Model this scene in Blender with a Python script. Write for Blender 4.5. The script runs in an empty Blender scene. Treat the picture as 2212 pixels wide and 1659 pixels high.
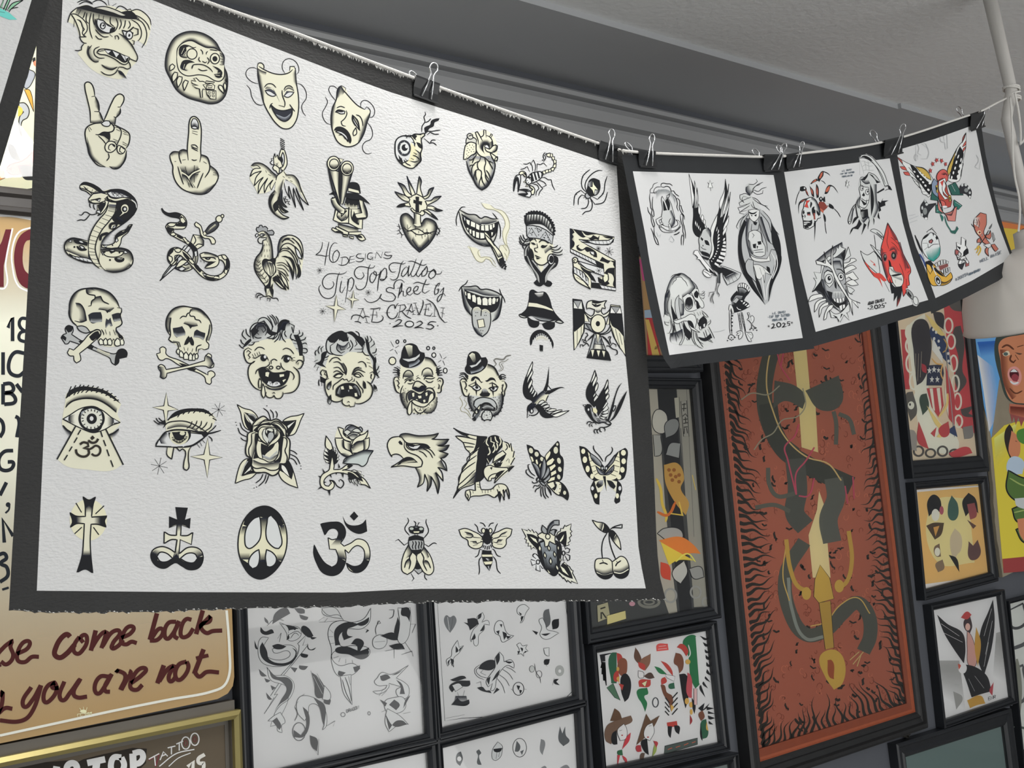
import bpy, bmesh, math, random
from mathutils import Vector, Matrix
from mathutils.geometry import tessellate_polygon
random.seed(7)
C = bpy.context.scene.collection
SC = bpy.context.scene

# ------------------------------------------------------------------ camera, world, light, exposure
F_PX, CX, CY = 2550.0, 1106.0, 829.5
RX = Vector((0.76027909, 0.00596729, 0.64956916))     # wall direction (to the right) in camera axes
RD = Vector((0.07469642, 0.99252177, -0.0965452))     # down
RY = Vector((-0.64528765, 0.12192179, 0.75414782))    # into the wall
CAM_H = 1.62
cam_data = bpy.data.cameras.new('camera')
cam_data.sensor_fit = 'HORIZONTAL'
cam_data.sensor_width = 36.0
cam_data.lens = 36.0 * F_PX / 2212.0
cam_data.clip_start = 0.02
cam = bpy.data.objects.new('camera', cam_data)
C.objects.link(cam)
# camera axes (x right, y up, z back) in world (X, Y, Z) components
cx = Vector((RX[0], RY[0], -RD[0])); cyd = Vector((RX[1], RY[1], -RD[1])); cz = Vector((RX[2], RY[2], -RD[2]))
cam.matrix_world = Matrix(((cx[0], -cyd[0], -cz[0], 0), (cx[1], -cyd[1], -cz[1], 0),
                           (cx[2], -cyd[2], -cz[2], CAM_H), (0, 0, 0, 1)))
SC.camera = cam
SC.view_settings.view_transform = 'Standard'
SC.view_settings.look = 'None'
SC.view_settings.gamma = 1.0
SC.view_settings.use_curve_mapping = False
SC.view_settings.exposure = -0.2
w = bpy.data.worlds.new('world'); SC.world = w
w.use_nodes = True
w.node_tree.nodes['Background'].inputs[0].default_value = (0.93, 0.97, 1.0, 1)
w.node_tree.nodes['Background'].inputs[1].default_value = 0.50

def area_light(name, loc, target, sx, sy, power, col=(1, 1, 1)):
    d = bpy.data.lights.new(name, 'AREA'); d.shape = 'RECTANGLE'; d.size = sx; d.size_y = sy
    d.energy = power; d.color = col
    o = bpy.data.objects.new(name, d); C.objects.link(o); o.location = loc
    o.rotation_euler = (Vector(target) - Vector(loc)).to_track_quat('-Z', 'Y').to_euler()
    return o
area_light('shop_window_light', (2.2, -3.2, 1.9), (1.0, 1.0, 1.8), 3.0, 1.8, 46, (1.0, 0.99, 0.965))
area_light('ceiling_strip_light', (0.6, -0.5, 2.40), (0.9, 0.9, 1.5), 1.6, 0.4, 8, (1.0, 0.99, 0.95))
area_light('wall_strip_light', (0.55, 1.22, 2.41), (0.6, 1.25, 1.0), 1.3, 0.12, 12, (1.0, 0.98, 0.95))
area_light('added_upward_fill', (2.2, -1.6, 0.15), (2.0, 0.6, 2.4), 3.0, 2.0, 40, (1.0, 1.0, 0.98))  # unseen upward fill added to brighten the ceiling, stands in for floor bounce

# ------------------------------------------------------------------ places: a pixel ray met with a surface of the room
def ray(x, y):
    d = Vector(((x - CX) / F_PX, (y - CY) / F_PX, 1.0))
    return Vector((d.dot(RX), d.dot(RY), -d.dot(RD)))          # world X, Y, Z from the camera
class Surf:
    """Upright surface Y = a + b*X + c*(Z-CAM_H), optionally bowed between its upper and lower edge."""
    def __init__(s, a, b=0.0, c=0.0, quad=None, bow=0.0):
        s.a, s.b, s.c, s.bow = a, b, c, bow
        s.quad = quad
    def v(s, x, y):
        (x0, y0), (x1, y1), (x2, y2), (x3, y3) = s.quad
        u = 0.5
        for _ in range(4):
            ta = y0 + (y1 - y0) * u; tb = y3 + (y2 - y3) * u
            v = (y - ta) / (tb - ta)
            la = x0 + (x3 - x0) * v; lb = x1 + (x2 - x1) * v
            u = (x - la) / (lb - la)
        return max(-.2, min(1.2, v))
    def at(s, x, y, lift=0.0):
        d = ray(x, y)
        a = s.a - lift
        if s.bow:
            v = s.v(x, y); a += s.bow * 4 * v * (1 - v)
        t = a / (d.y - s.b * d.x - s.c * d.z)
        return Vector((d.x * t, d.y * t, d.z * t + CAM_H))
WALL_Y = 1.65
def on_plane_z(x, y, z):
    d = ray(x, y); t = (z - CAM_H) / d.z
    return Vector((d.x * t, d.y * t, z))
def at_depth(x, y, yy):
    return Surf(yy).at(x, y)

# ------------------------------------------------------------------ materials
MATS = {}
def lin(c): 
    c = c / 255.0
    return c / 12.92 if c <= 0.04045 else ((c + 0.055) / 1.055) ** 2.4
def mat(name, rgb, rough=0.6, metal=0.0, spec=0.5, bump=0.0, bscale=400.0, var=0.0, vscale=8.0, bstretch=(1, 1, 1)):
    """rgb is the base colour, linear. var: slow noise in the value; bump: fine relief."""
    if name in MATS: return MATS[name]
    m = bpy.data.materials.new(name); m.use_nodes = True
    nt = m.node_tree; b = nt.nodes['Principled BSDF']
    b.inputs['Base Color'].default_value = (*rgb, 1); b.inputs['Roughness'].default_value = rough
    b.inputs['Metallic'].default_value = metal; b.inputs['Specular IOR Level'].default_value = spec
    tc = nt.nodes.new('ShaderNodeTexCoord')
    if var:
        n = nt.nodes.new('ShaderNodeTexNoise'); n.inputs['Scale'].default_value = vscale; n.inputs['Detail'].default_value = 5
        nt.links.new(tc.outputs['Object'], n.inputs['Vector'])
        r = nt.nodes.new('ShaderNodeMapRange'); r.inputs[3].default_value = 1 - var; r.inputs[4].default_value = 1 + var
        nt.links.new(n.outputs['Fac'], r.inputs[0])
        mx = nt.nodes.new('ShaderNodeVectorMath'); mx.operation = 'SCALE'; mx.inputs[0].default_value = rgb
        nt.links.new(r.outputs[0], mx.inputs['Scale']); nt.links.new(mx.outputs[0], b.inputs['Base Color'])
    if bump:
        mp = nt.nodes.new('ShaderNodeMapping'); mp.inputs['Scale'].default_value = bstretch
        nt.links.new(tc.outputs['Object'], mp.inputs[0])
        n = nt.nodes.new('ShaderNodeTexNoise'); n.inputs['Scale'].default_value = bscale; n.inputs['Detail'].default_value = 3
        nt.links.new(mp.outputs[0], n.inputs['Vector'])
        bp = nt.nodes.new('ShaderNodeBump'); bp.inputs['Strength'].default_value = bump; bp.inputs['Distance'].default_value = 0.002
        nt.links.new(n.outputs['Fac'], bp.inputs['Height']); nt.links.new(bp.outputs[0], b.inputs['Normal'])
    MATS[name] = m
    return m
def ink_mat(name, wash=False):
    m = bpy.data.materials.new(name); m.use_nodes = True
    nt = m.node_tree; b = nt.nodes['Principled BSDF']
    a = nt.nodes.new('ShaderNodeVertexColor'); a.layer_name = 'pigment'
    nt.links.new(a.outputs['Color'], b.inputs['Base Color'])
    b.inputs['Roughness'].default_value = 0.75; b.inputs['Specular IOR Level'].default_value = 0.2
    if wash: nt.links.new(a.outputs['Alpha'], b.inputs['Alpha'])
    MATS[name] = m
    return m
INK = ink_mat('drawing_ink'); WASH = ink_mat('ink_wash', True)
def glass_mat(name, refl=0.10, tint=(1, 1, 1)):
    m = bpy.data.materials.new(name); m.use_nodes = True
    nt = m.node_tree; nt.nodes.remove(nt.nodes['Principled BSDF'])
    out = nt.nodes['Material Output']
    t = nt.nodes.new('ShaderNodeBsdfTransparent'); t.inputs[0].default_value = (*tint, 1)
    g = nt.nodes.new('ShaderNodeBsdfGlossy'); g.inputs['Roughness'].default_value = 0.02
    fr = nt.nodes.new('ShaderNodeFresnel'); fr.inputs[0].default_value = 1.5
    ml = nt.nodes.new('ShaderNodeMath'); ml.operation = 'MULTIPLY'; ml.inputs[1].default_value = refl / 0.04
    nt.links.new(fr.outputs[0], ml.inputs[0])
    mx = nt.nodes.new('ShaderNodeMixShader')
    nt.links.new(ml.outputs[0], mx.inputs[0]); nt.links.new(t.outputs[0], mx.inputs[1]); nt.links.new(g.outputs[0], mx.inputs[2])
    nt.links.new(mx.outputs[0], out.inputs[0])
    MATS[name] = m
    return m
GLASS = glass_mat('picture_glass', 0.05)

# ------------------------------------------------------------------ objects
def link(name, me, mats, parent=None):
    o = bpy.data.objects.new(name, me); C.objects.link(o)
    for m in mats: me.materials.append(m)
    if parent is not None:
        o.parent = parent; o.matrix_parent_inverse = Matrix.Translation(-parent.location)
    return o
def mesh_obj(name, verts, faces, mats, parent=None, smooth=False, mi=None):
    me = bpy.data.meshes.new(name)
    me.from_pydata([tuple(v) for v in verts], [], faces)
    if mi:
        for p, i in zip(me.polygons, mi): p.material_index = i
    if smooth:
        for p in me.polygons: p.use_smooth = True
    me.update()
    return link(name, me, mats if isinstance(mats, (list, tuple)) else [mats], parent)
def tag(o, label, cat, group=None):
    o['label'] = label; o['category'] = cat
    if group: o['group'] = group
    return o
def thing(name, loc, label, cat, group=None):
    o = bpy.data.objects.new(name, None); C.objects.link(o); o.location = loc; o.empty_display_size = 0.05
    return tag(o, label, cat, group)
def structure(o):
    o['kind'] = 'structure'; return o
class MB:
    """Collects simple solids into one mesh."""
    def __init__(s): s.v, s.f = [], []
    def add(s, vs, fs):
        b = len(s.v); s.v += [Vector(v) for v in vs]; s.f += [tuple(i + b for i in f) for f in fs]
    def prism(s, front, back):
        n = len(front); b = len(s.v); s.v += list(front) + list(back)
        s.f.append(tuple(range(b, b + n))); s.f.append(tuple(range(b + 2 * n - 1, b + n - 1, -1)))
        for i in range(n):
            j = (i + 1) % n
            s.f.append((b + i, b + n + i, b + n + j, b + j))
    def box(s, lo, hi):
        x0, y0, z0 = lo; x1, y1, z1 = hi
        s.prism([Vector((x0, y0, z0)), Vector((x1, y0, z0)), Vector((x1, y0, z1)), Vector((x0, y0, z1))],
                [Vector((x0, y1, z0)), Vector((x1, y1, z0)), Vector((x1, y1, z1)), Vector((x0, y1, z1))])
    def tube(s, pts, r, n=8, cap=True):
        pts = [Vector(p) for p in pts]; rs = r if isinstance(r, (list, tuple)) else [r] * len(pts)
        rings = []; prev = None
        for i, p in enumerate(pts):
            t = (pts[min(i + 1, len(pts) - 1)] - pts[max(i - 1, 0)]).normalized()
            if prev is None:
                up = Vector((0, 0, 1)) if abs(t.z) < .9 else Vector((1, 0, 0))
                a = t.cross(up).normalized()
            else:
                a = (prev - t * prev.dot(t)).normalized()
            prev = a; b = t.cross(a)
            base = len(s.v)
            s.v += [p + (a * math.cos(2 * math.pi * k / n) + b * math.sin(2 * math.pi * k / n)) * rs[i] for k in range(n)]
            rings.append(base)
        for a, b in zip(rings, rings[1:]):
            for k in range(n):
                s.f.append((a + k, a + (k + 1) % n, b + (k + 1) % n, b + k))
        if cap:
            s.f.append(tuple(rings[0] + k for k in reversed(range(n)))); s.f.append(tuple(rings[-1] + k for k in range(n)))
    def build(s, name, m, parent=None, smooth=False):
        return mesh_obj(name, s.v, s.f, m, parent, smooth)

# ------------------------------------------------------------------ drawing on paper: flat pigment shapes that lie on the sheet they are drawn on
def smooth_path(P, closed, corner=62):
    """Catmull-Rom through the points; a turn sharper than `corner` degrees stays a corner."""
    n = len(P)
    if n < 3: return P[:]
    def T(i):
        if not closed and (i == 0 or i == n - 1): return None
        a, b, c = P[(i - 1) % n], P[i], P[(i + 1) % n]
        d1 = (b[0] - a[0], b[1] - a[1]); d2 = (c[0] - b[0], c[1] - b[1])
        l1 = math.hypot(*d1) or 1e-9; l2 = math.hypot(*d2) or 1e-9
        cs = (d1[0] * d2[0] + d1[1] * d2[1]) / l1 / l2
        if cs < math.cos(math.radians(corner)): return None
        ux, uy = d1[0] / l1 + d2[0] / l2, d1[1] / l1 + d2[1] / l2
        l = math.hypot(ux, uy) or 1e-9
        return (ux / l, uy / l)
    Ts = [T(i) for i in range(n)]
    out = []
    for i in range(n if closed else n - 1):
        a, b = P[i], P[(i + 1) % n]
        L = math.hypot(b[0] - a[0], b[1] - a[1])
        ta, tb = Ts[i], Ts[(i + 1) % n]
        k = max(1, min(8, int(L / 2.2)))
        if ta is None and tb is None: k = 1
        ch = ((b[0] - a[0]) / (L or 1), (b[1] - a[1]) / (L or 1))
        ma = ta or ch; mb = tb or ch
        for j in range(k):
            t = j / k; t2 = t * t; t3 = t2 * t
            h1, h2, h3, h4 = 2 * t3 - 3 * t2 + 1, t3 - 2 * t2 + t, -2 * t3 + 3 * t2, t3 - t2
            out.append((h1 * a[0] + h2 * L * ma[0] + h3 * b[0] + h4 * L * mb[0],
                        h1 * a[1] + h2 * L * ma[1] + h3 * b[1] + h4 * L * mb[1]))
    if not closed: out.append(P[-1])
    return out
def normals(P, closed):
    n = len(P); N = []
    for i in range(n):
        a = P[(i - 1) % n] if closed or i > 0 else P[i]
        c = P[(i + 1) % n] if closed or i < n - 1 else P[i]
        dx, dy = c[0] - a[0], c[1] - a[1]; l = math.hypot(dx, dy) or 1e-9
        N.append((dy / l, -dx / l))
    return N
def resample(P, n):
    L = [0]
    for a, b in zip(P, P[1:]): L.append(L[-1] + math.hypot(b[0] - a[0], b[1] - a[1]))
    out = []; k = 0
    for i in range(n + 1):
        t = L[-1] * i / n
        while k < len(P) - 2 and L[k + 1] < t: k += 1
        f = (t - L[k]) / ((L[k + 1] - L[k]) or 1)
        out.append((P[k][0] + (P[k + 1][0] - P[k][0]) * f, P[k][1] + (P[k + 1][1] - P[k][1]) * f))
    return out
PAPER_GAIN = 1.45
class Canvas:
    """Pigment for one sheet. Shapes come in pixels of the photograph and are laid on the sheet's own surface."""
    def __init__(s, surf, gain=PAPER_GAIN, max_edge=1e9, lift=0.00015):
        s.surf, s.gain, s.max_edge, s.lift0 = surf, gain, max_edge, lift
        s.V, s.Fc, s.col, s.mi = [], [], [], []
        s.k = s.base = 0
        s.corner = 62
    def color(s, c):
        if isinstance(c, str):
            c = PAL[c] if c in PAL else tuple(int(c[i:i + 2], 16) for i in (0, 2, 4))
        return tuple(min(.95, lin(q) * s.gain) for q in c)
    def tri_fill(s, P, rgb, alpha=1.0):
        s.k += 1
        P3 = [Vector((p[0], p[1], 0)) for p in P]
        for t in tessellate_polygon([P3]):
            s._tri([P[i] for i in t], [(*rgb, alpha)] * 3, 3 if alpha < 1 else 2)
    def _tri(s, P, cols, mi, d=0):
        L = [math.hypot(P[i][0] - P[(i + 1) % 3][0], P[i][1] - P[(i + 1) % 3][1]) for i in range(3)]
        m = max(L)
        if m > s.max_edge and d < 9:
            i = L.index(m); a, b, c = i, (i + 1) % 3, (i + 2) % 3
            M = ((P[a][0] + P[b][0]) / 2, (P[a][1] + P[b][1]) / 2)
            cm = tuple((x + y) / 2 for x, y in zip(cols[a], cols[b]))
            s._tri([P[a], M, P[c]], [cols[a], cm, cols[c]], mi, d + 1)
            s._tri([M, P[b], P[c]], [cm, cols[b], cols[c]], mi, d + 1)
            return
        ar = (P[1][0] - P[0][0]) * (P[2][1] - P[0][1]) - (P[1][1] - P[0][1]) * (P[2][0] - P[0][0])
        if abs(ar) < 1e-7: return
        if ar > 0: P = P[::-1]; cols = cols[::-1]
        b = len(s.V); lift = s.lift0 + s.k * 1.0e-5
        s.V += [s.surf.at(p[0], p[1], lift) for p in P]
        s.Fc.append((b, b + 1, b + 2)); s.col += cols; s.mi.append(mi)
    def quad(s, p, cols, mi):
        s._tri([p[0], p[1], p[2]], [cols[0], cols[1], cols[2]], mi)
        s._tri([p[0], p[2], p[3]], [cols[0], cols[2], cols[3]], mi)
    def stroke(s, P, w, rgb, closed=False, taper=True):
        s.k += 1
        N = normals(P, closed); n = len(P); W = []
        for i in range(n):
            t = i / max(1, n - 1)
            f = 1.0
            if taper and not closed:
                f = min(1.0, 0.45 + 2.2 * min(t, 1 - t) ** 0.7)
            W.append(w * f / 2)
        c = (*rgb, 1.0)
        for i in range(n if closed else n - 1):
            j = (i + 1) % n
            a, b = P[i], P[j]; na, nb = N[i], N[j]
            s.quad([(a[0] + na[0] * W[i], a[1] + na[1] * W[i]), (b[0] + nb[0] * W[j], b[1] + nb[1] * W[j]),
                    (b[0] - nb[0] * W[j], b[1] - nb[1] * W[j]), (a[0] - na[0] * W[i], a[1] - na[1] * W[i])], [c] * 4, 2)
    def shade(s, P, w, rgb, a0=0.97, closed=False):
        """Whip shading: full pigment on the path, fading out over w to the path's right-hand side (w<0: left)."""
        s.k += 1
        n = len(P); N = normals(P, closed); st = ((0, 1), (.3, .72), (.62, .28), (1, 0))
        def pt(i, q):
            t = i / max(1, n - 1); f = 1.0 if closed else max(0.04, min(1.0, 3.2 * min(t, 1 - t) + .04))
            return (P[i][0] - N[i][0] * w * q * f, P[i][1] - N[i][1] * w * q * f)
        for i in range(n if closed else n - 1):
            j = (i + 1) % n
            for (q0, f0), (q1, f1) in zip(st, st[1:]):
                c0, c1 = (*rgb, a0 * f0), (*rgb, a0 * f1)
                s.quad([pt(i, q0), pt(j, q0), pt(j, q1), pt(i, q1)], [c0, c0, c1, c1], 3)
    def blend(s, A, B, rgb, a0=0.97, a1=0.0):
        """Pigment that fades from curve A to curve B."""
        s.k += 1
        n = max(len(A), len(B), 8)
        def res(P):
            L = [0]
            for a, b in zip(P, P[1:]): L.append(L[-1] + math.hypot(b[0] - a[0], b[1] - a[1]))
            out = []; k = 0
            for i in range(n):
                t = L[-1] * i / (n - 1)
                while k < len(P) - 2 and L[k + 1] < t: k += 1
                f = (t - L[k]) / ((L[k + 1] - L[k]) or 1)
                out.append((P[k][0] + (P[k + 1][0] - P[k][0]) * f, P[k][1] + (P[k + 1][1] - P[k][1]) * f))
            return out
        A, B = res(A), res(B)
        st = (0, .33, .66, 1)
        for i in range(n - 1):
            for q0, q1 in zip(st, st[1:]):
                def L2(k, q): return (A[k][0] + (B[k][0] - A[k][0]) * q, A[k][1] + (B[k][1] - A[k][1]) * q)
                c0 = (*rgb, a0 + (a1 - a0) * q0 ** .8); c1 = (*rgb, a0 + (a1 - a0) * q1 ** .8)
                s.quad([L2(i, q0), L2(i + 1, q0), L2(i + 1, q1), L2(i, q1)], [c0, c0, c1, c1], 3)
    def draw(s, text, org=(0, 0), scale=1.0, w=2.3):
        """A drawing, one shape per line: command, then points x,y in the drawing's own grid (origin and scale given)."""
        s.k = s.base
        rel = text[0] == '~'; text = text.lstrip('~')
        def pts(ws):
            if rel and c not in 'eEO*td':           # each point a step from the one before
                x = y = 0.0; out = []
                for q in ws:
                    a, b = q.split(','); x += float(a); y += float(b); out.append((org[0] + x / scale, org[1] + y / scale))
                return out
            return [(org[0] + float(a) / scale, org[1] + float(b) / scale) for a, b in (q.split(',') for q in ws)]
        for line in text.strip().splitlines():
            ws = line.split()
            if not ws: continue
            c, *arg = ws[0].split(':'); ws = ws[1:]
            if c == 'm': c, arg = 'l', ['k', '2.6']
            col = s.color(arg[0]) if arg and arg[0] else None
            num = float(arg[1]) if len(arg) > 1 and arg[1] else None
            K = s.color('k')
            if c in 'owcxk':       # o: cream + outline, w: white + outline, c: colour only, k: black smooth
                P = smooth_path(pts(ws), True, s.corner)
                s.tri_fill(P, col or s.color({'o': 'y', 'w': 'w', 'c': 'y', 'k': 'k', 'x': 'y'}[c]))
                if c in 'ow': s.stroke(P, num or w, K, True)
            elif c == 'p':          # straight-edged black or coloured shape
                P = pts(ws); s.tri_fill(P, col or K)
            elif c == 'P':          # straight-edged, outlined
                P = pts(ws); s.tri_fill(P, col or s.color('y')); s.stroke(P, num or w, K, True)
            elif c == 'l':
                s.stroke(smooth_path(pts(ws), False, s.corner), num or w, col or K)
            elif c == 'L':          # brush stroke, blunt
                s.stroke(smooth_path(pts(ws), False, s.corner), num or w, col or K, taper=False)
            elif c == 'z':          # closed line, no fill
                s.stroke(smooth_path(pts(ws), True, s.corner), num or w, col or K, True)
            elif c == 's':          # s:colour:width
                s.shade(smooth_path(pts(ws), False, s.corner), (num or 40) / scale, col or s.color('S'))
            elif c == 'h':          # closed path shaded inside
                s.shade(smooth_path(pts(ws), True, s.corner), (num or 40) / scale, col or s.color('S'), closed=True)
            elif c == 'b':
                i = ws.index('|')
                s.blend(smooth_path(pts(ws[:i]), False, s.corner), smooth_path(pts(ws[i + 1:]), False, s.corner), col or s.color('S'))
            elif c in 'eEO':        # ellipses: cx,cy rx,ry [rot]; e line, E filled, O cream + line
                (x, y), = pts(ws[:1]); rx, ry = (float(q) / scale for q in ws[1].split(','))
                r = math.radians(float(ws[2])) if len(ws) > 2 else 0
                n = max(10, int((rx + ry) * 1.6)); n = min(n, 40)
                P = [(x + rx * math.cos(t) * math.cos(r) - ry * math.sin(t) * math.sin(r),
                      y + rx * math.cos(t) * math.sin(r) + ry * math.sin(t) * math.cos(r)) for t in (2 * math.pi * k / n for k in range(n))]
                if c == 'E': s.tri_fill(P, col or K)
                if c == 'O': s.tri_fill(P, col or s.color('y'))
                if c in 'eO': s.stroke(P, num or w, K if c == 'O' or not col else col, True)
            elif c == 'd':          # dots
                for x, y in pts(ws):
                    r = (num or 9) / scale
                    s.tri_fill([(x + r * math.cos(t), y + r * math.sin(t)) for t in (math.pi / 3 * k for k in range(6))], col or K)
                    s.k -= 1
            elif c == 't':          # small capitals along a baseline: x0,y0 x1,y1 height words
                (x0, y0), (x1, y1) = pts(ws[:2]); hh = float(ws[2]) / scale; word = ' '.join(ws[3:])
                adv = math.hypot(x1 - x0, y1 - y0) / max(1, len(word)); ux, uy = (x1 - x0) / adv / len(word), (y1 - y0) / adv / len(word)
                for i, ch in enumerate(word):
                    for st in LETTERS.get(ch, '').split('|'):
                        P = []
                        for q in st.split():
                            gx, gy = int(q[0]) / 4 * adv * .74 + i * adv, (6 - int(q[1])) / 6 * hh
                            P.append((x0 + ux * gx - (uy if abs(uy) < .5 else 0) * 0 + 0, y0 + uy * gx - gy))
                        if len(P) > 1: s.stroke(P, num or w, col or K, taper=False); s.k -= 1
                s.k += 1
            elif c == '*':          # twinkle: cx,cy r
                (x, y), = pts(ws[:1]); r = float(ws[1]) / scale
                for k in range(4):
                    t = math.pi * k / 4 + .2
                    s.stroke([(x - r * math.cos(t), y - r * math.sin(t)), (x + r * math.cos(t), y + r * math.sin(t))], w * .8, K)
            else: raise ValueError('drawing command ' + line[:40])
    def into(s, name, verts, faces, mats, fm, parent):
        """The sheet's own faces and its pigment as one mesh."""
        b = len(verts)
        me = bpy.data.meshes.new(name)
        me.from_pydata([tuple(v) for v in verts] + [tuple(v) for v in s.V], [], list(faces) + [tuple(i + b for i in f) for f in s.Fc])
        at = me.color_attributes.new('pigment', 'FLOAT_COLOR', 'POINT')
        buf = [0.8, 0.8, 0.8, 1.0] * b
        for c in s.col: buf += list(c)
        at.data.foreach_set('color', buf)
        me.polygons.foreach_set('material_index', list(fm) + s.mi)
        me.update()
        return link(name, me, mats, parent)
LETTERS = dict(A='06 20 46|14 34', B='00 06 36 45 44 33 03|33 42 41 30 00', C='41 30 10 01 05 16 36 45', D='00 06 26 44 42 20 00', E='40 00 06 46|03 33',
    F='40 00 06|03 33', G='41 30 10 01 05 16 36 45 43 23', H='00 06|40 46|03 43', I='20 26', J='40 45 36 16 05', K='00 06|40 03 46', L='00 06 46', M='06 00 23 40 46',
    N='06 00 46 40', O='10 30 41 45 36 16 05 01 10', P='06 00 30 41 42 33 03', Q='10 30 41 45 36 16 05 01 10|24 46', R='06 00 30 41 42 33 03|23 46', S='41 30 10 01 02 13 33 44 45 36 16 05',
    T='00 40|20 26', U='00 05 16 36 45 40', V='00 26 40', W='00 16 22 36 40', X='00 46|40 06', Y='00 23 40|23 26', Z='00 40 06 46', **{'0': '10 30 41 45 36 16 05 01 10', '1': '11 20 26',
    '2': '01 10 30 41 42 06 46', '5': '40 00 02 32 43 45 36 16 05', '8': '13 02 01 10 30 41 42 33 13 04 05 16 36 45 44 33', '-': '03 33', '.': '25 26', ',': '25 17', "'": '20 21', '*': '11 35|31 15|20 26'})
PAL = dict(k=(30, 31, 34), S=(34, 37, 48), y=(206, 204, 184), w=(197, 198, 198), r=(196, 68, 62), g=(120, 122, 126), G=(30, 110, 90), Y=(205, 160, 60), b=(50, 80, 140), n=(120, 85, 60), t=(60, 150, 150), D=(70, 72, 76), p=(205, 130, 125))

# ------------------------------------------------------------------ the room
M_WALL = mat('grey_blue_wall_paint', (0.105, 0.112, 0.130), .55, bump=.15, bscale=90, var=.08, vscale=3)
M_SOFFIT = mat('grey_ceiling_strip', (0.42, 0.43, 0.445), .7, bump=.2, bscale=60, var=.05, vscale=4)
M_CEIL = mat('white_stucco_ceiling', (0.78, 0.79, 0.79), .8, bump=.8, bscale=70, var=.05, vscale=3)
M_MOULD = mat('grey_moulding_paint', (0.40, 0.405, 0.415), .4, var=.06, vscale=5)
M_FLOOR = mat('grey_shop_floor', (0.42, 0.41, 0.39), .5, var=.1, vscale=2)
ZC = CAM_H + 0.825
def slab(name, lo, hi, m):
    b = MB(); b.box(lo, hi); return structure(b.build(name, m))
slab('wall_back', (-2.5, WALL_Y, 0), (6.5, WALL_Y + .12, ZC + .3), M_WALL)
slab('floor', (-2.5, -4.5, -.1), (6.5, WALL_Y + .12, 0), M_FLOOR)
slab('ceiling', (-2.5, -4.5, ZC + .012), (6.5, 1.40, ZC + .3), M_CEIL)
slab('trim_1', (-2.5, 1.40, ZC), (2.44, WALL_Y, ZC + .3), M_SOFFIT)
slab('trim_2', (2.44, 1.392, ZC), (6.5, WALL_Y, ZC + .3), M_SOFFIT)
slab('wall_side', (6.4, -4.5, 0), (6.5, WALL_Y, ZC + .3), mat('pale_wall_paint', (.5, .5, .5), .6))
# stepped moulding along the top of the wall: height above the lens, projection
prof = [(.805, .002), (.803, .022), (.796, .030), (.787, .030), (.785, .014), (.780, .013), (.778, .026), (.765, .034), (.742, .036), (.740, .016),
        (.733, .014), (.731, .022), (.706, .022), (.704, .004)]
b = MB()
P0 = [Vector((-2.5, WALL_Y - p, CAM_H + z)) for z, p in prof]; P1 = [Vector((6.4, v.y, v.z)) for v in P0]
b.prism(P0, P1)
structure(b.build('trim_3', M_MOULD))

# ------------------------------------------------------------------ framed pictures on the wall
M_BLACK = mat('black_frame_lacquer', (0.016, 0.018, 0.022), .38, spec=.5, var=.25, vscale=30)
M_BACK = mat('backing_board', (.12, .10, .08), .9)
def ring_frame(name, O, I, prof, mats, parent, mi=None):
    """Mitred moulding between an outer and an inner quad (points on the wall side). prof: (t, height off the outer plane)."""
    V, Fc, M = [], [], []
    n = len(prof)
    for k in range(4):
        for t, h in prof:
            p = O[k].lerp(I[k], t); V.append(Vector((p.x, p.y - h, p.z)))
    for k in range(4):
        for j in range(n - 1):
            a, b2 = k * n + j, ((k + 1) % 4) * n + j
            Fc.append((a, a + 1, b2 + 1, b2)); M.append(mi[j] if mi else 0)
    return mesh_obj(name, V, Fc, mats, parent, mi=M)
def grow(Q, d):
    """Quad of wall points grown by d metres on each side (d: one number or left, right, top, bottom)."""
    l, r, t, bt = (d,) * 4 if isinstance(d, (int, float)) else d
    return [Q[0] + Vector((-l, 0, t)), Q[1] + Vector((r, 0, t)), Q[2] + Vector((r, 0, -bt)), Q[3] + Vector((-l, 0, -bt))]
def to_wall(Q, y=WALL_Y): return [Vector((p.x, y, p.z)) for p in Q]
PROF = [(0, 0), (0, .024), (.10, .027), (.22, .027), (.30, .021), (.62, .019), (.74, .022), (.92, .019), (1, .016), (1, .006)]
FRONT = WALL_Y - .019
def picture(name, label, cat, inner, width, art=None, paper=(235, 234, 226), org=(0, 0), prof=PROF, frame_mat=None, group=None, glass=True,
            gain=1.0, paper_mat=None, extra=None, art_w=1.6, back=None, frame_label=None):
    S = Surf(FRONT); I = [S.at(*p) for p in inner]
    O = grow(I, width)
    c = sum(I, Vector()) / 4
    root = thing(name, Vector((c.x, WALL_Y, c.z)), label, cat, group)
    f = ring_frame('frame', to_wall(O), to_wall(I), prof, [frame_mat or M_BLACK], root)
    if frame_label: f['label'] = frame_label
    PS = Surf(WALL_Y - .008)
    G = grow(to_wall(I, WALL_Y - .008), .004)
    cv = Canvas(PS, gain); cv.corner = 88
    if art: art(cv)
    pm = paper_mat or mat('print_paper_' + name + str(len(MATS)), tuple(min(.9, lin(q) * gain) for q in paper), .7)
    G2 = [p + Vector((0, .006, 0)) for p in G]
    cv.into('print', G + G2, [(0, 3, 2, 1), (4, 5, 6, 7), (0, 1, 5, 4), (1, 2, 6, 5), (2, 3, 7, 6), (3, 0, 4, 7)], [pm, M_BACK, INK, WASH], [0, 1, 1, 1, 1, 1], root)
    if glass:
        gq = grow(to_wall(I, WALL_Y - .0145), .002)
        mesh_obj('glass', gq, [(0, 3, 2, 1)], GLASS, root)
    if extra: extra(root, I, O)
    return root

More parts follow.
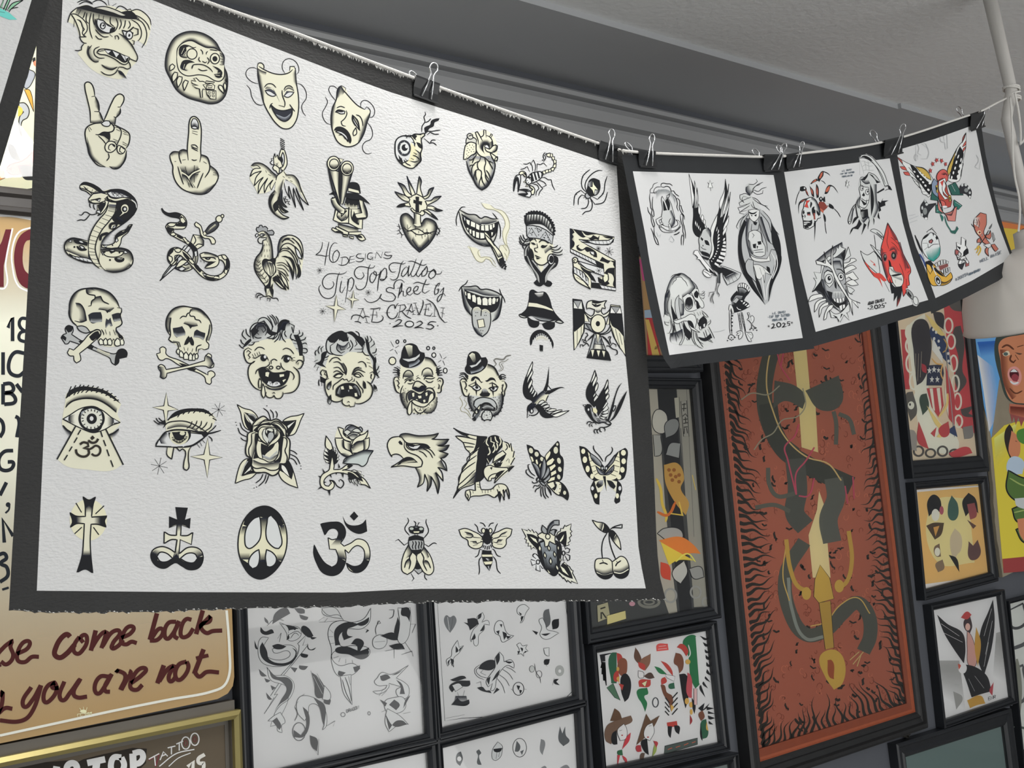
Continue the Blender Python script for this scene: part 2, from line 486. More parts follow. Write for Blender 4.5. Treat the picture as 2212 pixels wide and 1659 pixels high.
# ------------------------------------------------------------------ drawings: (origin x, origin y, grid per pixel, shapes)
ART, BIGART = {}, []
BIGART.append((146.1, 0.0, 2.2, """~
c 2,104 15,-38 32,-32 43,-11 36,12 68,-8 79,21 56,-1 60,41 2,59 -22,70 -40,-26 -16,16 16,79 -36,40 -28,44 -71,-2 -80,-38 -69,-75 29,-48 -20,-36 -19,-48
b 47,34 69,2 64,20 63,16 56,-12 40,26 | 29,84 71,4 72,15 71,8 56,-8 48,0
k 47,34 45,-10 36,13 48,10 67,11 56,-6 26,20 6,20 -48,-2 -55,-10 -72,-14 -48,-12 -32,-9
o:bcbaae 121,39 51,-8 56,16 49,24 -6,5 -59,-16 -56,-15
l 45,12 27,-11 32,6 16,13
l 53,21 31,-13 36,12
l 116,12 32,-12 32,16 8,12
l 192,0 5,26
l 212,28 20,-11
l 228,44 19,-15 28,11 12,12
l 275,48 24,-5 8,17
l 293,56 38,-11 32,15 28,32 6,27
l 299,64 48,20 32,31 12,28
l 315,84 40,23 20,44 -3,40 -19,36
l 303,93 32,22 16,36 -4,28 -12,16
l 291,99 7,20 -11,18
l 275,95 -3,24 -7,17
l 251,92 4,23 -10,25
l 230,86 9,29 -11,28 -9,10
l 204,80 0,31 18,16
l 172,74 -3,21
l 150,68 -2,22
l 124,64 -2,31 6,24
l 112,60 -8,43 3,48 11,33
l 92,60 -2,43 10,8
l 84,56 -8,24 -4,8
l 64,46 -15,26
l 49,34 -32,26 -12,28 -5,20
l 33,93 -4,36
o 17,68 12,-2 27,12 24,21 12,20 0,26 -16,22 12,8 -28,0 -4,-24 -11,-32 -12,-27
s::10 88,171 -20,-12 2,-24 -10,-28 -17,-15
l 43,92 17,7 10,28 10,12 -10,16 8,16 12,4
l 56,173 10,22 14,10 11,0
l 78,208 -12,15 0,14 -17,4 -15,-2
b 96,217 -4,38 28,37 24,4 | 116,223 4,32 16,23 20,0
l 115,215 -16,24 7,32 22,23 20,0
l 152,221 -24,14 0,24 20,16 28,1
w 140,90 28,7 28,26 16,4 -8,30 -24,-2 -28,-16 -12,-24
s::16 128,84 8,35 20,28 40,13
k 124,82 24,13 32,12 36,22 -2,-2 -22,-3 -26,-24 -25,-8
l::3 132,90 4,21 16,28 28,16 20,3 4,-23
k 200,159 6,-24 22,-8 -8,24
O:w 167,123 11.9,14.3
k 165,119 9,-4 1,9 -7,3
l 161,115 -5,12 7,10
l 132,140 16,19 24,16 24,-1
l 132,169 16,16 17,1
l 228,187 -2,-16 10,-2 7,10 -1,10
l 200,163 14,12
w 259,143 24,8 28,4 -8,28 -28,-8
l::3 257,143 30,6 28,-22
l::3 311,131 24,8 0,24 -20,6
O:w 293,167 15.9,19.1
k 291,160 8,5 -4,10 -8,-2
l 305,191 12,4 -2,16 -8,0
s::14 243,159 28,16 36,36 24,52
l 244,159 27,16 28,32 24,40 10,28 -6,17 -16,-6 -48,-25 -51,-22 -44,-6 -20,4 -8,12 16,8 40,6 47,23 28,20 12,-10 6,-18
o 140,249 12,-13 20,-3 40,6 51,22 32,14 -12,27 -16,4 -47,-28 -40,-17 -28,-4
k 172,235 36,4 59,24 24,12 -8,19 -12,5 -35,-19 -44,-23
s::9 142,247 18,-8 20,0
P:w 176,236 32,4 -16,17
P:w 212,240 35,15 -17,20
P:w 251,257 36,16 -14,19
P:w 293,271 -18,12 -4,-20
l 283,284 14,22 2,16 -14,6 -22,-8 -18,-2 -7,12
s::12 245,318 -33,10 -32,-8 -22,-16
l::3 162,308 22,16 28,6 24,-12
l 158,339 18,13 28,5 24,-11 11,-18
k 238,333 17,5 16,18 11,19 -15,-13 -20,-12
s::18 239,333 20,13 23,28
"""))
BIGART.append((183.0, 177.1, 2.2, """~
c 0,32 2,-24 11,-8 16,6 14,22 6,36 15,31 5,44 15,40 8,4 20,-52 20,-36 16,-31 20,-8 18,12 0,24 -15,31 -1,24 -22,24 -4,30 24,14 44,26 3,30 -15,43 -8,56 -32,40 -56,-6 -48,-14 -31,-40 -12,-52 -11,-67 23,-28 2,-8
s::18 100,404 -36,-14 -35,-36 -14,-48 -5,-47
s::20 199,322 0,36 -15,32 -24,20 -44,-8
s::20 51,68 14,31 3,42
s::-18 88,183 -12,-36 -7,-8
s::18 171,127 -3,24 -20,18
b 28,195 28,1 28,-4 | 29,179 27,0 24,-8
b 120,195 24,6 5,-30 | 116,175 16,0 8,-12
l::2.8 28,195 -3,-56 -14,-63 -10,-48 1,-22 12,-6 15,6 13,23 6,38 -16,3
l::2.8 49,68 16,31 4,28 -1,14 -23,-1
l::2.8 69,141 11,22 9,26
l::2.8 89,189 15,-34 24,-56 20,-33 20,-9 17,11 1,20 -16,31 -14,0
l::2.8 169,124 0,23 -20,22 -12,-4
l::2.8 149,171 -4,30
l::2.8 79,195 -38,4 -31,17 -8,23 3,32 9,39 7,32 20,32 23,22 35,8
l::2.8 117,401 19,11 24,-2 20,-20 13,-28 6,-36
w 79,197 17,-12 20,0 6,14 -6,10 -26,-1
l::2.8 120,191 20,24 -4,16 -20,8 -28,0 -24,12 -13,-2
k 64,251 25,-12 30,0 3,16 -2,20 -8,11 -16,-23
b:y 92,259 20,16 | 80,253 32,33
l 64,255 24,23 12,16
l 15,215 10,22
l 21,213 12,15
o 104,290 12,-8 24,4 12,20 -12,20 -18,9 -18,-5 -8,-20
l 146,302 -18,-7 -12,7 -3,16 11,8
k 127,294 19,6 -2,12 -10,-8
l 137,203 23,12 13,16 -1,24 -15,35 -9,20
m 138,201 26,14 28,14 20,18 2,28 -8,27 -10,14
l 144,215 18,2
l 150,225 18,8
l 180,233 20,10
l 184,245 24,8
l 136,271 22,9
l 140,282 15,4
l 180,284 24,14
l 180,294 21,10
o 154,312 6,-12 24,12 10,10 -10,16 -18,3 -10,-11
l 193,318 -17,-12 -8,8 -2,16 14,8
k 173,308 20,6 -3,8 -10,-6
l 112,338 4,20 -12,17
"""))
BIGART.append((367.5, 251.6, 2.2, """~
c 0,186 9,-18 32,-4 15,-8 26,6 6,-83 4,-56 16,-23 24,11 16,44 -2,127 26,8 16,36 28,28 12,32 -20,43 -36,36 -44,4 -52,-12 -31,-24 -28,-47 -5,-48
b 2,178 15,-10 24,-2 | 7,194 14,-8 24,0
b 44,174 12,-16 25,4 | 49,194 15,-12 18,4
b 148,181 28,13 12,28 | 148,198 20,8 14,24
b 190,232 26,22 12,28 | 186,254 18,12 20,24
s::24 216,317 -28,32 -32,21 -44,-1 -44,-16
l::2.8 86,209 -4,-51 6,-79 4,-56 8,-18 14,-5 20,13 13,38 1,44 -3,63 1,32 -5,28
l::2.8 82,162 -22,-4 -15,8 -2,24 10,35
l::2.8 41,167 -28,1 -13,14 2,24 11,32 0,28 12,40 28,35 35,18 48,11 36,-5 28,-24 28,-47 0,-20 -12,-20 -26,-22
l::2.8 149,181 27,13 10,24 1,36 -22,37
w 100,31 8,-20 12,0 12,16 4,33 -35,-7
b 101,51 15,-8 18,16 | 102,31 14,-6 16,10
E:w 116,53 13.5,6.4 8
e 116,53 13.5,6.4 8
l 105,69 26,5
l 105,78 26,9
l 99,136 21,0 13,14
l 99,140 13,8 21,8
l 101,148 19,11 13,6
l 21,214 8,0
l 58,207 16,-2
l 102,204 12,5 14,-3
l 158,214 16,10
b 55,260 17,4 16,18 32,-18 16,-14 | 41,234 31,-4 16,8 28,-8 16,0
b 56,276 20,6 12,20 24,31 | 56,313 16,0 16,20 20,8
b 92,298 16,-20 28,-8 | 112,321 12,-15 8,-20
L:y:4 53,262 19,12 14,16 2,12 26,31
L:y:4 86,288 22,-20 34,-8
l 53,259 21,11 14,12 20,-18 33,-16
l 55,274 21,10 10,14 24,41
l 92,298 18,-22 34,-15
l 94,302 26,37
l 37,237 12,45 15,41
l 72,238 7,28
l 116,232 -2,30
l 115,280 0,33
l 158,268 -14,34 -15,39
l 86,317 7,20
l 204,268 18,2
l 204,277 16,1
"""))
BIGART.append((357.5, 68.0, 2.2, """~
c 0,137 11,-51 32,-56 48,-26 47,-4 56,16 44,34 24,40 16,27 0,48 14,36 2,64 -12,43 -28,28 -40,8 -52,-12 -63,-20 -44,-32 -36,-63 -18,-40
h::25 0,137 11,-51 32,-56 48,-26 47,-4 56,16 44,34 24,42 16,25 0,48 14,36 2,64 -12,43 -28,28 -40,8 -52,-12 -63,-20 -44,-32 -36,-63 -18,-40
z:k:2.6 0,137 11,-51 32,-56 48,-26 47,-4 56,16 44,34 24,42 16,25 0,48 14,36 2,64 -12,43 -28,28 -40,8 -52,-12 -63,-20 -44,-32 -36,-63 -18,-40
c 53,121 14,-43 24,-24 39,-4 44,20 60,14 28,13 14,32 2,48 -4,40 -20,20 -36,-8 -40,-18 -48,-2 -39,0 -28,-32
s::-18 59,74 32,-24 36,-6 35,18 32,14 40,2 26,15
l 53,121 6,-43 28,-26 36,-8 39,18 32,14 40,4 24,15
l 53,121 2,32 12,36 32,21 63,-4 36,7 40,22 24,0 16,-18 3,-40
k 63,93 8,-23 24,-6 24,4 -20,8 0,21 -8,16 -20,0
b 65,105 10,16 28,4 | 95,97 4,12 12,12
l 67,76 20,-11 24,3 23,10 12,-4
l 64,97 7,20 32,9
l:y:2 75,107 14,-29
l:y:2 85,113 12,-18
O 126,107 23.9,24.7
l 166,85 10,12 1,13
l 194,110 0,-8 7,-8
l 210,86 24,3 14,3
O 235,129 21.9,24.7
E 235,130 11.9,13.1
l 214,145 0,-20
l 258,113 14,8
l 260,129 15,4
l 261,143 14,2
l 258,157 13,3
b 258,97 20,20 0,44 | 258,113 6,16 -6,24
k 73,157 10,-18 28,-4 29,12 -33,6 -16,24 12,10 -24,-6 -8,-8
b 71,161 6,16 22,10 | 99,161 4,12 10,12
l:y:2 85,177 6,-22
l:y:2 95,181 8,-24
l 162,121 -4,12 9,12
l 174,141 16,7 8,-5
l 198,123 10,16 -8,16
k 125,173 9,-12 -7,18
l 125,176 5,-15 24,-5 32,5 28,18 11,14
l 155,177 19,9 26,-3
k 223,163 27,10 20,20 -4,24 -20,0 -16,-14 16,-2 4,-16
l 236,211 18,8 16,-6
l:y:2 238,207 20,2
l:y:2 240,199 20,-2
o 21,187 1,-24 11,-9 12,11 -6,12
o 35,243 -3,-30 11,-20 15,4 -3,20
o 59,267 -6,-34 10,-20 17,4 -5,24
o 89,282 -6,-33 10,-18 16,6 -10,24
o 278,296 -26,-31 2,-10 12,2 10,19
o 284,288 -8,-35 6,-10 7,10
o 290,241 -4,-12 4,-6
P 123,233 23,4 -12,-14 12,-2 16,16 16,0 20,10 -20,6 16,23 -16,-3 -4,11 2,30 -8,0 -6,-41 -16,-4 -18,-12 28,0 -29,-10
P 188,245 6,-10 40,6 -10,10 10,6 -2,19 -38,-3 4,-20 26,-6
P 194,278 46,4 0,40 -26,-2 -16,-20
z:k:1.8 202,257 20,0 -2,10 -18,0
z:k:1.8 203,286 10,0 0,8 -10,0
z:k:1.8 221,286 12,0 0,8 -12,0
z:k:1.8 204,301 9,0 1,8 -7,0
z:k:1.8 221,301 11,1 0,9 -9,-1
"""))
BIGART.append((531.6, 126.8, 2.2, """~
l::1.8 58,119 -28,-8 -28,-27 -2,-20 14,-18 24,-3 14,6
l::1.8 185,70 -12,-22 0,-24 12,-18 24,-6 28,16 14,32 -4,20 -8,6
l::1.8 2,125 16,18 10,40 22,32 24,6 10,-4
l::1.8 241,117 20,6 23,32 2,32 -21,36 4,28 15,22
c 54,44 1,-18 11,-6 18,12 0,16 45,20 48,4 28,-16 4,-20 24,2 4,69 12,60 2,64 -14,63 -28,36 -20,3 -36,-15 -40,-55 -27,-48 -16,-64
s::18 86,215 -16,-64 -12,-63 -3,-44
s::18 235,44 4,44 4,51
b 54,44 20,12 23,8 | 62,68 16,8 15,4
m 54,36 4,-14 12,-2 14,12 0,18
m 207,58 2,-21 20,0 4,11
m 60,36 26,16 43,18 40,5 36,-9 17,-15
m 54,36 2,44 14,71 16,64 27,52 32,43 32,22 32,-2 28,-34 12,-53 0,-60 -10,-72 -4,-67
b 90,143 35,-4 36,68 | 101,127 32,20 22,44
b 179,159 22,-16 28,12 | 185,143 16,-12 24,8
w 90,151 23,3 30,19 -14,6 -26,-10
w 179,177 22,-18 27,0 -15,18 -16,7
k:3a3c46 90,149 23,-6 24,16 6,13 -30,-18
k:3a3c46 179,176 14,-23 35,5 -25,1
l 86,137 15,-16 24,0 18,17
l 180,149 9,-16 20,-4 14,11
l 171,149 2,26 12,36 -2,18 -28,-8
k:2a2c34 117,219 28,22 32,6 43,-10 -3,30 -16,23 -18,8 -26,-12 -24,-31
b:8f949c 141,263 20,8 24,7 28,-19 | 157,284 12,8 16,2 20,-12
z:k:2.6 117,219 28,22 32,6 43,-10 -3,30 -16,23 -18,8 -26,-12 -24,-31
l 127,211 -10,8 -4,18
l 207,217 14,20 11,14
"""))
BIGART.append((139.5, 394.4, 2.2, """~
c 72,14 18,-14 32,4 36,18 20,16 28,-5 47,-2 48,13 36,34 10,35 -14,36 -40,36 -52,36 -47,32 -20,31 0,44 0,16 40,-20 59,-12 36,16 16,36 -8,28 -36,24 -51,10 -48,-14 -44,-28 -24,-40 -4,-56 24,-71 48,-64 28,-56 -20,36 -24,24 -16,-12 8,-40 -40,-12 -5,-15 21,-24 -44,-20
k 72,16 18,-16 36,4 40,20 18,16 38,-9 51,1 40,20 28,32 6,33 -14,32 -40,36 -28,16 -31,-16 -12,-16 23,-32 0,-40 -35,-7 -12,-16 12,-28 -36,4 -16,-8 -32,-20 -32,-10
c 74,20 20,-8 32,14 32,18 -24,12 -40,-20
m 72,14 18,-14 32,4 36,18 20,16
m 72,14 3,16 27,12 18,14 6,6
l 75,26 27,8 20,12 10,11
l 90,18 28,24 24,8
l 112,26 -6,2
l 134,32 -4,10
l 152,38 -10,10
b 206,44 47,-2 52,24 | 210,54 39,12 52,4
w 202,48 20,-6 43,6 52,22 -44,2 -32,0 -23,-6
b 222,42 43,4 52,24 | 226,54 39,6 44,10
l 222,46 16,20
l 234,46 27,22
l 253,48 28,20
l 281,54 24,16
l 245,66 20,-18
l 269,66 20,-12
l 228,60 13,-14
c 202,52 12,18 27,8 36,-5 32,3 24,17 12,28 -12,-24 -28,-16 -32,1 -35,6 -24,-6
l 202,52 12,16 27,8 36,-6 32,4
l 210,78 28,11 35,-5 32,-6 20,8
l:w:2 317,80 20,17 6,24
E 287,125 19.9,23.1 10
E:y 286,124 17.5,20.7 10
E 285,126 13.5,14.3
E:w 287,126 6.4,7.2
p:y 273,137 12,8 -24,16 14,-16
P 114,78 20,-24 40,-6 36,10 -20,20 20,12 -12,23 -24,-16 -32,4 -26,-8
s::-16 122,62 36,-12 48,6
l::2.8 122,84 24,-4 24,-6
w 146,84 28,-8 -8,14
k 150,84 9,-2 -1,6
m 114,86 20,11 32,0 24,-9
d::2.8 119,86 126,90
k 158,105 32,-10 8,6 -24,32 -12,-8
o 210,90 -12,-6 -8,2 4,11 -12,28 -24,32 16,-8 24,-28
l 120,97 1,16 5,8
l 138,103 2,18 6,8
l 156,105 0,28
l 190,78 16,0 4,15
w 150,141 8,-10 12,2 0,16
l 158,145 -20,7 -16,-1 -16,-10 -12,0 -12,13 -14,-2
l 122,151 -28,28 -16,-2 -20,5
c 210,101 35,2 -4,38 -27,40 -32,44 -24,40 -12,39 4,40 8,32 16,36 -36,-28 -22,-36 -6,-60 24,-67 40,-64 32,-44
b:4a4d58 212,103 33,2 | 206,133 33,12
l 210,115 35,3
l 206,133 33,8
l 194,153 38,12
l 178,169 36,14
l 164,187 30,14
l 148,205 30,16
l 136,227 30,12
l 124,251 34,10
l 116,271 38,9
l 114,288 38,8
l 114,310 34,8
l 115,328 35,4
l 118,344 32,0
l 124,362 30,4
l 136,382 30,4
l 158,400 22,-2
m 210,105 -16,36 -28,32 -28,40 -20,48 -6,43 4,40 18,36 32,28
m 246,103 -5,38 -27,40 -36,44 -24,48 -8,39 8,40 20,40 24,28
s::20 245,161 20,8 16,16
o 234,221 -20,-4 4,-16 20,-6 11,10
l::6 216,217 4,-18 18,-5 15,7
w 228,221 4,-14 17,-2 -6,8
l::6 170,276 4,-23 20,-10 16,-2
l::2.8 333,149 -40,36 -52,36 -43,32 -22,31
s::-18 241,221 -43,32 -24,35 -4,40
c 1,300 10,-27 28,-9 71,14 2,98 22,8 -68,-16 -55,-32
b 2,288 13,-17 28,-6 67,19 | 7,312 32,-12 31,4 40,8
b 5,324 50,20 39,16 32,8 | 11,304 44,20 39,12 24,8
l::2.8 110,278 -44,-11 -31,-3 -28,16 -7,28 11,28 28,20 55,22 40,6
w 21,338 18,10 87,20 8,14 -48,-10 -43,-14
l 29,342 8,12
l 47,350 9,14
l 66,356 10,12
l 86,360 8,14
l 106,366 6,12
w 19,280 12,-9 2,13
k 43,271 23,0 36,9 8,4 -4,16 -20,-4 -39,-12
w 62,276 20,0 12,12 -16,0
w 68,300 14,0 16,12 -16,4
l::5 58,302 16,16 32,0
d::5.2 47,306 55,282 104,296
o 176,296 38,0 24,-12 5,-31 22,-20 28,-12 16,-20 14,-2 -10,18 -12,20 -28,24 -8,31 -16,20 -35,0 -36,-4
k 323,198 -18,11 -12,12 -16,12 -12,-4 -20,24 -6,23 14,-15 24,-12 24,-16 12,-16
w 241,276 8,-15 6,15 -10,8
w 182,300 24,-4 -8,12
d::4 228,298
w 269,239 8,-2 -4,6
c 174,320 40,-6 59,-2 36,14 16,34 -6,32 -38,26 -51,8 -40,-14 -24,-36
b 170,316 44,-2 59,-2 40,18 12,30 | 182,344 40,8 51,12 20,4 20,16
b 202,422 36,2 43,-8 36,-24 | 190,404 48,0 35,-4 32,-24
o 180,328 42,-4 63,6 -20,18 -43,6 -32,-10
w 214,320 27,-2 -11,10
w 245,358 30,0 -14,9
l::6 238,358 15,14 24,-4 4,-10
l::6 210,320 12,12 19,-6
w 281,332 6,-10 14,10 -12,6
w 174,328 4,-4 12,20 -8,0
d::5.2 190,330 216,368 261,332
l::2.8 174,318 40,-4 59,-2 36,14 16,34 -6,32 -38,26 -51,8 -40,-10
"""))
BIGART.append((345.1, 449.0, 2.2, """~
P:w 0,347 16,-28 103,-139 32,4 -16,24 -63,76
l 4,343 91,-115 44,-52
P 159,127 34,5 16,24 0,22 -30,18 -12,-12 -20,-20
b 193,134 16,22 -2,20 | 171,140 16,16 4,16
l 159,127 12,29 -12,20
l 167,184 16,-12 26,6
k:3a3b40 215,113 24,-32 36,-20 5,20 -17,24 -36,20
b:c9c6ae 239,97 24,-20 | 223,119 48,-34
z:k:2.6 215,113 24,-32 36,-20 5,20 -17,24 -36,20
O 282,53 15.1,15.9
O 298,39 7.2,8
o 173,67 -8,10 6,12 16,8 8,31 16,16 24,4 12,24 14,0 4,-12 -14,-20 -32,-8 -14,-19 -10,-28
o 215,111 -10,8 6,13 13,-7
o 10,1 8,12 22,12 40,-2 35,18 14,32 -10,24 -27,4 -24,0 -4,16 39,19 40,28 32,32 6,32 -6,36 -32,32 -40,4 -31,-12 20,-20 35,4 28,-24 4,-40 -24,-32 -55,-32 -36,-23 -16,-32 12,-16 48,-4 15,-12 -15,-8 -40,-8 -32,-20
k 6,3 6,-3 8,15 20,10 40,-1 23,9 -11,20 -28,-8 -32,-10 -20,-16
w 38,29 18,-2 -8,6
k 95,49 8,-12 16,24 10,12 -6,16 -28,0 -19,-2 0,-10 23,-10
o 97,49 14,-4 13,20 -13,10 -12,-10
o 36,81 8,-8 36,0 -12,14 -20,2
k 34,85 14,8 20,4 -8,16 -12,8 -12,-16
o 52,121 16,-4 10,11 -14,6 -12,-4
k 82,128 21,8 12,8 -12,4 -23,-12
o 107,144 12,-4 16,20 -12,4
k 143,164 24,24 10,16 -2,28 -16,-24 -8,-16 -16,-20
w 163,208 14,-4 2,24 -12,4
b 175,232 -2,28 -22,28 | 159,228 -4,24 -20,20
o 38,224 14,-28 28,-8 27,10 32,26 28,40 32,32 24,19 40,8 31,-11 16,-32 -12,-28 -23,-8 3,-16 28,-4 20,20 6,28 -14,43 -32,24 -39,6 -40,-14 -48,-47 -40,-40 -27,-20 -20,4 0,20 12,16 -24,12 -20,-24
k 38,228 14,-32 16,-6 -4,18 -16,16 8,20 -4,20 -12,-16
o 68,196 24,-4 11,8 -11,12 -16,-4
o 40,228 16,4 4,16 -8,12 -12,-16
k 105,204 22,16 24,28 -12,8 -24,-28
o 139,240 16,8 12,16 -12,4 -16,-16
k 159,268 16,0 24,32 -8,8 -20,-20
k 199,304 24,19 40,6 19,-10 -4,20 -31,4 -32,-12
w 205,310 22,9 -16,4
o 255,335 8,-12 19,4 0,12
k 310,224 16,20 6,28 -14,32 -10,-8 6,-24 0,-24
o 306,308 4,-16 14,4 -6,19
o 294,224 16,0 12,16 -12,8 -12,-12
o 191,220 20,-8 36,6 28,14 7,24 -11,20 -36,10 -20,0 12,-18 24,-12 -24,0 -28,-16
b 211,213 36,5 28,14 | 211,224 28,4 24,12
k 231,260 38,-6 -22,14 -32,16 12,-16
l::3 199,236 24,0 36,2 8,8
w 215,240 28,-2 -12,8
l 195,248 2,10
l 211,252 1,10
l 56,276 24,-32 23,-20
o 52,276 28,-28 8,-4 -20,28
o 72,288 31,-40 32,4 -32,24
b 72,288 31,12 40,-12 | 80,276 27,4 32,-12
w 88,290 19,-10 16,10 -20,10
"""))
def big(cv):
    for ox, oy, z, t in BIGART: cv.draw(t, (ox, oy), z)
ART['big'] = big
BIGART.append((696.6, 184.8, 2.2, """~
l::1.8 63,72 -23,-29 -10,-25 6,-15 18,0 19,15
l::1.8 182,105 2,-25 14,-10 21,6 25,29 4,25 -12,20 -17,0
l::1.8 13,53 11,23 -9,25 -15,29 6,30 17,20 16,5
l::1.8 213,175 19,26 6,34 -10,21 -25,12 -13,21 10,29 19,7 15,-6
c 75,9 15,-9 21,18 12,29 42,46 38,23 16,-2 8,12 -12,46 -21,63 -29,42 -46,14 -42,-19 -25,-46 -11,-54 7,-67 17,-37
b 71,15 19,-14 17,29 | 67,63 14,-12 13,-4
s::22 226,128 -13,44 -19,59 -25,41
s::17 48,218 -7,-46 7,-67 17,-37
s::17 65,68 8,-46 6,-15
m 100,22 23,27 42,44 35,21
m 200,114 11,-14 16,18 -1,16 -13,38 -19,63 -29,42 -46,14 -42,-19 -25,-46 -11,-54 7,-67 17,-37 10,-57 15,-11 21,13 -4,11
l 92,9 8,15
l 67,107 19,-8 21,7
w 61,126 12,-10 34,6 -3,12 -18,1 -15,-7
k 60,125 17,-11 30,8 -15,5 -23,-2
l 113,118 3,16 -9,21 -18,17 6,17 16,4
w 142,139 10,25 17,29 9,21 -17,-21 -15,-25
b 143,139 26,25 11,50 | 142,143 15,33 18,34
l 142,139 0,25 15,29
l 142,139 23,25 13,52
l 159,138 19,9 12,25 2,21
o 159,199 -14,27 3,13 13,-8
k 54,214 9,-15 23,-4 29,15 19,29 4,25 -6,13 -9,-13 -4,-21 -21,-21 -21,-7
w 61,218 16,-2 21,8 20,21 3,23 -10,-17 -21,-20 -21,-9
l 77,235 17,0 16,21
"""))
BIGART.append((539.4, 299.0, 2.2, """~
L:k:2 145,0 20,12
L:k:2 145,8 22,13
L:k:2 144,17 23,13
L:k:2 144,25 23,15
L:k:2 145,34 22,14
L:k:2 147,44 18,10
o 140,84 8,-32 17,2 10,34 2,37 -14,27 -13,-1
w 148,92 9,-27 6,14 1,34 -7,23 -13,-7
k 140,92 12,-8 7,20 -7,21 -10,-8
o 136,142 -17,-4 -6,-17 0,-21 6,-29 4,21 9,-15 4,19 12,13 9,25
w 113,96 -11,0 5,8 -10,11 10,10 8,-2
o 119,125 -10,13 6,12 10,5 7,12 8,-2 0,-23
l 123,117 13,12
l 136,115 -13,15
c 132,175 20,-16 9,-9 17,21 33,4 17,21 50,122 -34,-51 -25,-41 -50,-34 -17,59 5,54 21,23 -26,-11 17,30 17,2 -25,4 -25,-27 16,33 34,17 -25,8 -38,-21 -29,-37 2,-50 23,-34 4,-33
c 4,132 23,-15 34,4 37,29 29,36 -4,19 -21,41 -29,13 -33,4 -19,-37 -21,-42 19,-38
b 6,129 21,-13 34,3 37,31 34,34 | 19,138 29,-4 33,21 30,37
l 6,132 13,-13 33,-1 29,16 30,29 21,15
l 6,130 30,-1 16,13 -33,4 -18,36 18,-15 37,-12 -25,29 -10,42 23,-26 21,-16 -21,33 -4,46 16,-33 30,-42 -17,38 1,34 16,-34 25,-30 -15,30 7,20 12,-25 8,-16
l 75,152 6,11
l 88,171 14,7
l 96,161 8,6
l 125,200 4,-20 23,-21 9,-9
b 169,171 42,4 21,30 21,54 | 173,184 25,4 21,29 17,38
l 161,155 12,16 34,4 21,21 16,46 36,76 -36,-34 -25,-50 17,50 21,59 -29,-55 -21,-54 4,50 8,45 -16,-45 -17,-58 0,33 8,29 -21,-37 -10,-42
l 157,180 10,6
l 182,186 12,2
l 173,198 9,2
l 192,200 11,5
s::25 161,192 -9,59 5,54 21,22
b 119,246 -23,30 -3,50 30,37 34,20 | 132,259 -17,33 4,42 25,29 25,13
k 119,263 -17,46 13,38 29,29 42,0 -25,8 -38,-21 -25,-29 -4,-33 8,-34
k 140,259 -4,54 33,38 15,-2 -27,-19 -13,-38
k 132,292 4,42 -17,17 -8,-34
l 119,246 -23,30 -3,37 14,34 29,25 25,12 27,-8 -31,-13 -25,-33 4,-54
l 136,322 25,31 23,-4 -27,-19 -13,-38 -1,-33
l 148,292 13,30 17,6 -21,-27 -2,-59
l 163,278 10,-2 -4,12 13,4 -9,9 17,-2 -8,10 10,4 -6,4
l 161,280 4,12 8,17
"""))
BIGART.append((707.5, 341.7, 2.2, """~
o 23,186 -4,21 14,21 34,29 19,8 -2,-16 -26,-26 -20,-29
P 8,171 21,-12 25,4 4,10
k 8,171 21,-12 27,6 -10,8
P 38,236 41,4 80,0 8,-42 21,80 -21,12 -2,46 -19,-2 -42,-23 -46,-4 -29,-17
b 84,198 66,9 13,54 | 92,240 46,4 4,21
k 92,173 58,17 -8,42 -21,0 -42,-9
b:y 84,228 16,10 42,2 | 84,215 20,4 38,4
l:y:1.6 88,226 -2,-13
l:y:1.6 104,232 -2,-17
l:y:1.6 121,234 2,-15
l:y:1.6 136,236 2,-13
P 146,190 21,8 21,71 -2,13 -40,4 -17,-4 3,-17 31,-6
s::18 167,198 21,71 -4,15
m 140,198 23,63 -34,4 11,25 44,-6 5,-10 -22,-76
o 27,294 15,-62 8,8 -4,38 21,21 25,-13 10,-54 -2,77 -42,-2
b 46,278 21,21 25,-17 | 54,265 13,9 21,-17
k 117,290 25,25 6,-29 -10,2 -13,-31
l 125,253 4,16 17,44
l 102,232 -2,79
l 113,240 4,50 31,27 2,-27
o 67,265 25,-16 -27,29
o 17,194 21,-8 12,29 34,29 -5,21 -16,-4 -34,-33
b 17,198 8,25 33,34 | 33,198 13,21 33,30
P 50,311 96,25 -2,17 -44,-2 -46,-23
b 50,313 46,7 50,20 | 54,328 46,17 46,6
o 42,324 33,16 25,11 -2,14 -31,-8 -29,-25
o 102,351 57,-2 2,19 -57,-5
o 19,338 6,-8 33,15 17,10 -37,-4
k 29,349 29,-4 17,10
o 138,368 25,-5 19,23 -19,7 -21,-15
k 129,368 30,0 8,12 -21,-2
o 71,363 27,5 -2,6 -21,-4
o 102,370 23,4 -2,10 -19,-8
k 98,132 6,-15 17,-4 25,8 13,48 -25,-4
P:y 100,140 48,12 4,17 -54,-12
k 88,165 54,4 38,25 25,27 -55,-23 -41,-4 -21,-8
P 4,44 25,12 29,9 26,16 31,-8 -40,142 -17,4 -16,-54
b 4,44 25,113 29,62 | 29,48 13,109 21,58
b 58,31 5,188 | 38,44 12,154
b 61,31 2,188 | 88,77 -17,121
b 115,69 -40,146 | 92,77 -23,134
k 54,23 11,17 -2,175 -9,-33
m 0,31 33,142 25,46
m 119,69 -46,154
O 29,25 30.1,34.3
e 31,27 21.7,23
b:k 13,40 18,10 19,-10 | 13,25 18,0 19,0
O 93,48 30.1,34.3
e 93,50 21.7,24.2
b:k 73,61 20,13 19,-13 | 72,44 21,0 19,0
P 54,0 23,6 -14,17
"""))
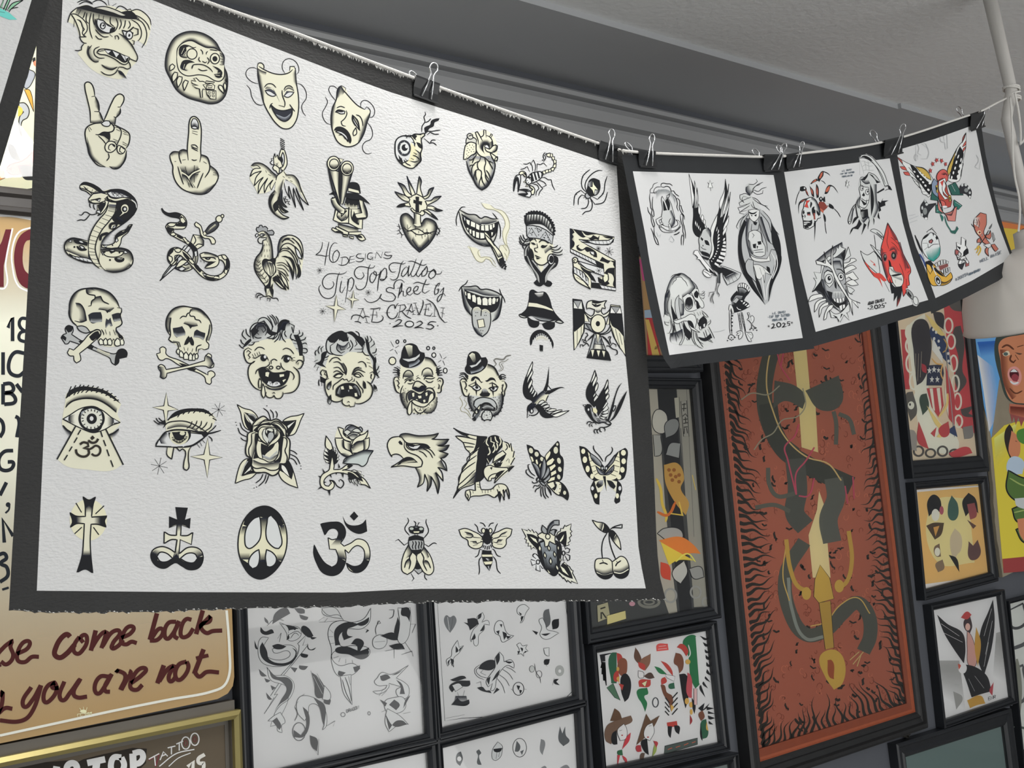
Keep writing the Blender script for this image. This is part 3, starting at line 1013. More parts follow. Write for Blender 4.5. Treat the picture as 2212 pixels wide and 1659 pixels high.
BIGART.append((853.3, 241.2, 2.2, """~
l 127,98 2,-29 13,-21 -4,-25 7,-8 -3,-15
l 140,52 15,-4 16,-15
k 142,102 -4,-25 12,-8 17,-8 4,-17 21,-11 20,-2 -5,11 -19,10 -4,17 -21,12 -8,13
l 138,111 17,-17 16,0 25,-4 20,-2
l 152,111 15,-13 21,9 21,0
l 138,127 29,25 8,-16 19,-1
l 165,150 15,-2 18,12
c 0,173 8,-41 30,-17 41,4 30,-12 25,-5 8,13 -17,21 4,42 -8,54 -37,37 -42,-12 -34,-38
w 1,173 7,-41 30,-17 37,6 17,31 -13,67 -41,25 -30,-25
c:cfcaa8 75,144 25,34 0,41 -42,25 13,-33
b 104,261 17,-25 4,-46 | 84,257 12,-29 8,-34
k 100,144 21,8 8,26 -16,-9
k 79,115 17,-8 8,12 -12,13
k 63,232 33,4 21,-6 -21,12
k 92,178 21,12 8,13 -21,-17
l 38,115 14,-4 6,16
l 52,127 13,-16 2,16
l 67,111 21,8 12,17
l 104,119 -4,-12 25,4
l 121,119 6,25
l 79,144 17,6 -2,11
l 88,194 16,9 -10,4
l 84,207 20,8 13,13
l 75,221 15,7
l 42,228 10,16 23,13
l 48,223 10,11
l 17,207 8,12
l 31,219 5,25
k 17,207 19,25 2,23 -15,-23
z:k:2.6 0,173 8,-41 30,-17 20,2 21,-2 13,-8 29,0 17,-5 4,11 -15,14 2,46 -8,30 3,29 -20,21 -20,16 -42,-12 -34,-38
E:2f3136 44,173 31.7,38.4 -8
E:c4c6c4 45,173 21.7,27.6 -8
E 46,171 15,15.9
E:w 55,165 7.5,9.2
l:w:2 27,150 6,7
l:w:2 23,178 -4,4
l:w:2 33,203 3,-9
l:w:2 58,198 -6,-6
l:w:2 44,142 1,6
l:w:2 67,186 -5,-2
"""))
BIGART.append((852.7, 379.8, 2.2, """~
c 72,107 9,-13 25,-8 25,16 16,17 9,21 -13,29 -29,13 -29,-17 -17,-25 -8,-17
o 81,96 -11,-40 -12,-56 14,36 15,25 10,25 7,0
b 58,0 23,40 | 72,73 21,-4
o 104,86 6,-46 6,-38 11,21 -5,33 13,46
b 116,2 11,25 | 108,65 16,-4
o 79,100 -23,-2 -21,-37 -21,-30 29,13 21,33 19,19
b 14,31 29,13 | 43,77 29,9
o 68,123 -21,-4 -29,-21 -18,-23 30,11 26,12 16,13
b 0,75 30,11 | 30,107 34,8
o 133,102 23,-12 8,-25 23,-11 -14,27 -13,21 -17,9
b 187,54 -23,11 | 156,107 -17,-5
o 145,119 28,-2 16,-15 33,-6 -20,19 -21,12 -27,13
b 222,96 -29,6 | 173,132 -13,-13
o 154,144 23,0 25,13 27,8 -27,4 -29,-8 -21,-4
k 229,165 -31,-10 -17,0 21,13
o 68,127 -25,5 -17,4 -17,12 21,0 21,-4 25,4
k 9,148 17,-12 21,-4 6,8 -23,7
o 135,165 21,13 21,16 29,15 -17,-19 -21,-17 -21,-12
k 206,209 -25,-15 -17,-16 21,8
P:k 101,100 13,1 -1,20 16,2 -2,14 -14,-3 1,41 -13,-2 1,-42 -11,-4 0,-12 12,3
"""))
BIGART.append((857.4, 449.0, 2.2, """~
c 17,50 8,-17 21,-6 25,19 13,21 4,-46 21,8 8,38 17,-15 26,6 28,21 -2,21 -26,63 -53,48 -44,-44 -34,-63
h::29 17,50 8,-17 21,-6 25,19 21,38 25,-9 17,-23 26,2 24,17 6,25 -30,67 -53,48 -44,-44 -34,-63
b 71,155 36,54 48,-50 | 79,129 28,51 39,-51
z:k:2.6 17,50 8,-17 21,-6 25,19 21,33 25,-6 17,-21 26,2 24,17 6,25 -30,67 -53,48 -44,-44 -34,-63
c 79,77 5,-48 27,4 4,51 -19,4
b 79,77 5,-48 | 98,77 -2,-48
l 81,13 2,33 -6,33
l 112,33 1,34 6,23
o 65,6 8,-6 8,10 28,13 8,-10 12,4 3,12 -13,9 -15,-9 -25,-8
l 33,92 21,17 21,-5 21,-4 21,9 21,14 29,-8 19,-6
l 42,115 25,-6 25,16 29,2 21,-10 25,8
l 50,79 4,46
l 67,88 -13,12
l 88,88 2,16
l 104,109 -1,12
l 125,100 -2,17
l 88,117 2,19
l 117,125 4,21
l 134,121 0,17
l 142,100 4,29
l 148,129 0,17
l 0,86 17,6
l 8,75 7,25 18,-4
l 0,109 17,-5
l 0,125 21,-8
l 21,142 4,-13
l 8,104 17,25 11,-4
l 180,79 12,13 13,17 -13,20 -12,-8
l 196,84 -8,16 21,-4
l 205,125 -15,-12
l 192,134 -4,-13
"""))
BIGART.append((1001.2, 280.7, 2.2, """~
c 29,18 39,-6 32,-12 32,18 28,54 -4,71 -6,28 -14,56 -48,59 -28,-23 -31,-60 -15,-56 -13,-8 6,-59
h:8a8c92:28 15,147 26,-24 43,4 40,-4 26,40 -2,28 -12,36 -28,44 -20,13 -20,-9 -27,-48 -16,-36
s::18 150,163 -2,28 -12,36 -28,44 -20,15 -24,-15 -23,-44 -18,-40 -9,-40
b 17,36 24,4 23,12 | 13,56 24,0 23,8
o:b4b4ac 11,64 4,-24 6,-6 22,0 19,14 -2,16 -27,-6
o:b4b4ac 18,32 1,-10 10,-5 14,5 2,18 -16,4
l 23,30 14,-4 4,2
o 5,92 6,-20 22,-14 25,6 4,28 -6,19 -19,10 -20,16 -17,3
d::2.4 17,78 29,72 43,72 21,88 37,84 49,80 17,99 29,95 45,92 25,107 37,103 49,103 15,115 21,123 15,131
b 62,64 2,47 -19,12 | 53,76 0,27 -16,12
c 66,48 18,-20 32,-4 20,28 4,28 20,-8 -4,20 -24,15 20,16 8,16 -12,10 -24,-26 -24,4 -28,-4 -10,-31
b 136,52 2,36 -10,4 | 116,64 4,16 -4,4
s::-20 92,103 -6,-23 10,-18 20,2 10,18
k 92,103 -8,-23 12,-20 20,2 10,22 -10,-8 -12,-8 -8,10 2,29 6,10
w 100,80 4,-10 12,2 8,16 -12,0
l 70,70 0,-18 -8,-24 -6,-16 10,-4 12,20 12,24
l 78,36 16,-10 2,-26 10,1 2,35
l 80,32 14,-4
l 108,26 16,6 8,-14 6,4 -8,16
l 112,26 16,10 10,20 2,26 12,-12 10,6 -6,23 -12,8
o 100,82 24,10 24,-20 13,4 -5,19 -20,12 -8,0 -20,-8
b 161,76 -5,19 -16,12 | 148,76 -4,12 -12,11
o 126,107 26,18 9,10 -1,12 -10,0 -18,-24
e 156,137 5.6,11.1 25
l 62,64 0,35 18,24 20,8 24,20 16,4
l 82,129 -6,18 -8,8 4,32 12,8 0,28 -8,24 -2,20
l 100,131 6,24 -6,24 6,32 14,24
l 64,115 -11,16 -12,28
l 55,127 -18,16 -12,-2
l 70,149 -17,10 -12,20 -2,28
l 53,167 -20,2 -4,6
l 74,187 -16,6 -5,18 -4,22
l 60,193 -2,22 6,24
l 86,219 4,24 14,24
l 104,207 2,20 14,24
l 108,191 12,16 8,22
l 120,151 12,20 8,16
l 124,147 20,12
m 14,147 11,44 20,40 23,40 20,15 24,-15 24,-40 12,-40 2,-32 -18,-32
"""))
BIGART.append((1109.7, 330.5, 2.2, """~
l::2 31,78 18,-4 15,-10 12,26
l::2 45,51 17,2 16,-8 10,19 2,24
l::2 78,58 16,-26 10,30 -4,28
l::2 110,86 2,-36 12,5 18,-8 16,17
l::2 132,117 16,0 16,10 14,0 6,26 12,24
l::2 120,129 24,10 12,14 -24,12
l::2 108,137 16,16 14,16 -14,16 -6,18
l::2 92,147 20,6 8,16 -12,16 -2,18
w 144,38 -10,-4 10,-4 -4,-16 6,-14 12,2 -12,10 6,10
o 158,4 14,-4 8,10 -10,10 -14,-6
o 174,2 10,2 2,14 -12,2
o 180,18 14,0 0,14 -10,2
o 188,32 14,2 0,14 -11,2
o 190,54 12,-2 -2,18 -14,-2
o 180,70 16,0 -8,16 -14,-6
o 166,78 12,-2 0,14 -12,0
o 150,82 14,-4 2,14 -14,3
o 136,88 12,-4 6,13 -12,4
w 72,109 12,-12 24,-7 24,0 8,11 -12,20 -24,16 -20,8
k 78,101 10,-4 10,36 -10,4
k 94,95 8,-2 10,34 -8,4
k 110,92 8,-2 8,29 -8,4
l 128,90 6,7 -2,16
w 58,125 10,-12 12,4 6,24 -14,8 -10,-4
d::2.8 64,131 70,141
k 62,115 10,-8 12,30 -8,-12
P 56,129 -9,10 9,2
P 64,149 -8,11 12,-3
o 25,97 8,-9 16,0 9,9 4,16 -9,0 -8,-12 -14,4
k 41,90 15,7 4,16 -7,-8
w 0,183 3,-54 10,-22 18,-4 2,22 -12,60 0,-44 -4,-22 -8,22
k 0,183 3,-54 12,-20 6,8 -12,24
k 21,185 6,-48 -4,-22 -7,6 4,20
o 72,153 20,8 8,12 -4,24 -14,0 0,-16 10,-8 -12,-8
w 25,175 28,-3 23,7 8,18 -8,14 -27,-6 -28,-10 28,-2 19,2 -15,-14
k 25,175 31,-2 24,12 -16,0 -19,-6
k 21,195 28,-4 19,6 -15,8
"""))
BIGART.append((1239.4, 366.1, 2.2, """~
l 78,0 -20,15 -16,20 -2,50 18,22
l 136,5 -19,0 -37,22 -26,44 6,36
l 58,119 -24,-20 -26,20 -8,53
l 56,127 -18,-6 -14,17 -3,31
l 68,138 2,20 -12,24 -24,4
l 78,136 10,26 -8,32 -26,8 -14,14
l 80,136 21,30 40,-10 20,-49
l 86,128 27,14 28,-31 8,-48 10,-32
k 38,39 4,-8 4,8
k 76,31 4,-8 4,6
k 133,115 12,-10 -4,14
k 8,121 4,-6 6,4
k 64,83 10,-32 19,-10 30,10 4,36 -14,32 -23,8 -20,0 -10,-16
b:9a9c9e 70,63 0,16 8,4 | 90,51 0,24 -8,4
P:e1deba:1.5 90,51 7,20 20,26 -16,-2 -4,24 -9,-20 -14,-16 14,0
b:c6c8c6 101,99 -2,22 | 121,99 -8,16
o:9a9c9e 54,123 8,-14 12,14 8,7 -12,8 -12,-4
l 54,128 -8,8
l 60,136 -2,8
"""))
BIGART.append((985.4, 438.1, 2.2, """~
c 121,0 20,26 40,8 32,20 20,43 -12,40 4,44 20,36 6,24 -10,35 -20,-23 -16,-32 8,-20 32,4 -4,-32 12,-52 -8,-47 -24,-32 -40,-16 -18,-16
c 52,207 26,30 19,36 24,9 20,-15 24,9 16,24 -28,-43 -36,0 -12,-36
l:8a876e:1.3 117,0 24,26 40,8 32,20 20,43 -12,44 8,48 22,32 -6,40
l:8a876e:1.3 163,10 18,16 44,16 24,36 4,39 -16,44 4,36 12,32 -2,16
l:8a876e:1.3 205,221 0,-16 16,-4 20,28 -8,-24
l:8a876e:1.3 229,237 12,24 -2,15
l:8a876e:1.3 52,209 10,-4 20,44 19,27 24,6 16,-17 20,8 16,23 14,8
l:8a876e:1.3 119,221 -14,8 0,16 12,14 24,-2 24,4 24,31
l 44,20 -14,0 -12,10 -12,24 -6,28 3,27
l 173,48 20,26 16,43 2,32 -3,22
c:b8b8b0 14,38 10,-4 34,20 35,4 26,18 18,-10 36,10 28,0 0,25 -12,60 -16,44 -28,2 -48,-16 -43,-42 -28,-63
k 24,50 38,24 51,35 40,-4 36,-12 10,-5 -8,53 -14,20 -24,12 -56,0 -39,-32 -24,-44
b 117,101 36,0 42,-13 | 119,80 22,-8 48,8
b 46,82 47,23 28,2 | 34,42 52,18 27,18
b 46,149 51,42 68,15 | 70,149 35,24 60,4
P:w:1.6 26,54 7,8 3,16 -6,-10
P:w:1.6 36,64 8,8 0,18 -7,-10
o:e1ddc8:1.6 46,76 20,8 -2,25 -12,-8
o:e1ddc8:1.6 70,86 22,9 -2,24 -22,-8
o:e1ddc8:1.6 94,97 19,10 -2,24 -18,-8
o:e1ddc8:1.6 117,109 16,-3 2,27 -18,-2
o:e1ddc8:1.6 135,105 20,0 1,28 -19,1
o:e1ddc8:1.6 157,105 14,-2 2,24 -14,2
o:e1ddc8:1.6 172,101 11,-3 1,17 -10,6
o:e1ddc8:1.6 48,117 12,2 -2,18 -6,-8
o:e1ddc8:1.6 62,123 12,4 -1,24 -9,-6
o:e1ddc8:1.6 76,131 14,2 0,28 -12,-4
o:e1ddc8:1.6 93,137 18,4 -1,28 -17,-4
o:e1ddc8:1.6 113,141 22,2 0,26 -21,2
o:e1ddc8:1.6 165,139 12,0 -4,16 -6,4
m 18,34 40,20 35,3 26,17 18,-8 36,10 28,0
m 201,86 -12,75 -16,32 -8,13 -40,-3 -39,-20 -40,-42 -20,-48 -12,-51
o 133,137 8,2 40,58 32,40 14,36 -22,19 -16,-39 -24,-48 -24,-36
l 137,149 28,28 18,28
l 153,185 28,36 20,40
l 189,237 12,20
k 201,269 20,-12 8,19 -22,16
b 201,261 20,-8 | 193,245 16,-12
L:k:4 205,294 16,-14 14,2
L:k:4 210,302 15,-16 11,10
L:k:4 217,310 12,-16 10,12
L:k:3 227,315 8,-9 -1,12
"""))
BIGART.append((1121.2, 456.2, 2.2, """~
c:c9cac6 41,125 -35,24 -2,-24 21,-12 -23,20 16,24 27,0
c:c9cac6 145,157 32,24 27,0 0,24 -39,-8
c:a4a6a4 25,177 24,-28 40,104 16,39 16,-8 40,-55 24,-12 0,28 -40,35 -12,36 16,24 -32,12 -32,-8 -4,-32 -32,-43 -22,-48
c 47,149 18,-16 40,-8 52,24 4,48 -24,40 -24,20 -24,-4 -16,-16 -16,-36
c 85,249 32,8 -4,23 -8,8
k 27,26 14,-16 32,-10 32,6 32,20 24,32 8,35 -4,20 -12,-12 -40,-35 -48,-4 -32,8 -8,-20
b:c8c9c6 39,18 26,-2 40,4 32,22 24,48 | 37,54 28,-8 36,4 28,24 28,31
L:k:2.2 45,18 -4,38
L:k:2.2 59,14 -5,38
L:k:2.2 71,14 -4,36
L:k:2.2 85,15 -4,37
L:k:2.2 99,18 -4,36
L:k:2.2 113,24 -6,36
L:k:2.2 125,31 -6,37
L:k:2.2 136,40 -7,36
L:k:2.2 147,52 -8,30
L:k:2.2 157,68 -7,24
d::6.4 29,24 37,14 47,7 59,3 71,2 85,2 99,4 111,8 123,15 133,23 143,32 151,42 159,54 164,66 167,80 169,93 166,109
P:a9abad 35,70 30,-2 32,6 32,16 34,27 -6,40 -36,-20 -36,-8 -36,-2 -12,-10
l 37,121 22,-41 26,43
l 81,74 12,27 18,-19
l 101,129 24,-32 28,52
d::2.8 49,82 89,82 97,86 77,82 65,101 113,113 93,113 145,113 61,113 137,125 121,125 53,105 105,93 141,137 125,115
l 65,97 -8,12
l 89,82 10,8
l 113,121 10,10
k 43,126 18,1 8,6 -20,16 -22,28 -2,36 4,16 36,51 20,44 -16,16 12,12 20,6 16,-10 16,10 16,0 10,-14 -8,-10 -18,-6 -2,-16 18,-28 32,-27 4,-36 -16,-12 -12,20 -20,28 -32,35 -24,-31 -28,-40 -8,-44 8,-24
b:b9bab8 97,340 -4,-32 -28,-43 -24,-52 | 85,324 -8,-24 -24,-39 -18,-48
b:b9bab8 125,340 0,-28 16,-32 28,-35 | 137,324 4,-16 12,-28 24,-31
b:b9bab8 27,213 4,-32 14,-20 | 39,213 0,-28 10,-20
O:w 59,205 8.8,26.3 -12
e:k 59,205 4.8,19.9 -12
k 53,185 6,4 6,20 -2,12 -6,-8
O:w 152,229 15.9,25.5
E 154,229 11.1,18.3
b:D 125,201 20,-16 14,-4 | 117,181 20,-16 16,-8
m 45,157 12,40 20,44 20,14 20,0 20,-14 20,-28
l 85,153 4,20 -16,4 4,12 12,6
k 55,149 14,0 12,10 -12,1 -10,-7
l 65,135 12,-2 6,12
k 103,169 6,-8 16,2 12,-4 -12,14 -16,2
l::3 95,149 10,-10 20,2 16,12
k 75,207 10,4 24,12 -32,-10
k 81,219 20,4 -12,6 -6,-3
l 85,249 2,12
l 0,141 10,16 15,6 16,-2
l 1,121 9,24 15,12 20,-4
l 6,114 12,23 15,8 16,-4
l 18,111 11,22 20,4
l 145,165 16,8 16,-4 8,-8
l 149,177 20,8 20,-4 10,-12
l 153,189 24,8 20,-4 11,-12
l 157,201 24,8 16,-1 11,-5
l::2.4 43,125 -25,40 7,16
"""))
BIGART.append((1231.7, 493.7, 2.2, """~
P 0,0 61,13 149,28 -6,22 -24,14 -48,-2 -35,-8 -36,0 36,20 117,65 2,144 -119,-18 0,-20 63,4 -28,-28 30,-8 -4,-56 -157,-59
P:w 41,52 36,3 55,2 48,-1 20,-9 6,4 -14,22 -32,4 -39,-2 -36,-10 -28,0
k 41,51 36,4 24,10 -32,-4
l::1.6 101,57 4,14
l::1.6 119,59 6,16
l::1.6 136,60 4,16
l::1.6 154,59 6,17
l::1.6 170,58 8,17
l::1.6 184,55 8,14
k 0,0 13,5 8,14 -12,8 8,12 -10,12 14,16 -8,24 -12,4
s::20 2,99 -1,-48 0,-48
k 13,3 40,10 16,22 28,8 12,-12 23,12 8,-12 -4,24 -15,-4 -20,4 -24,-16 -16,4
k 57,13 44,8 24,6 -24,2 -24,2
k 152,35 56,6 -12,6 -24,-2
k 29,83 16,-8 -8,12 20,12 20,-12 24,8 24,20 3,23 -19,-4 8,-15 -16,-12 -20,4 -12,-12 -20,8 -16,-8
w 93,107 20,2 4,18 -16,-4
k 140,154 12,-20 28,16 32,4 0,12 -20,-12 -12,12 -20,-8
k 214,154 -2,48 4,80 -12,-12 4,-32 -8,-20 -20,-8 -4,32 12,20 -20,8 -32,-16 -4,-24 20,12 12,-32 16,-20 32,-4 -8,-20
o:e1ddba 160,210 20,8 0,28 -16,12 -8,-16
P:w 2,95 156,75 0,20 -155,-77
k 117,154 41,16 0,20 -30,-16
l::1.6 13,101 4,18
l::1.6 27,107 4,18
l::1.6 41,115 4,17
l::1.6 55,121 6,17
l::1.6 69,128 6,18
l::1.6 83,135 6,17
l::1.6 97,142 6,18
P:w 97,258 63,12 57,12 -1,14 -119,-18
k 97,258 43,10 12,18 -51,-8
l::1.6 160,272 6,16
l::1.6 176,274 6,16
l::1.6 192,277 6,17
P:w 37,154 121,36 4,36 -69,-24
* 136,200 16
P 11,146 10,-10 14,6 4,24 38,24 40,16 -24,4 16,20 14,24 -26,-16 4,20 -4,30 -72,-46 -12,-36 2,-28
e 23,150 11.9,13.5
l 23,162 -6,-10 4,-6 8,6
k 45,174 36,24 36,8 -20,4 12,20 14,24 -26,-14 8,10 -24,-32 -20,-16
P:w 17,182 44,24 24,32 2,32 -42,-40 -28,-20
l 17,206 12,-20 4,28 10,-20 6,28 8,-16 4,28 10,-16 6,32 8,-8
o 13,210 16,8 36,32 32,38 -72,-46
l 29,232 32,16
k 49,178 16,12 -12,2
* 135,95 12
* 186,109 21
"""))
BIGART.append((990.8, 605.0, 2.2, """~
l 44,0 -10,17 -20,14 -14,22
l 193,41 10,27 12,20 6,20
c:b5b7b3 14,31 40,0 32,-2 19,16 28,-4 44,15 30,16 -6,60 -16,48 -24,18 -36,-10 -51,-16 -20,0 -24,-44
k 26,45 48,19 47,14 72,0 4,14 -20,52 -32,12 -79,-20 -28,-40
b 26,47 48,9 47,16 72,4 | 18,33 64,0 43,14 76,25
s::24 64,172 -30,-40 -16,-56 -4,-43
s::24 207,76 -8,64 -16,40 -24,17
o:e1ddc8:1.6 28,53 9,2 1,21 -7,-4
o:e1ddc8:1.6 40,62 14,-2 6,16 -3,18 -15,-6
o:e1ddc8:1.6 62,72 14,-4 8,16 -2,26 -18,-8
o:e1ddc8:1.6 86,82 15,-4 8,18 -2,24 -19,-4
o:e1ddc8:1.6 111,88 14,-6 14,10 -1,30 -25,-2
o:e1ddc8:1.6 141,88 10,-7 6,7 -1,32 -15,0
o:e1ddc8:1.6 159,88 10,-7 8,7 -4,26 -14,2
o:e1ddc8:1.6 179,88 10,-2 -4,18 -6,2
o:a9aba9 66,136 12,-10 19,0 12,14 12,-5 24,9 6,20 0,40 -14,43 -24,22 -23,-14 -20,-35 -6,-48
s::20 137,247 -24,22 -23,-14 -20,-35
b:y 70,136 16,-9 21,13 | 70,152 20,-4 17,4
b:y 111,144 14,-7 24,15 | 111,160 18,-8 20,12
l 109,140 -2,16 -1,16
P 88,190 30,-5 7,37 -30,5
d::2.4 82,154 90,154 80,170 129,154 123,168 131,168 105,239 115,241 110,253
m 14,31 40,0 32,-2 19,15 28,-1 44,13 30,18 -6,58 -16,48 -26,17
m 14,31 6,53 14,52 30,36
"""))
BIGART.append((1121.0, 625.3, 2.2, """~
o:b2b3ae 0,121 6,-4 34,16 -14,2 -20,-6
o:b2b3ae 213,157 -12,4 -30,-8 18,-7
k 54,4 12,-4 24,12 19,-2 16,2 20,28 16,52 24,35 28,28 -28,-8 -40,6 -48,-4 -39,-22 -20,4 -36,-10 32,-29 12,-44
b:d5d5d0 74,18 16,-2 27,-2 | 78,24 15,14 20,-6
P:y 46,60 40,4 43,14 32,15 2,12 -46,-13 -51,-8 -24,-2
b:a0a3a5 62,127 35,16 48,6 | 50,123 55,8 56,12
k 40,127 22,16 35,8 -2,20 -13,10 -28,-4 -12,-22
k 109,163 28,-10 34,2 -2,24 -24,13 -24,-7
l 93,163 18,0
"""))
BIGART.append((548.9, 486.3, 2.2, """~
o:8f9193 20,34 -10,-14 4,-10 8,2 4,-10 10,-2 6,10 10,-4 13,10 -3,12 24,-4 9,12 -5,11 -20,-1
c 20,34 26,-8 20,14 16,32 8,83 23,-4 0,-52 12,-39 28,-12 48,12 28,39 4,64 -12,80 -56,-32 4,95 -20,4 -56,-39 -3,75 -36,-4 0,-48 -32,-51 -22,-44 10,-44 32,-44 0,-43 -20,-12
b 50,28 20,20 16,55 4,60 | 46,40 12,28 12,47 -4,48
b 42,92 -16,39 -22,32 -2,40 24,44 | 54,95 -8,40 -16,32 -8,36 20,48
k 38,171 12,-12 24,4 16,-8 15,8 -4,24 4,36 -19,20 -8,51 12,8 0,44 -8,-44 -24,0 0,32 -8,-40 16,-16 4,-27 -24,-36
o 44,199 14,-24 16,-6 19,14 10,24 -13,32 -12,6 -20,-18
b:D 42,195 16,-22 32,8 | 54,219 24,-16 19,16
l::1.7 52,187 14,52
l::1.7 62,177 12,34 4,30
l::1.7 74,173 10,34 0,32
l::1.7 86,179 6,28 -2,28
m 20,36 22,-8 20,10 16,30 8,39 4,52 11,0 12,-20 2,-40 14,-39 24,-11 32,1 32,22 14,35 2,52
m 42,80 -4,39 -28,36 -9,32 5,32 24,40 24,35 4,40
w 24,48 14,-8 14,6 -14,8
k 34,46 12,-2 -2,8
P:w 6,48 6,-8 10,4 -2,6 -10,8
o:c0c0ba 18,70 8,-12 16,2 16,-2 -2,12 -12,2 -6,16 -12,-2
l::1.8 60,70 4,12
l::1.8 50,88 2,11
l::1.8 60,88 2,11
l::1.8 70,88 2,11
l::1.8 50,115 -2,12
l::1.8 62,115 0,12
l::1.8 72,115 2,10
l::1.8 38,137 -2,14
l::1.8 52,141 0,12
l::1.8 66,141 0,12
k 129,80 24,-20 32,8 32,39 12,56 2,-24 -14,-47 -32,-32
k 153,99 32,24 24,48 12,72 -12,10 -2,-66 -18,-48
k 133,149 36,14 20,32 12,62 -2,-54 -22,-48
k 137,151 32,36 20,48 -4,28 -16,-52 -16,-40
w 193,99 20,24 16,40 -20,-12
w 209,151 12,36 -14,0
l 133,84 12,-14 24,0 24,18
l 121,123 16,-28 24,-9 28,13 24,24
l 117,131 20,-20 32,4
l 121,131 16,-10 24,2 24,24 14,32 12,40 -10,38
l 131,149 22,0 24,22 12,40 -4,50
l 157,103 16,12 16,24
s::24 115,155 -2,-52 16,-43 32,-11
l::1.8 105,181 32,-2 28,20
l::1.8 109,191 28,0 32,32
l::1.8 109,203 32,8 24,32
l::1.8 109,211 32,20 24,36
k 86,251 19,-12 24,28 20,41 -28,-18
o 90,259 23,12 36,35 -20,-8
o 109,235 28,36 16,39 -24,-35
o 121,223 32,40 12,43 -28,-39
l 117,219 8,40
l 129,219 32,24
l::1.7 10,163 12,16 12,-12
l::1.7 4,183 16,10 14,-14
l::1.7 4,203 18,6 14,-14
l::1.7 8,219 18,4 16,-16
l::1.7 18,235 20,4 12,-16
l::1.7 30,251 20,4 12,-16
l::1.7 46,275 16,-4 6,-16
l::1.7 20,163 14,24
l::1.7 14,187 20,32
l::1.7 22,219 24,32
l::1.7 38,239 24,32
k 90,275 -4,67 -8,-44
l 60,336 14,-34 16,42
l 8,346 2,-18 14,-4 30,16 16,-4 20,12 19,0 8,14
l 14,348 6,-14 14,-2
l 30,356 0,-12 16,-4
l 64,360 0,-14 14,4 -4,14
"""))
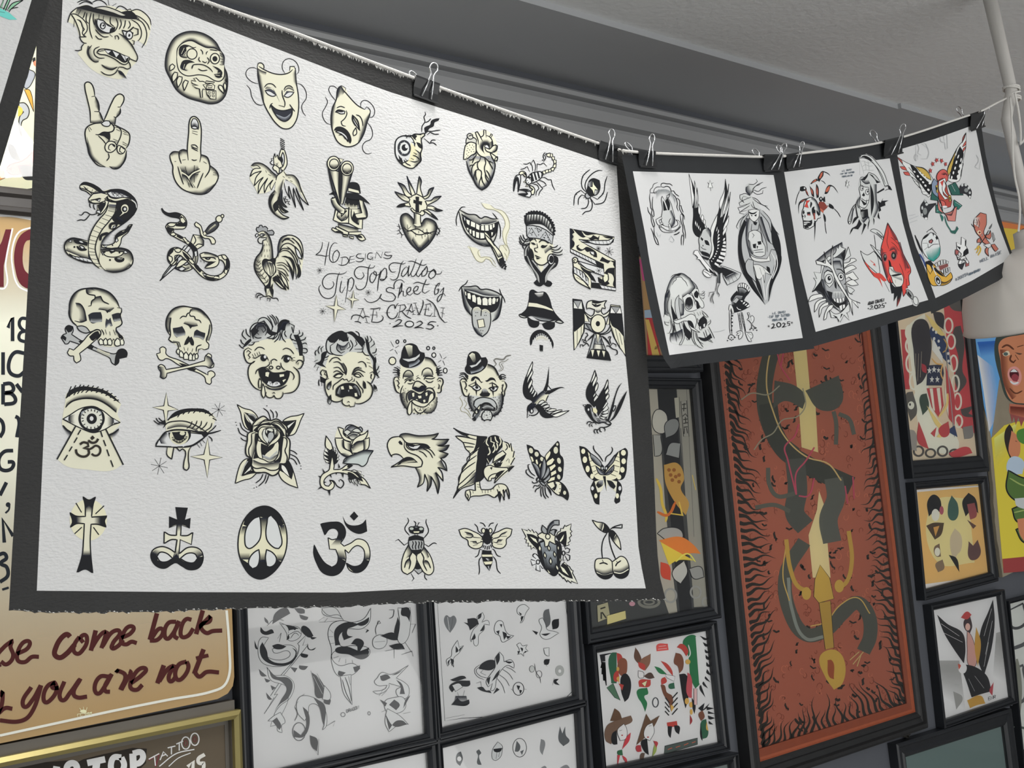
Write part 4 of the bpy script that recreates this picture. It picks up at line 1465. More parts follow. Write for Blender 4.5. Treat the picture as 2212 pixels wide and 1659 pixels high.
BIGART.append((681.9, 522.4, 2.2, """~
l::1.9 33,0 -3,23 -10,23 -20,16 23,2 23,4 16,-2
l::1.9 64,0 -11,49 -10,64
l::1.9 103,7 -14,-2 -17,21 -6,33 1,23 12,15 16,-3 15,-22 2,-19 -10,-14 -13,10 -8,23 3,23
l::1.9 118,75 30,-1 10,15 -10,16 -23,7 -17,-4
l::1.9 127,77 -4,33
l::1.9 185,66 -21,5 -6,31 29,-8
l::1.9 162,85 23,-3
l::1.9 218,57 -18,2 -8,10 11,8 27,2 -7,11 -20,5 -13,-5
l::1.9 238,55 -3,31
l::1.9 272,53 -16,0 -10,13 2,14 15,4 9,-10 -13,-2
l::1.9 273,74 -2,14
l::1.9 282,80 8,-32 22,29 6,-29
l::1.9 356,49 -25,0 -4,10 14,7 22,-2 -9,13 -19,2 -13,-5
l::1.9 82,187 5,16 -15,19 -23,0 -15,-19 2,-26 23,-23 30,-3 29,3 20,-5 10,-8
l::1.9 114,144 -9,23 -7,46 -11,43 -21,13 -27,-5 -19,-24 -4,-23 8,-13
l::1.9 125,167 3,5
l::1.9 124,184 -6,29 0,25 7,5 16,-30
l::1.9 151,176 7,5 -17,107
l::1.9 153,223 3,-42 15,-12 10,12 -4,32 -13,22 -10,-5
l::1.9 223,144 7,17 -13,16 -20,-5 -12,-18 2,-19 16,-15 33,0 23,5 17,-4 6,-9
l::1.9 261,107 -8,14 -7,60 -13,36 -20,11 -16,-5 -7,-18
l::1.9 279,144 -13,7 -8,20 5,21 8,3 13,-21 5,-26 -10,-10 -3,13 13,8 16,-8
l::1.9 312,135 -7,16 -11,83
l::1.9 305,174 7,-30 15,-19 9,3 2,26 -13,27 -13,3 -7,-7 23,0 14,-15
l::1.9 382,141 -18,3 -13,-16 0,-16 17,-12 29,2 20,3 12,-5
l::1.9 418,90 -11,15 -10,43 -13,29 -20,4 -11,-7
l::1.9 443,128 -13,-10 -15,17 -8,23 8,8 18,-18 12,-36 -5,36 1,16 12,-16 26,-68
l::1.9 453,148 3,16 10,0 13,-16 28,-64
l::1.9 481,141 0,20 8,5 20,-25 19,-26 4,20 -13,26 -14,3 2,-23 18,-13
l::1.9 525,138 20,3 16,-11 10,11 -6,23 -17,12 -10,-12 7,-20 16,-9 13,19 20,-3 7,-12
l::1.9 438,94 21,-2 27,11 26,9 16,-7
l::1.9 423,194 -16,-13 -23,4 -11,18 1,20 -23,-6 -15,6 2,12 30,11 13,17 -10,16 -30,3 -23,-6 -13,-13 8,-15 -11,21 -26,17 -27,0 -18,-18
l::1.9 410,194 -6,19 -12,54
l::1.9 387,220 17,-3 8,-20 -5,36 -13,23 13,-20 10,-3 0,23 10,3 13,-16
l::1.9 432,243 18,-10 3,-16 -10,0 -10,16 4,16 13,5 16,-14
l::1.9 464,236 18,-6 7,-17 -10,-3 -13,16 5,20 15,3 16,-13
l::1.9 527,177 -15,36 -5,23 12,9 24,-15
l::1.9 464,199 18,-7 23,5 23,6 15,-3
l::1.9 568,207 16,3 8,-16 -11,6 -16,40 3,11 13,-8 3,-20 -10,3 13,4
l::1.9 587,223 4,17 19,-23 -6,29 -13,30 -10,10 -3,-10 13,-23 19,-7 8,12
l::2.1 200,318 30,-2
l::2.1 225,316 -25,63
l::2.1 225,316 21,68
l::2.1 185,379 18,1 14,7
l::2.1 233,382 26,5
l::2.1 169,370 8,-19 23,-3 17,6 9,9 10,-9 22,4
l::2.1 259,318 27,0 21,-5 -3,12
l::2.1 277,318 -10,63 32,1 19,-11 4,-13 -8,-8
l::2.1 259,348 30,-1
l::2.1 290,331 2,28
l::2.1 394,291 -12,14 -3,13 -5,-18 -16,2 -17,26 4,26 18,12 18,-8 11,-23
l::2.1 331,338 23,-2
l::2.1 389,302 34,-3 7,13 -16,16 -17,5
l::2.1 404,302 -9,57
l::2.1 386,361 18,-3
l::2.1 410,330 23,24 22,11
l::2.1 437,295 19,-1 -21,54
l::2.1 456,294 10,51
l::2.1 428,328 18,-3 10,10 17,-12
l::2.1 459,346 17,-1
l::2.1 463,292 18,-2
l::2.1 473,292 19,56 20,-56 -2,-16
l::2.1 469,315 20,1
l::2.1 482,346 19,0
l::2.1 519,299 26,-5 5,15
l::2.1 528,299 -9,49 26,5 10,-15
l::2.1 512,323 26,-3
l::2.1 537,312 1,16
l::2.1 527,272 31,20 20,33 13,33 23,26 12,-3
l::2.1 568,305 -3,49
l::2.1 553,354 20,0
l::2.1 607,315 -6,46
l::2.1 594,312 21,3
l::2.1 596,335 18,8
l::2.2 379,379 18,-10 13,5 -10,13 -34,19 28,-6 23,-1
O:w 446,391 19.7,13.8
l::2.2 479,384 20,-7 10,9 -13,11 -27,12 30,-2 15,5
l::2.2 574,381 -29,0 -13,13 19,0 12,10 -15,11 -26,-5
d::3 354,389 581,399
P:y:1.9 99,250 6,52 39,20 -39,1 -15,58 -3,-59 -41,-18 43,0
P:y:1.9 180,229 4,38 22,10 -25,4 -9,37 -1,-37 -23,-14 24,0
* 20,135 14
* 251,241 15
* 34,330 17
d::1.6 39,128 49,133 41,138 16,149 267,251 276,240 23,279 21,298 61,323 71,335 57,341 128,279 123,294 133,297 156,297 195,243 203,249 161,258
"""))
BIGART.append((1144.7, 645.6, 2.2, """~
b:y 24,186 28,-12 32,12 | 32,202 20,-8 32,8
k 0,214 2,-32 18,-26 28,-10 28,10 23,26 14,32 -4,24 -6,-20 -19,-32 -28,-12 -28,12 -16,24 -8,13
L:w:1.6 12,214 4,-20
L:w:1.6 20,202 3,-18
L:w:1.6 29,192 3,-18
L:w:1.6 38,186 2,-19
L:w:1.6 48,183 1,-19
L:w:1.6 58,183 0,-19
L:w:1.6 68,185 -2,-18
L:w:1.6 78,192 -3,-19
L:w:1.6 87,200 -3,-20
L:w:1.6 95,212 -3,-20
L:w:1.6 101,224 -2,-20
p 46,218 17,3 -1,31 -4,-6 -2,8 -3,-10 -3,8 -4,-10
P:k 204,0 42,6 13,45 -1,103 -23,52 -25,38 -4,-193
P:y 210,53 -3,101 3,90 23,-36 22,-50 2,-51 -38,39
k 206,47 45,3 8,9 -2,56 -22,23 -24,20 -4,-20
P:c9cac4 207,9 39,0 5,41 -44,-4
P:8d8f90 207,9 36,0 -14,36
l 225,142 0,76
l 245,130 -2,56
P:y 259,59 23,50 -23,-2
P 384,28 44,5 8,38 20,202 -30,-43 -28,-52 -18,-55 -2,-52
k 378,67 58,4 8,107 -26,-32 -28,-19
P:d9d9d0 386,35 44,4 6,32 -55,-2
P:8d8f90 386,37 43,2 -20,31
l 390,138 14,48
l 406,142 22,88
l 426,162 12,56
P:y 376,79 -14,44 16,-4
o:9fa2a2 259,115 27,8 16,31 36,12 28,-12 18,-27 0,23 -30,18 -36,-2 -40,-20 -19,-8
b 261,117 17,25 36,22 | 286,123 12,23 28,12
o:c9c8bc 255,55 16,16 19,12 12,-8 6,-24 -33,-6 -4,4 -2,-14 6,-20 19,-7 40,5 31,-5 -11,19 6,19 -18,-3 -2,20 10,12 20,-12 12,-16 -8,28 -20,12 -36,-8 -32,16 -23,-24
b 310,59 12,8 16,-8 | 314,47 8,2 12,-2
k 296,9 38,6 30,-6 -46,14 -24,-4
w 294,23 16,8 28,-4 -24,10
E 312,29 6.4,4.8
O 324,118 35,43
E 323,118 10.3,12.7
P:9fa2a2 306,166 28,8 48,120 -111,-14
k 290,238 76,8 21,47 -116,-13
P:c9c8bc:1.8 304,214 44,4 4,24 -54,-4
b 298,236 12,-58 8,32 | 314,236 4,-34 4,8
b 350,242 -12,-56 -12,24 | 334,242 -4,-32 -6,4
P:y 314,166 18,4 -9,42
P:y 288,242 20,0 -10,36
P:y 315,244 21,1 -10,33
P:y 340,246 20,2 -8,32
k 306,164 -12,10 -27,32 11,-8 30,-24
k 334,174 24,20 28,36 -12,-28 -24,-24
l 261,164 10,-2 5,12 -9,8 -4,12 8,12
l 247,202 4,-10 8,4 -4,10 20,8 7,12
l 239,232 2,-14 10,0 0,8 20,-16
l 372,190 4,-10 10,0 -6,14 6,20
l 366,230 0,-8 12,4 16,12 20,8 2,16 -12,6
l 382,226 12,-16 16,8 0,10
"""))
BIGART.append((131.8, 622.7, 2.2, """~
o:a3a5a5 0,235 10,-14 16,-6 -6,-24 14,-14 22,6 2,20 -8,16 43,28 48,24 72,31 48,8 15,-18 24,-2 14,16 -2,20 -36,8 -3,20 -14,12 -18,-12 -8,-20 -36,-20 -72,-32 -47,-19 -36,-12 -8,12 -14,2
k 18,189 16,-12 22,6 -4,20 -18,8
k 0,235 12,-12 14,12 -4,16
k 82,251 23,-4 52,28 -8,15 -44,-15
k 261,314 15,-22 28,-2 10,18 -6,18 -28,6 -11,26 -16,6
b:y 173,286 40,18 20,6 | 169,302 40,20 20,8
o 40,286 -10,20 10,14 20,2 4,24 10,9 19,-13 0,-16 -5,-16 53,-43 44,-48 4,-18 -16,-4 -40,22 -28,32 -45,43
k 133,231 28,-24 28,-6 -4,18 -32,32 -8,-4
c 38,103 12,-55 28,-36 43,-11 52,-1 56,20 36,40 13,33 10,18 -2,32 4,24 -27,20 6,20 27,24 4,36 -24,8 -87,-6 -16,-22 16,-20 -16,-30 -40,12 -40,-6 -19,-24 -28,-32
s::21 58,171 -18,-40 -2,-39 12,-44 28,-36 43,-10
s::24 133,1 56,3 44,18 32,36 13,35
b 70,70 27,10 18,31 4,44 -26,6 | 74,92 8,11 4,28 -4,16
b 125,24 -6,-20 30,-2 | 149,24 8,-8 16,0
b 149,58 16,-16 24,-4 16,26 | 145,76 24,-4 24,0 20,4
l::3 38,103 4,-35 16,-36 28,-23 35,-8 52,-1 56,20 36,40 13,32
l::3 38,99 2,32 14,28 22,20
l 68,70 22,4 19,25 8,32 4,22 -24,8 -33,-6
l::2.8 119,4 6,20 36,10 1,14 -15,12 -4,22 -14,4
l::2.8 163,42 26,-4 10,22 30,16
b 177,101 36,6 16,8 24,-20 | 185,88 28,-2 16,0 20,2
k 175,99 22,0 20,6 16,-6 22,-6 -22,10 -12,16 -12,-14
k:26282e 129,127 16,-10 44,-4 6,18 0,28 -22,2 -24,6 -10,-8
b:a7aaac 139,159 14,4 42,-6 | 141,143 24,0 28,0
k:26282e 241,125 28,-8 17,2 -4,34 -29,6 -6,-12
b:a7aaac 253,157 14,-2 15,-4 | 249,143 16,0 17,-4
k:33353c 215,143 10,8 10,-12 10,40 -8,2 -8,-10 -16,19 -2,-19
b:a7aaac 213,189 16,-18 12,10 | 217,171 10,-8 12,4
m 267,92 21,3 0,16 -6,14 4,22 4,20 -10,12 -17,8 0,16 25,24
b 263,195 25,32 10,16 | 253,211 16,20 23,12
k 269,211 23,16 6,12 -22,0
o:a3a5a5 76,181 25,-2 20,8 16,20 -16,6 -24,-6 -15,-12
m 121,213 28,-8 24,-9 14,7 2,16 -16,24
l 192,195 11,20 0,8
l 210,196 7,23
l 231,205 3,19
l 249,197 10,26
o:dedac4 179,251 10,-12 12,12 2,16 -18,2
o:dedac4 201,251 12,-14 8,14 -1,18 -15,1
o:dedac4 222,247 13,-8 8,20 -4,12 -16,-2
o:dedac4 255,255 12,-18 13,10 2,24 -17,4 -9,-6
o:dedac4 280,247 12,-8 8,16 -2,14 -14,1
l 175,247 -2,-8
l 245,251 4,-10 8,6
"""))
BIGART.append((337.9, 661.4, 2.2, """~
o 0,227 18,-6 -2,-20 12,-8 16,8 2,26 63,30 48,24 88,46 0,-14 14,-6 17,10 2,12 -17,16 0,19 -8,8 -16,-8 -8,-27 -72,-36 -48,-20 -63,-32 -16,8 -14,-2
k 105,269 36,8 48,24 -12,8 -48,-20
o 8,285 12,-8 18,8 8,16 91,-16 92,-26 4,-22 14,-13 14,9 0,24 12,16 -2,16 -18,5 -20,-9 -92,12 -91,22 -4,18 -12,8 -16,-8 2,-24 -10,-16
b 8,285 12,28 -2,24 16,8 | 42,289 0,20 4,12 2,16
b 237,233 24,12 10,28 -14,20 | 233,257 4,8 4,12 -4,8
c 46,74 8,-32 24,-28 39,-14 40,4 40,6 40,32 24,36 2,36 -14,51 0,24 -16,18 -36,-2 0,48 -32,6 -48,-14 -20,-24 4,-32 -43,-27 4,-24 -14,-28
s::20 62,138 -16,-44 4,-44 28,-36 39,-14 40,5
s::18 173,8 36,8 32,30 16,28
b 161,24 6,-14 38,6 32,26 | 173,26 32,8 20,12
b 70,54 -8,72 | 50,54 -2,56
b 253,86 -16,79 | 263,94 -10,68
l::2.8 68,142 -18,-28 -4,-40 12,-36 28,-28 39,-10 40,6 40,8 32,28 20,32 6,36 -14,55
l::2.8 70,54 -6,40 2,48 -8,16 16,13 23,2
l 253,86 -4,40 -12,39 12,16 -2,20 -20,6 -12,-6
b 78,164 31,5 8,24 | 78,171 21,10 4,16
l 97,173 8,24 -4,12
m 215,183 -22,10 -4,24
l 215,201 -14,4 -4,20
m 163,14 -6,18 -8,2 -8,16 -16,-2 -14,12
m 157,34 4,12 20,4 4,12 20,6 8,13
b 129,82 20,8 14,8 34,-4 | 137,70 36,0 20,8
k 127,82 22,2 16,4 34,6 -26,2 -11,12 -9,-14
k:26282e 78,104 27,-4 18,-5 14,27 0,16 -28,2 -12,10 -13,-16
b:a7aaac 84,134 13,14 40,-12 | 82,122 19,4 34,-4
k:26282e 183,118 10,-7 16,9 24,8 -4,22 -6,12 -18,-12 -28,-2
b:a7aaac 177,148 28,0 18,14 | 181,134 24,4 26,8
k 131,185 8,-23 14,-22 6,10 8,-6 12,29 -2,14 -8,0 -12,-18 -10,12
l 131,195 4,16
l 150,197 -1,14
l 173,201 -4,16
o:dedac4 99,205 -4,12 8,12 10,-4 -4,-20
o:dedac4 109,221 8,-10 12,18 -2,16 -16,-4
o:dedac4 129,233 12,-16 12,20 -2,16 -20,0
o:dedac4 153,237 10,-16 10,20 -4,16 -15,0
o:dedac4 171,241 8,-18 7,18 -3,16 -12,0
o:dedac4 184,233 9,-10 6,14 -4,14 -10,-2
"""))
BIGART.append((516.6, 679.0, 2.2, """~
c 23,165 36,-36 24,-20 47,8 56,0 64,0 32,64 24,16 0,32 -24,32 6,43 -6,36 -32,32 -40,6 -8,20 -72,-4 -27,-30 -44,-32 -16,-44 4,-55 -20,-28
c:b3b5b3 7,125 16,-51 32,16 0,-40 36,-32 43,-4 44,-8 16,24 40,-4 28,28 -4,32 44,-4 15,35 8,56 -23,28 -36,-44 -24,-48 -40,16 -60,-8 -51,12 -32,16 -40,16
b 55,82 28,-36 40,-8 7,36 | 63,125 24,0 24,-16 19,-19
k 95,38 24,-10 19,26 16,24 24,8 20,-56 24,-6 20,10 -16,12 -8,32 -20,-4 -12,16 -32,11 -24,-15 4,-24 -15,-24
k 53,78 30,-32 -4,20 16,12 -28,31
k 258,97 24,0 20,52 0,48 -16,0 -8,-48
k 15,161 16,-28 24,-20 4,12 -24,24
b 186,78 24,-44 32,4 | 202,93 16,-23 24,-12
m 59,133 36,-4
m 55,105 -2,-35 18,-24 24,-6 28,6 11,32 -11,23
l 69,117 -8,-31 18,-32
l 87,38 12,-18 24,-4 19,14 16,32 -12,31
l 95,97 -12,-11 8,-28 24,-4 12,20 -12,12 -8,-16
l 71,105 16,8 20,-2
l 134,6 16,24 12,32
l 144,4 18,18 12,32
l 154,0 20,26 4,24
l 174,8 12,22 -4,16
l 130,113 20,-8 12,-15
l 138,115 24,-2 12,-20
l 158,121 20,-16 6,-15
l 166,133 20,-20 6,-23
l 192,125 6,-24 -4,-19
l 222,133 -16,-20 -2,-27 14,-20
l 226,109 -10,-19 6,-12
l 190,74 -4,-24 20,-20 32,0
l 238,42 24,12 -4,36
l 250,58 4,16 4,16
l 250,90 -6,19 10,16
l 278,97 10,-7 -2,-16
l 282,109 20,-12 0,-13
l 290,125 23,-8 4,-10
l 298,141 19,-4 6,6
l 302,161 19,4 4,10
l 302,181 15,2 9,-8
l 302,193 8,8
l 250,117 16,8 16,4
l 258,137 20,4
l 270,161 12,4
l 23,74 -8,23 20,24
l 33,68 4,25 20,18
l 7,119 8,18 12,8
l 0,143 11,14 12,6
l 43,145 20,0 12,-14
m 61,169 -18,-10 -18,14 4,40 10,16 12,4 16,-4 8,-8 -26,24 -6,39 12,40 24,28 28,12
l 35,181 8,-10 12,10 -12,12 10,12 -8,8
l 73,173 18,-16 20,2 11,8
l 207,169 15,-8 20,6 19,22
k 61,205 18,0 20,-12 16,-4 15,8 14,28 -29,-36 -20,12 -20,10
l 63,189 8,16
l 73,185 8,16
l 85,181 6,16
l 95,177 6,16
E 117,207 15.1,16.7
E:w 123,202 6.4,8
l::2.8 202,213 12,-16 24,2 16,14
E 226,213 15.1,16.7
E:w 234,210 5.2,6.4
l 238,201 10,-4
l 244,209 22,-4
l 246,213 22,8
l 242,217 16,6
l 144,225 2,8 -16,16 -23,4 -24,16 -4,15
l 154,237 -2,-16 14,-8 16,8
l 198,229 4,20 16,16 32,11 12,20 -6,16
e 152,253 8.8,7.2
e 187,253 8.8,7.2
k 91,265 24,-12 23,4 24,19 40,0 24,-7 16,4 -4,23 -20,36 -32,14 -32,-2 -31,-16 -20,-24
b:y 123,255 31,21 32,2 40,-11 | 130,249 28,20 28,4 32,-12
l 95,261 28,-8 31,23 36,2 48,-9
o 123,276 11,-5 12,5 -6,24 -17,-6
P 190,284 24,-2 1,14 -23,5
P 204,312 16,-7 4,7 -14,14
w 130,332 8,-16 16,2 4,10 16,-10 20,6 4,12 -20,8 -28,-1
l 158,328 0,10
d::2.4 146,322 152,326 148,330 176,324 180,330 174,331 182,326
m 123,340 31,16 40,0 34,-20
s::-16 130,352 32,8 40,-8 26,-16
o 97,304 8,12 -2,32 -8,2 -2,-26
o 113,328 8,24 2,36 -6,11 -10,-19
m 258,249 24,24 6,35 -6,32 -24,28 -48,9
l 130,368 -3,16 15,12 20,-4 4,-8 8,14 20,2 14,-16 0,-16
l 158,376 8,-5 6,6
m 270,233 12,-14 16,2 8,12 -16,24 -12,2
l 274,237 10,-8 -4,12
l 306,197 2,24 -6,12
"""))
BIGART.append((678.1, 714.2, 2.2, """~
c 30,199 36,-80 43,-8 76,-16 60,8 39,88 6,24 -21,32 11,24 -11,47 -32,24 -40,6 -16,16 -40,-6 -8,-20 -47,-4 -28,-40 -4,-55
c:b3b5b3 6,135 0,-28 16,-31 20,-4 16,23 4,-39 24,-40 47,-14 48,2 32,24 32,-4 35,16 16,40 -4,55 20,40 -4,48 -20,-12 -8,-52 -27,-48 -48,-8 -40,0 -28,16 -40,-4 -27,4 -16,52 -48,4
k 62,40 24,-24 47,-16 16,8 32,-4 32,24 24,16 8,12 -16,24 -24,-28 -24,-28 -24,-12 8,36 -24,4 -24,-12 -16,16 -23,0
k 241,28 20,28 8,47 23,32 4,48 16,44 -28,-28 -4,-56 -23,-40
k 6,155 24,-12 8,-36 28,-12 -12,32 -12,32 16,16 -28,-8
k 30,215 28,16 -8,20 -20,-8
b 109,60 32,12 24,-20 | 113,103 24,0 20,-15
m 92,115 -26,-12 -8,-31 8,-32 26,-26
l 101,56 -23,16 4,31 19,12 36,4
l 105,40 12,-20 24,-8
l 121,48 4,-20 20,-10
l 137,52 24,-4 4,-20
l 113,60 -4,28 20,19 18,-8
l 121,68 8,24 20,-4
l 165,52 8,24 -16,12
l 173,44 12,28 -16,27
l 197,44 8,20 -12,12
l 201,24 28,12 12,20
l 197,2 16,10 4,20
l 237,52 -8,36 -36,0
l 241,64 -12,39 -24,0
l 229,95 16,20 20,4
l 253,24 4,24 -4,8
l 267,26 9,18 -15,16
l 284,48 4,16 -19,16
l 298,84 -6,19 -16,4
l 300,111 -16,8
l 292,123 2,28 -10,12
l 249,131 16,8
l 251,151 18,4
l 261,167 19,12
l 310,167 -10,20 -8,4
l 314,191 -14,16
l 312,219 -12,8
l 26,111 -6,-19 10,-20
l 38,103 -4,-19 12,-10
l 10,119 -4,-16 8,-11
l 2,147 16,-8
l 0,175 14,-20
l 14,191 8,-20
l 40,127 18,0 14,-8
l 46,143 20,-8
l 42,167 16,8
l 26,231 -3,16 3,16
l 38,239 0,24
l::2.4 38,215 -6,-16 8,-12 18,4 8,32 -12,8
l 44,195 12,0 -6,12 14,8 -6,8
l::2.4 265,203 15,-8 10,16 -10,28 -7,14 -20,-12
l 269,211 7,-4 -5,16 5,8
l 72,151 18,-20 23,-2 16,14
l 209,153 20,-6 16,12 4,16
b 137,155 16,36 0,20 | 101,147 32,20 12,28
l 92,151 25,-2 24,30 12,32
l 139,153 16,30 -2,28
l 93,177 24,-2 24,24 14,6
l 92,199 17,-8 32,18
l 92,219 17,-14 16,-2 14,7
o 95,219 22,-12 20,3 -12,13 -16,1
b 185,207 12,-28 28,-4 | 197,199 16,-8 20,0
l 181,211 16,-32 20,-6
l 185,203 24,-16 36,12
l 185,209 28,-10 24,20
o 189,211 20,-4 16,12 -16,2
l 181,219 2,12 -18,12 -8,-12 -12,4 -8,-8 -20,16 -24,20 -1,19
l 193,227 0,12 -12,4
l 201,239 20,28 12,15 0,16
k 107,306 2,-28 20,-19 36,-8 32,6 20,25 4,32 -12,10 -28,-14 -28,0 -20,6
b:8d9092 111,298 10,-27 8,-8 | 125,306 4,-16 4,-12
b:8d9092 197,259 20,23 2,28 | 181,267 20,15 8,16
P 125,265 16,-4 5,19 -17,2
P 165,259 16,4 6,15 -20,2
P 191,296 14,-2 4,20 -16,0
o:8d9092 159,282 10,-4 0,12 -6,4
z:k:2.8 107,306 2,-28 20,-19 36,-8 32,6 20,25 4,32 -12,10 -28,-14 -28,0 -20,6
k 84,237 -2,30 -10,15 -10,-7 2,-20
b:b0b2b0 66,275 8,3 4,-11 | 66,259 4,0 8,-4
k 82,302 2,36 -6,14 -10,-8 -2,-22
b:b0b2b0 70,344 6,4 5,-10 | 68,326 6,0 6,-4
k 235,237 10,10 4,28 -10,1 -6,-17
k 284,253 14,14 4,19 -12,4 -6,-15
b:b0b2b0 288,288 8,0 4,-6 | 286,275 6,0 6,0
m 72,227 -16,8 -4,28 6,31 16,28 23,16 28,-2 12,-10
m 253,241 20,18 7,23 -11,36 -24,20 -28,10 -20,-2
l 137,322 -2,20 14,14 16,2 2,-6 6,10 20,-2 4,-22
l 159,342 6,-6 6,6
"""))
BIGART.append((842.2, 737.0, 2.2, """~
l 4,1 14,26
l 26,32 17,-11
l 0,46 16,-9
l 24,42 12,19
O 12,94 16.4,17.9
e 36,3 7.2,8.4
e 71,0 5.4,6.6
e 182,33 7.2,8.4
e 209,33 5.4,6
O:c9c9c4 209,66 9.5,10.7
l 237,58 11,23
l 254,85 15,-10
l 230,100 14,-10
l 252,92 9,22
O:c9c9c4 263,140 9,11.9
c 51,112 41,18 48,-12 27,-39 30,6 27,36 6,51 24,6 0,38 -12,27 -18,3 3,39 -15,42 -30,18 -60,-2 -44,-19 -21,-39 -6,-36 -18,-9 -15,-51 6,-20 21,-3
b 167,76 30,9 27,33 | 164,97 24,6 24,21
b 52,249 5,36 21,39 26,18 | 78,231 9,45 17,30 12,21
b 164,343 33,-1 24,-27 6,-48 | 152,318 30,-3 24,-24 6,-30
k 46,91 6,-12 5,-30 15,-30 26,-9 27,9 20,30 19,6 3,18 -15,27 -24,18 -36,9 -29,-6 -12,-12
b:d8d4c0 72,22 18,-4 17,4 | 90,76 8,0 9,-6
P:b9bbba 58,81 34,1 30,-9 21,-16 0,16 -24,21 -32,6 -21,-9
b:9fa5ac 92,124 18,-6 21,-12 12,-12 | 90,106 17,-3 15,-6 12,-15
l 33,119 18,11
l 19,125 14,3 16,14
l 15,136 18,3 16,15
l 13,149 20,0 13,17
l 22,161 17,-1 9,15
k 36,127 9,15 3,24 -11,-12
l 218,127 21,-11
l 218,139 15,-9 12,-5
l 218,151 15,-9 15,-5
l 224,157 12,-5 15,-3
l 227,164 12,-3 13,0
k 221,124 12,6 3,24 -9,12 -6,-21
b 63,169 24,3 23,-3 | 66,148 21,-6 23,6
l 63,179 3,-22 15,-17 14,0 14,14 3,13
l 69,186 18,-10 26,-1
l 69,201 12,-15 20,-4 18,6
k 88,185 16,0 -3,7 -9,-1
l 84,200 14,3 14,-6
b 158,169 24,-3 24,3 | 158,148 21,-9 24,9
l 152,163 6,-24 21,-12 18,9 9,24
l 163,185 4,-13 21,-6 19,3
l 163,176 19,2 21,0 12,-6
l 170,186 12,9 15,0 10,-7
l 124,182 10,-9 12,6
l 126,169 11,-7
l 63,210 -11,27 0,24 5,24 15,27 12,13
k 106,225 13,-9 18,5 15,-11 23,8 -11,16 -24,8 -18,-6
b 106,227 34,13 35,-21 | 113,210 27,0 24,-3
m 107,225 6,-18 9,-15 15,-1 18,10 21,18
k:2c2e33 88,249 13,-9 21,9 21,5 21,-14 18,-7 24,10 -9,27 -21,21 -21,4 -24,-13 -27,-6 -12,9 -7,-18
l::2.8 85,292 -6,-25 6,-21 16,-10 21,9 21,9 21,-14 12,-15 24,0 13,21 -1,24 -12,15
o 194,249 12,-3 3,21 -18,24 -27,21 -27,-3 -24,-12 -9,-12 6,-6 24,6 21,9 24,-3
P 103,246 15,-3 0,21 -12,2
P 131,258 20,-1 1,15 -16,3
P 166,246 13,-7 3,18 -12,7
o 155,279 14,-4 3,13 -12,6
o 119,279 9,-7 8,11
o 95,291 9,-9 0,27 -4,36 -8,6 -7,-9
l 116,318 9,15 15,9 15,-3 18,-18
l 139,331 6,-6 6,6
d::2.1 66,228 75,225 69,246 78,249 63,267 72,276 69,285 66,234 87,234 188,303 200,303 182,315 194,321 209,288 215,294 176,321 113,327 158,321 164,330 134,318 146,318 206,222 212,218
l 18,189 6,-17 15,-3 6,17
m 18,186 4,24 11,30 15,9
l 27,189 10,-3 8,15 -8,9 8,9 -3,8
m 225,186 8,-11 15,3 6,17 -9,24 -2,21 -10,6 -9,-3
l 228,192 11,-6 4,9
k 230,201 6,6 0,21 -9,-3 6,-9
m 167,75 30,10 27,36
L:k:2 48,258 3,3
L:k:2 52,276 3,3
L:k:2 69,318 4,-5
L:k:2 116,346 0,-6
L:k:2 131,348 5,-6
L:k:2 146,348 0,-6
L:k:2 178,346 -3,-6
L:k:2 198,343 -3,-5
L:k:2 212,333 -3,-5
L:k:2 228,289 -4,-1
"""))
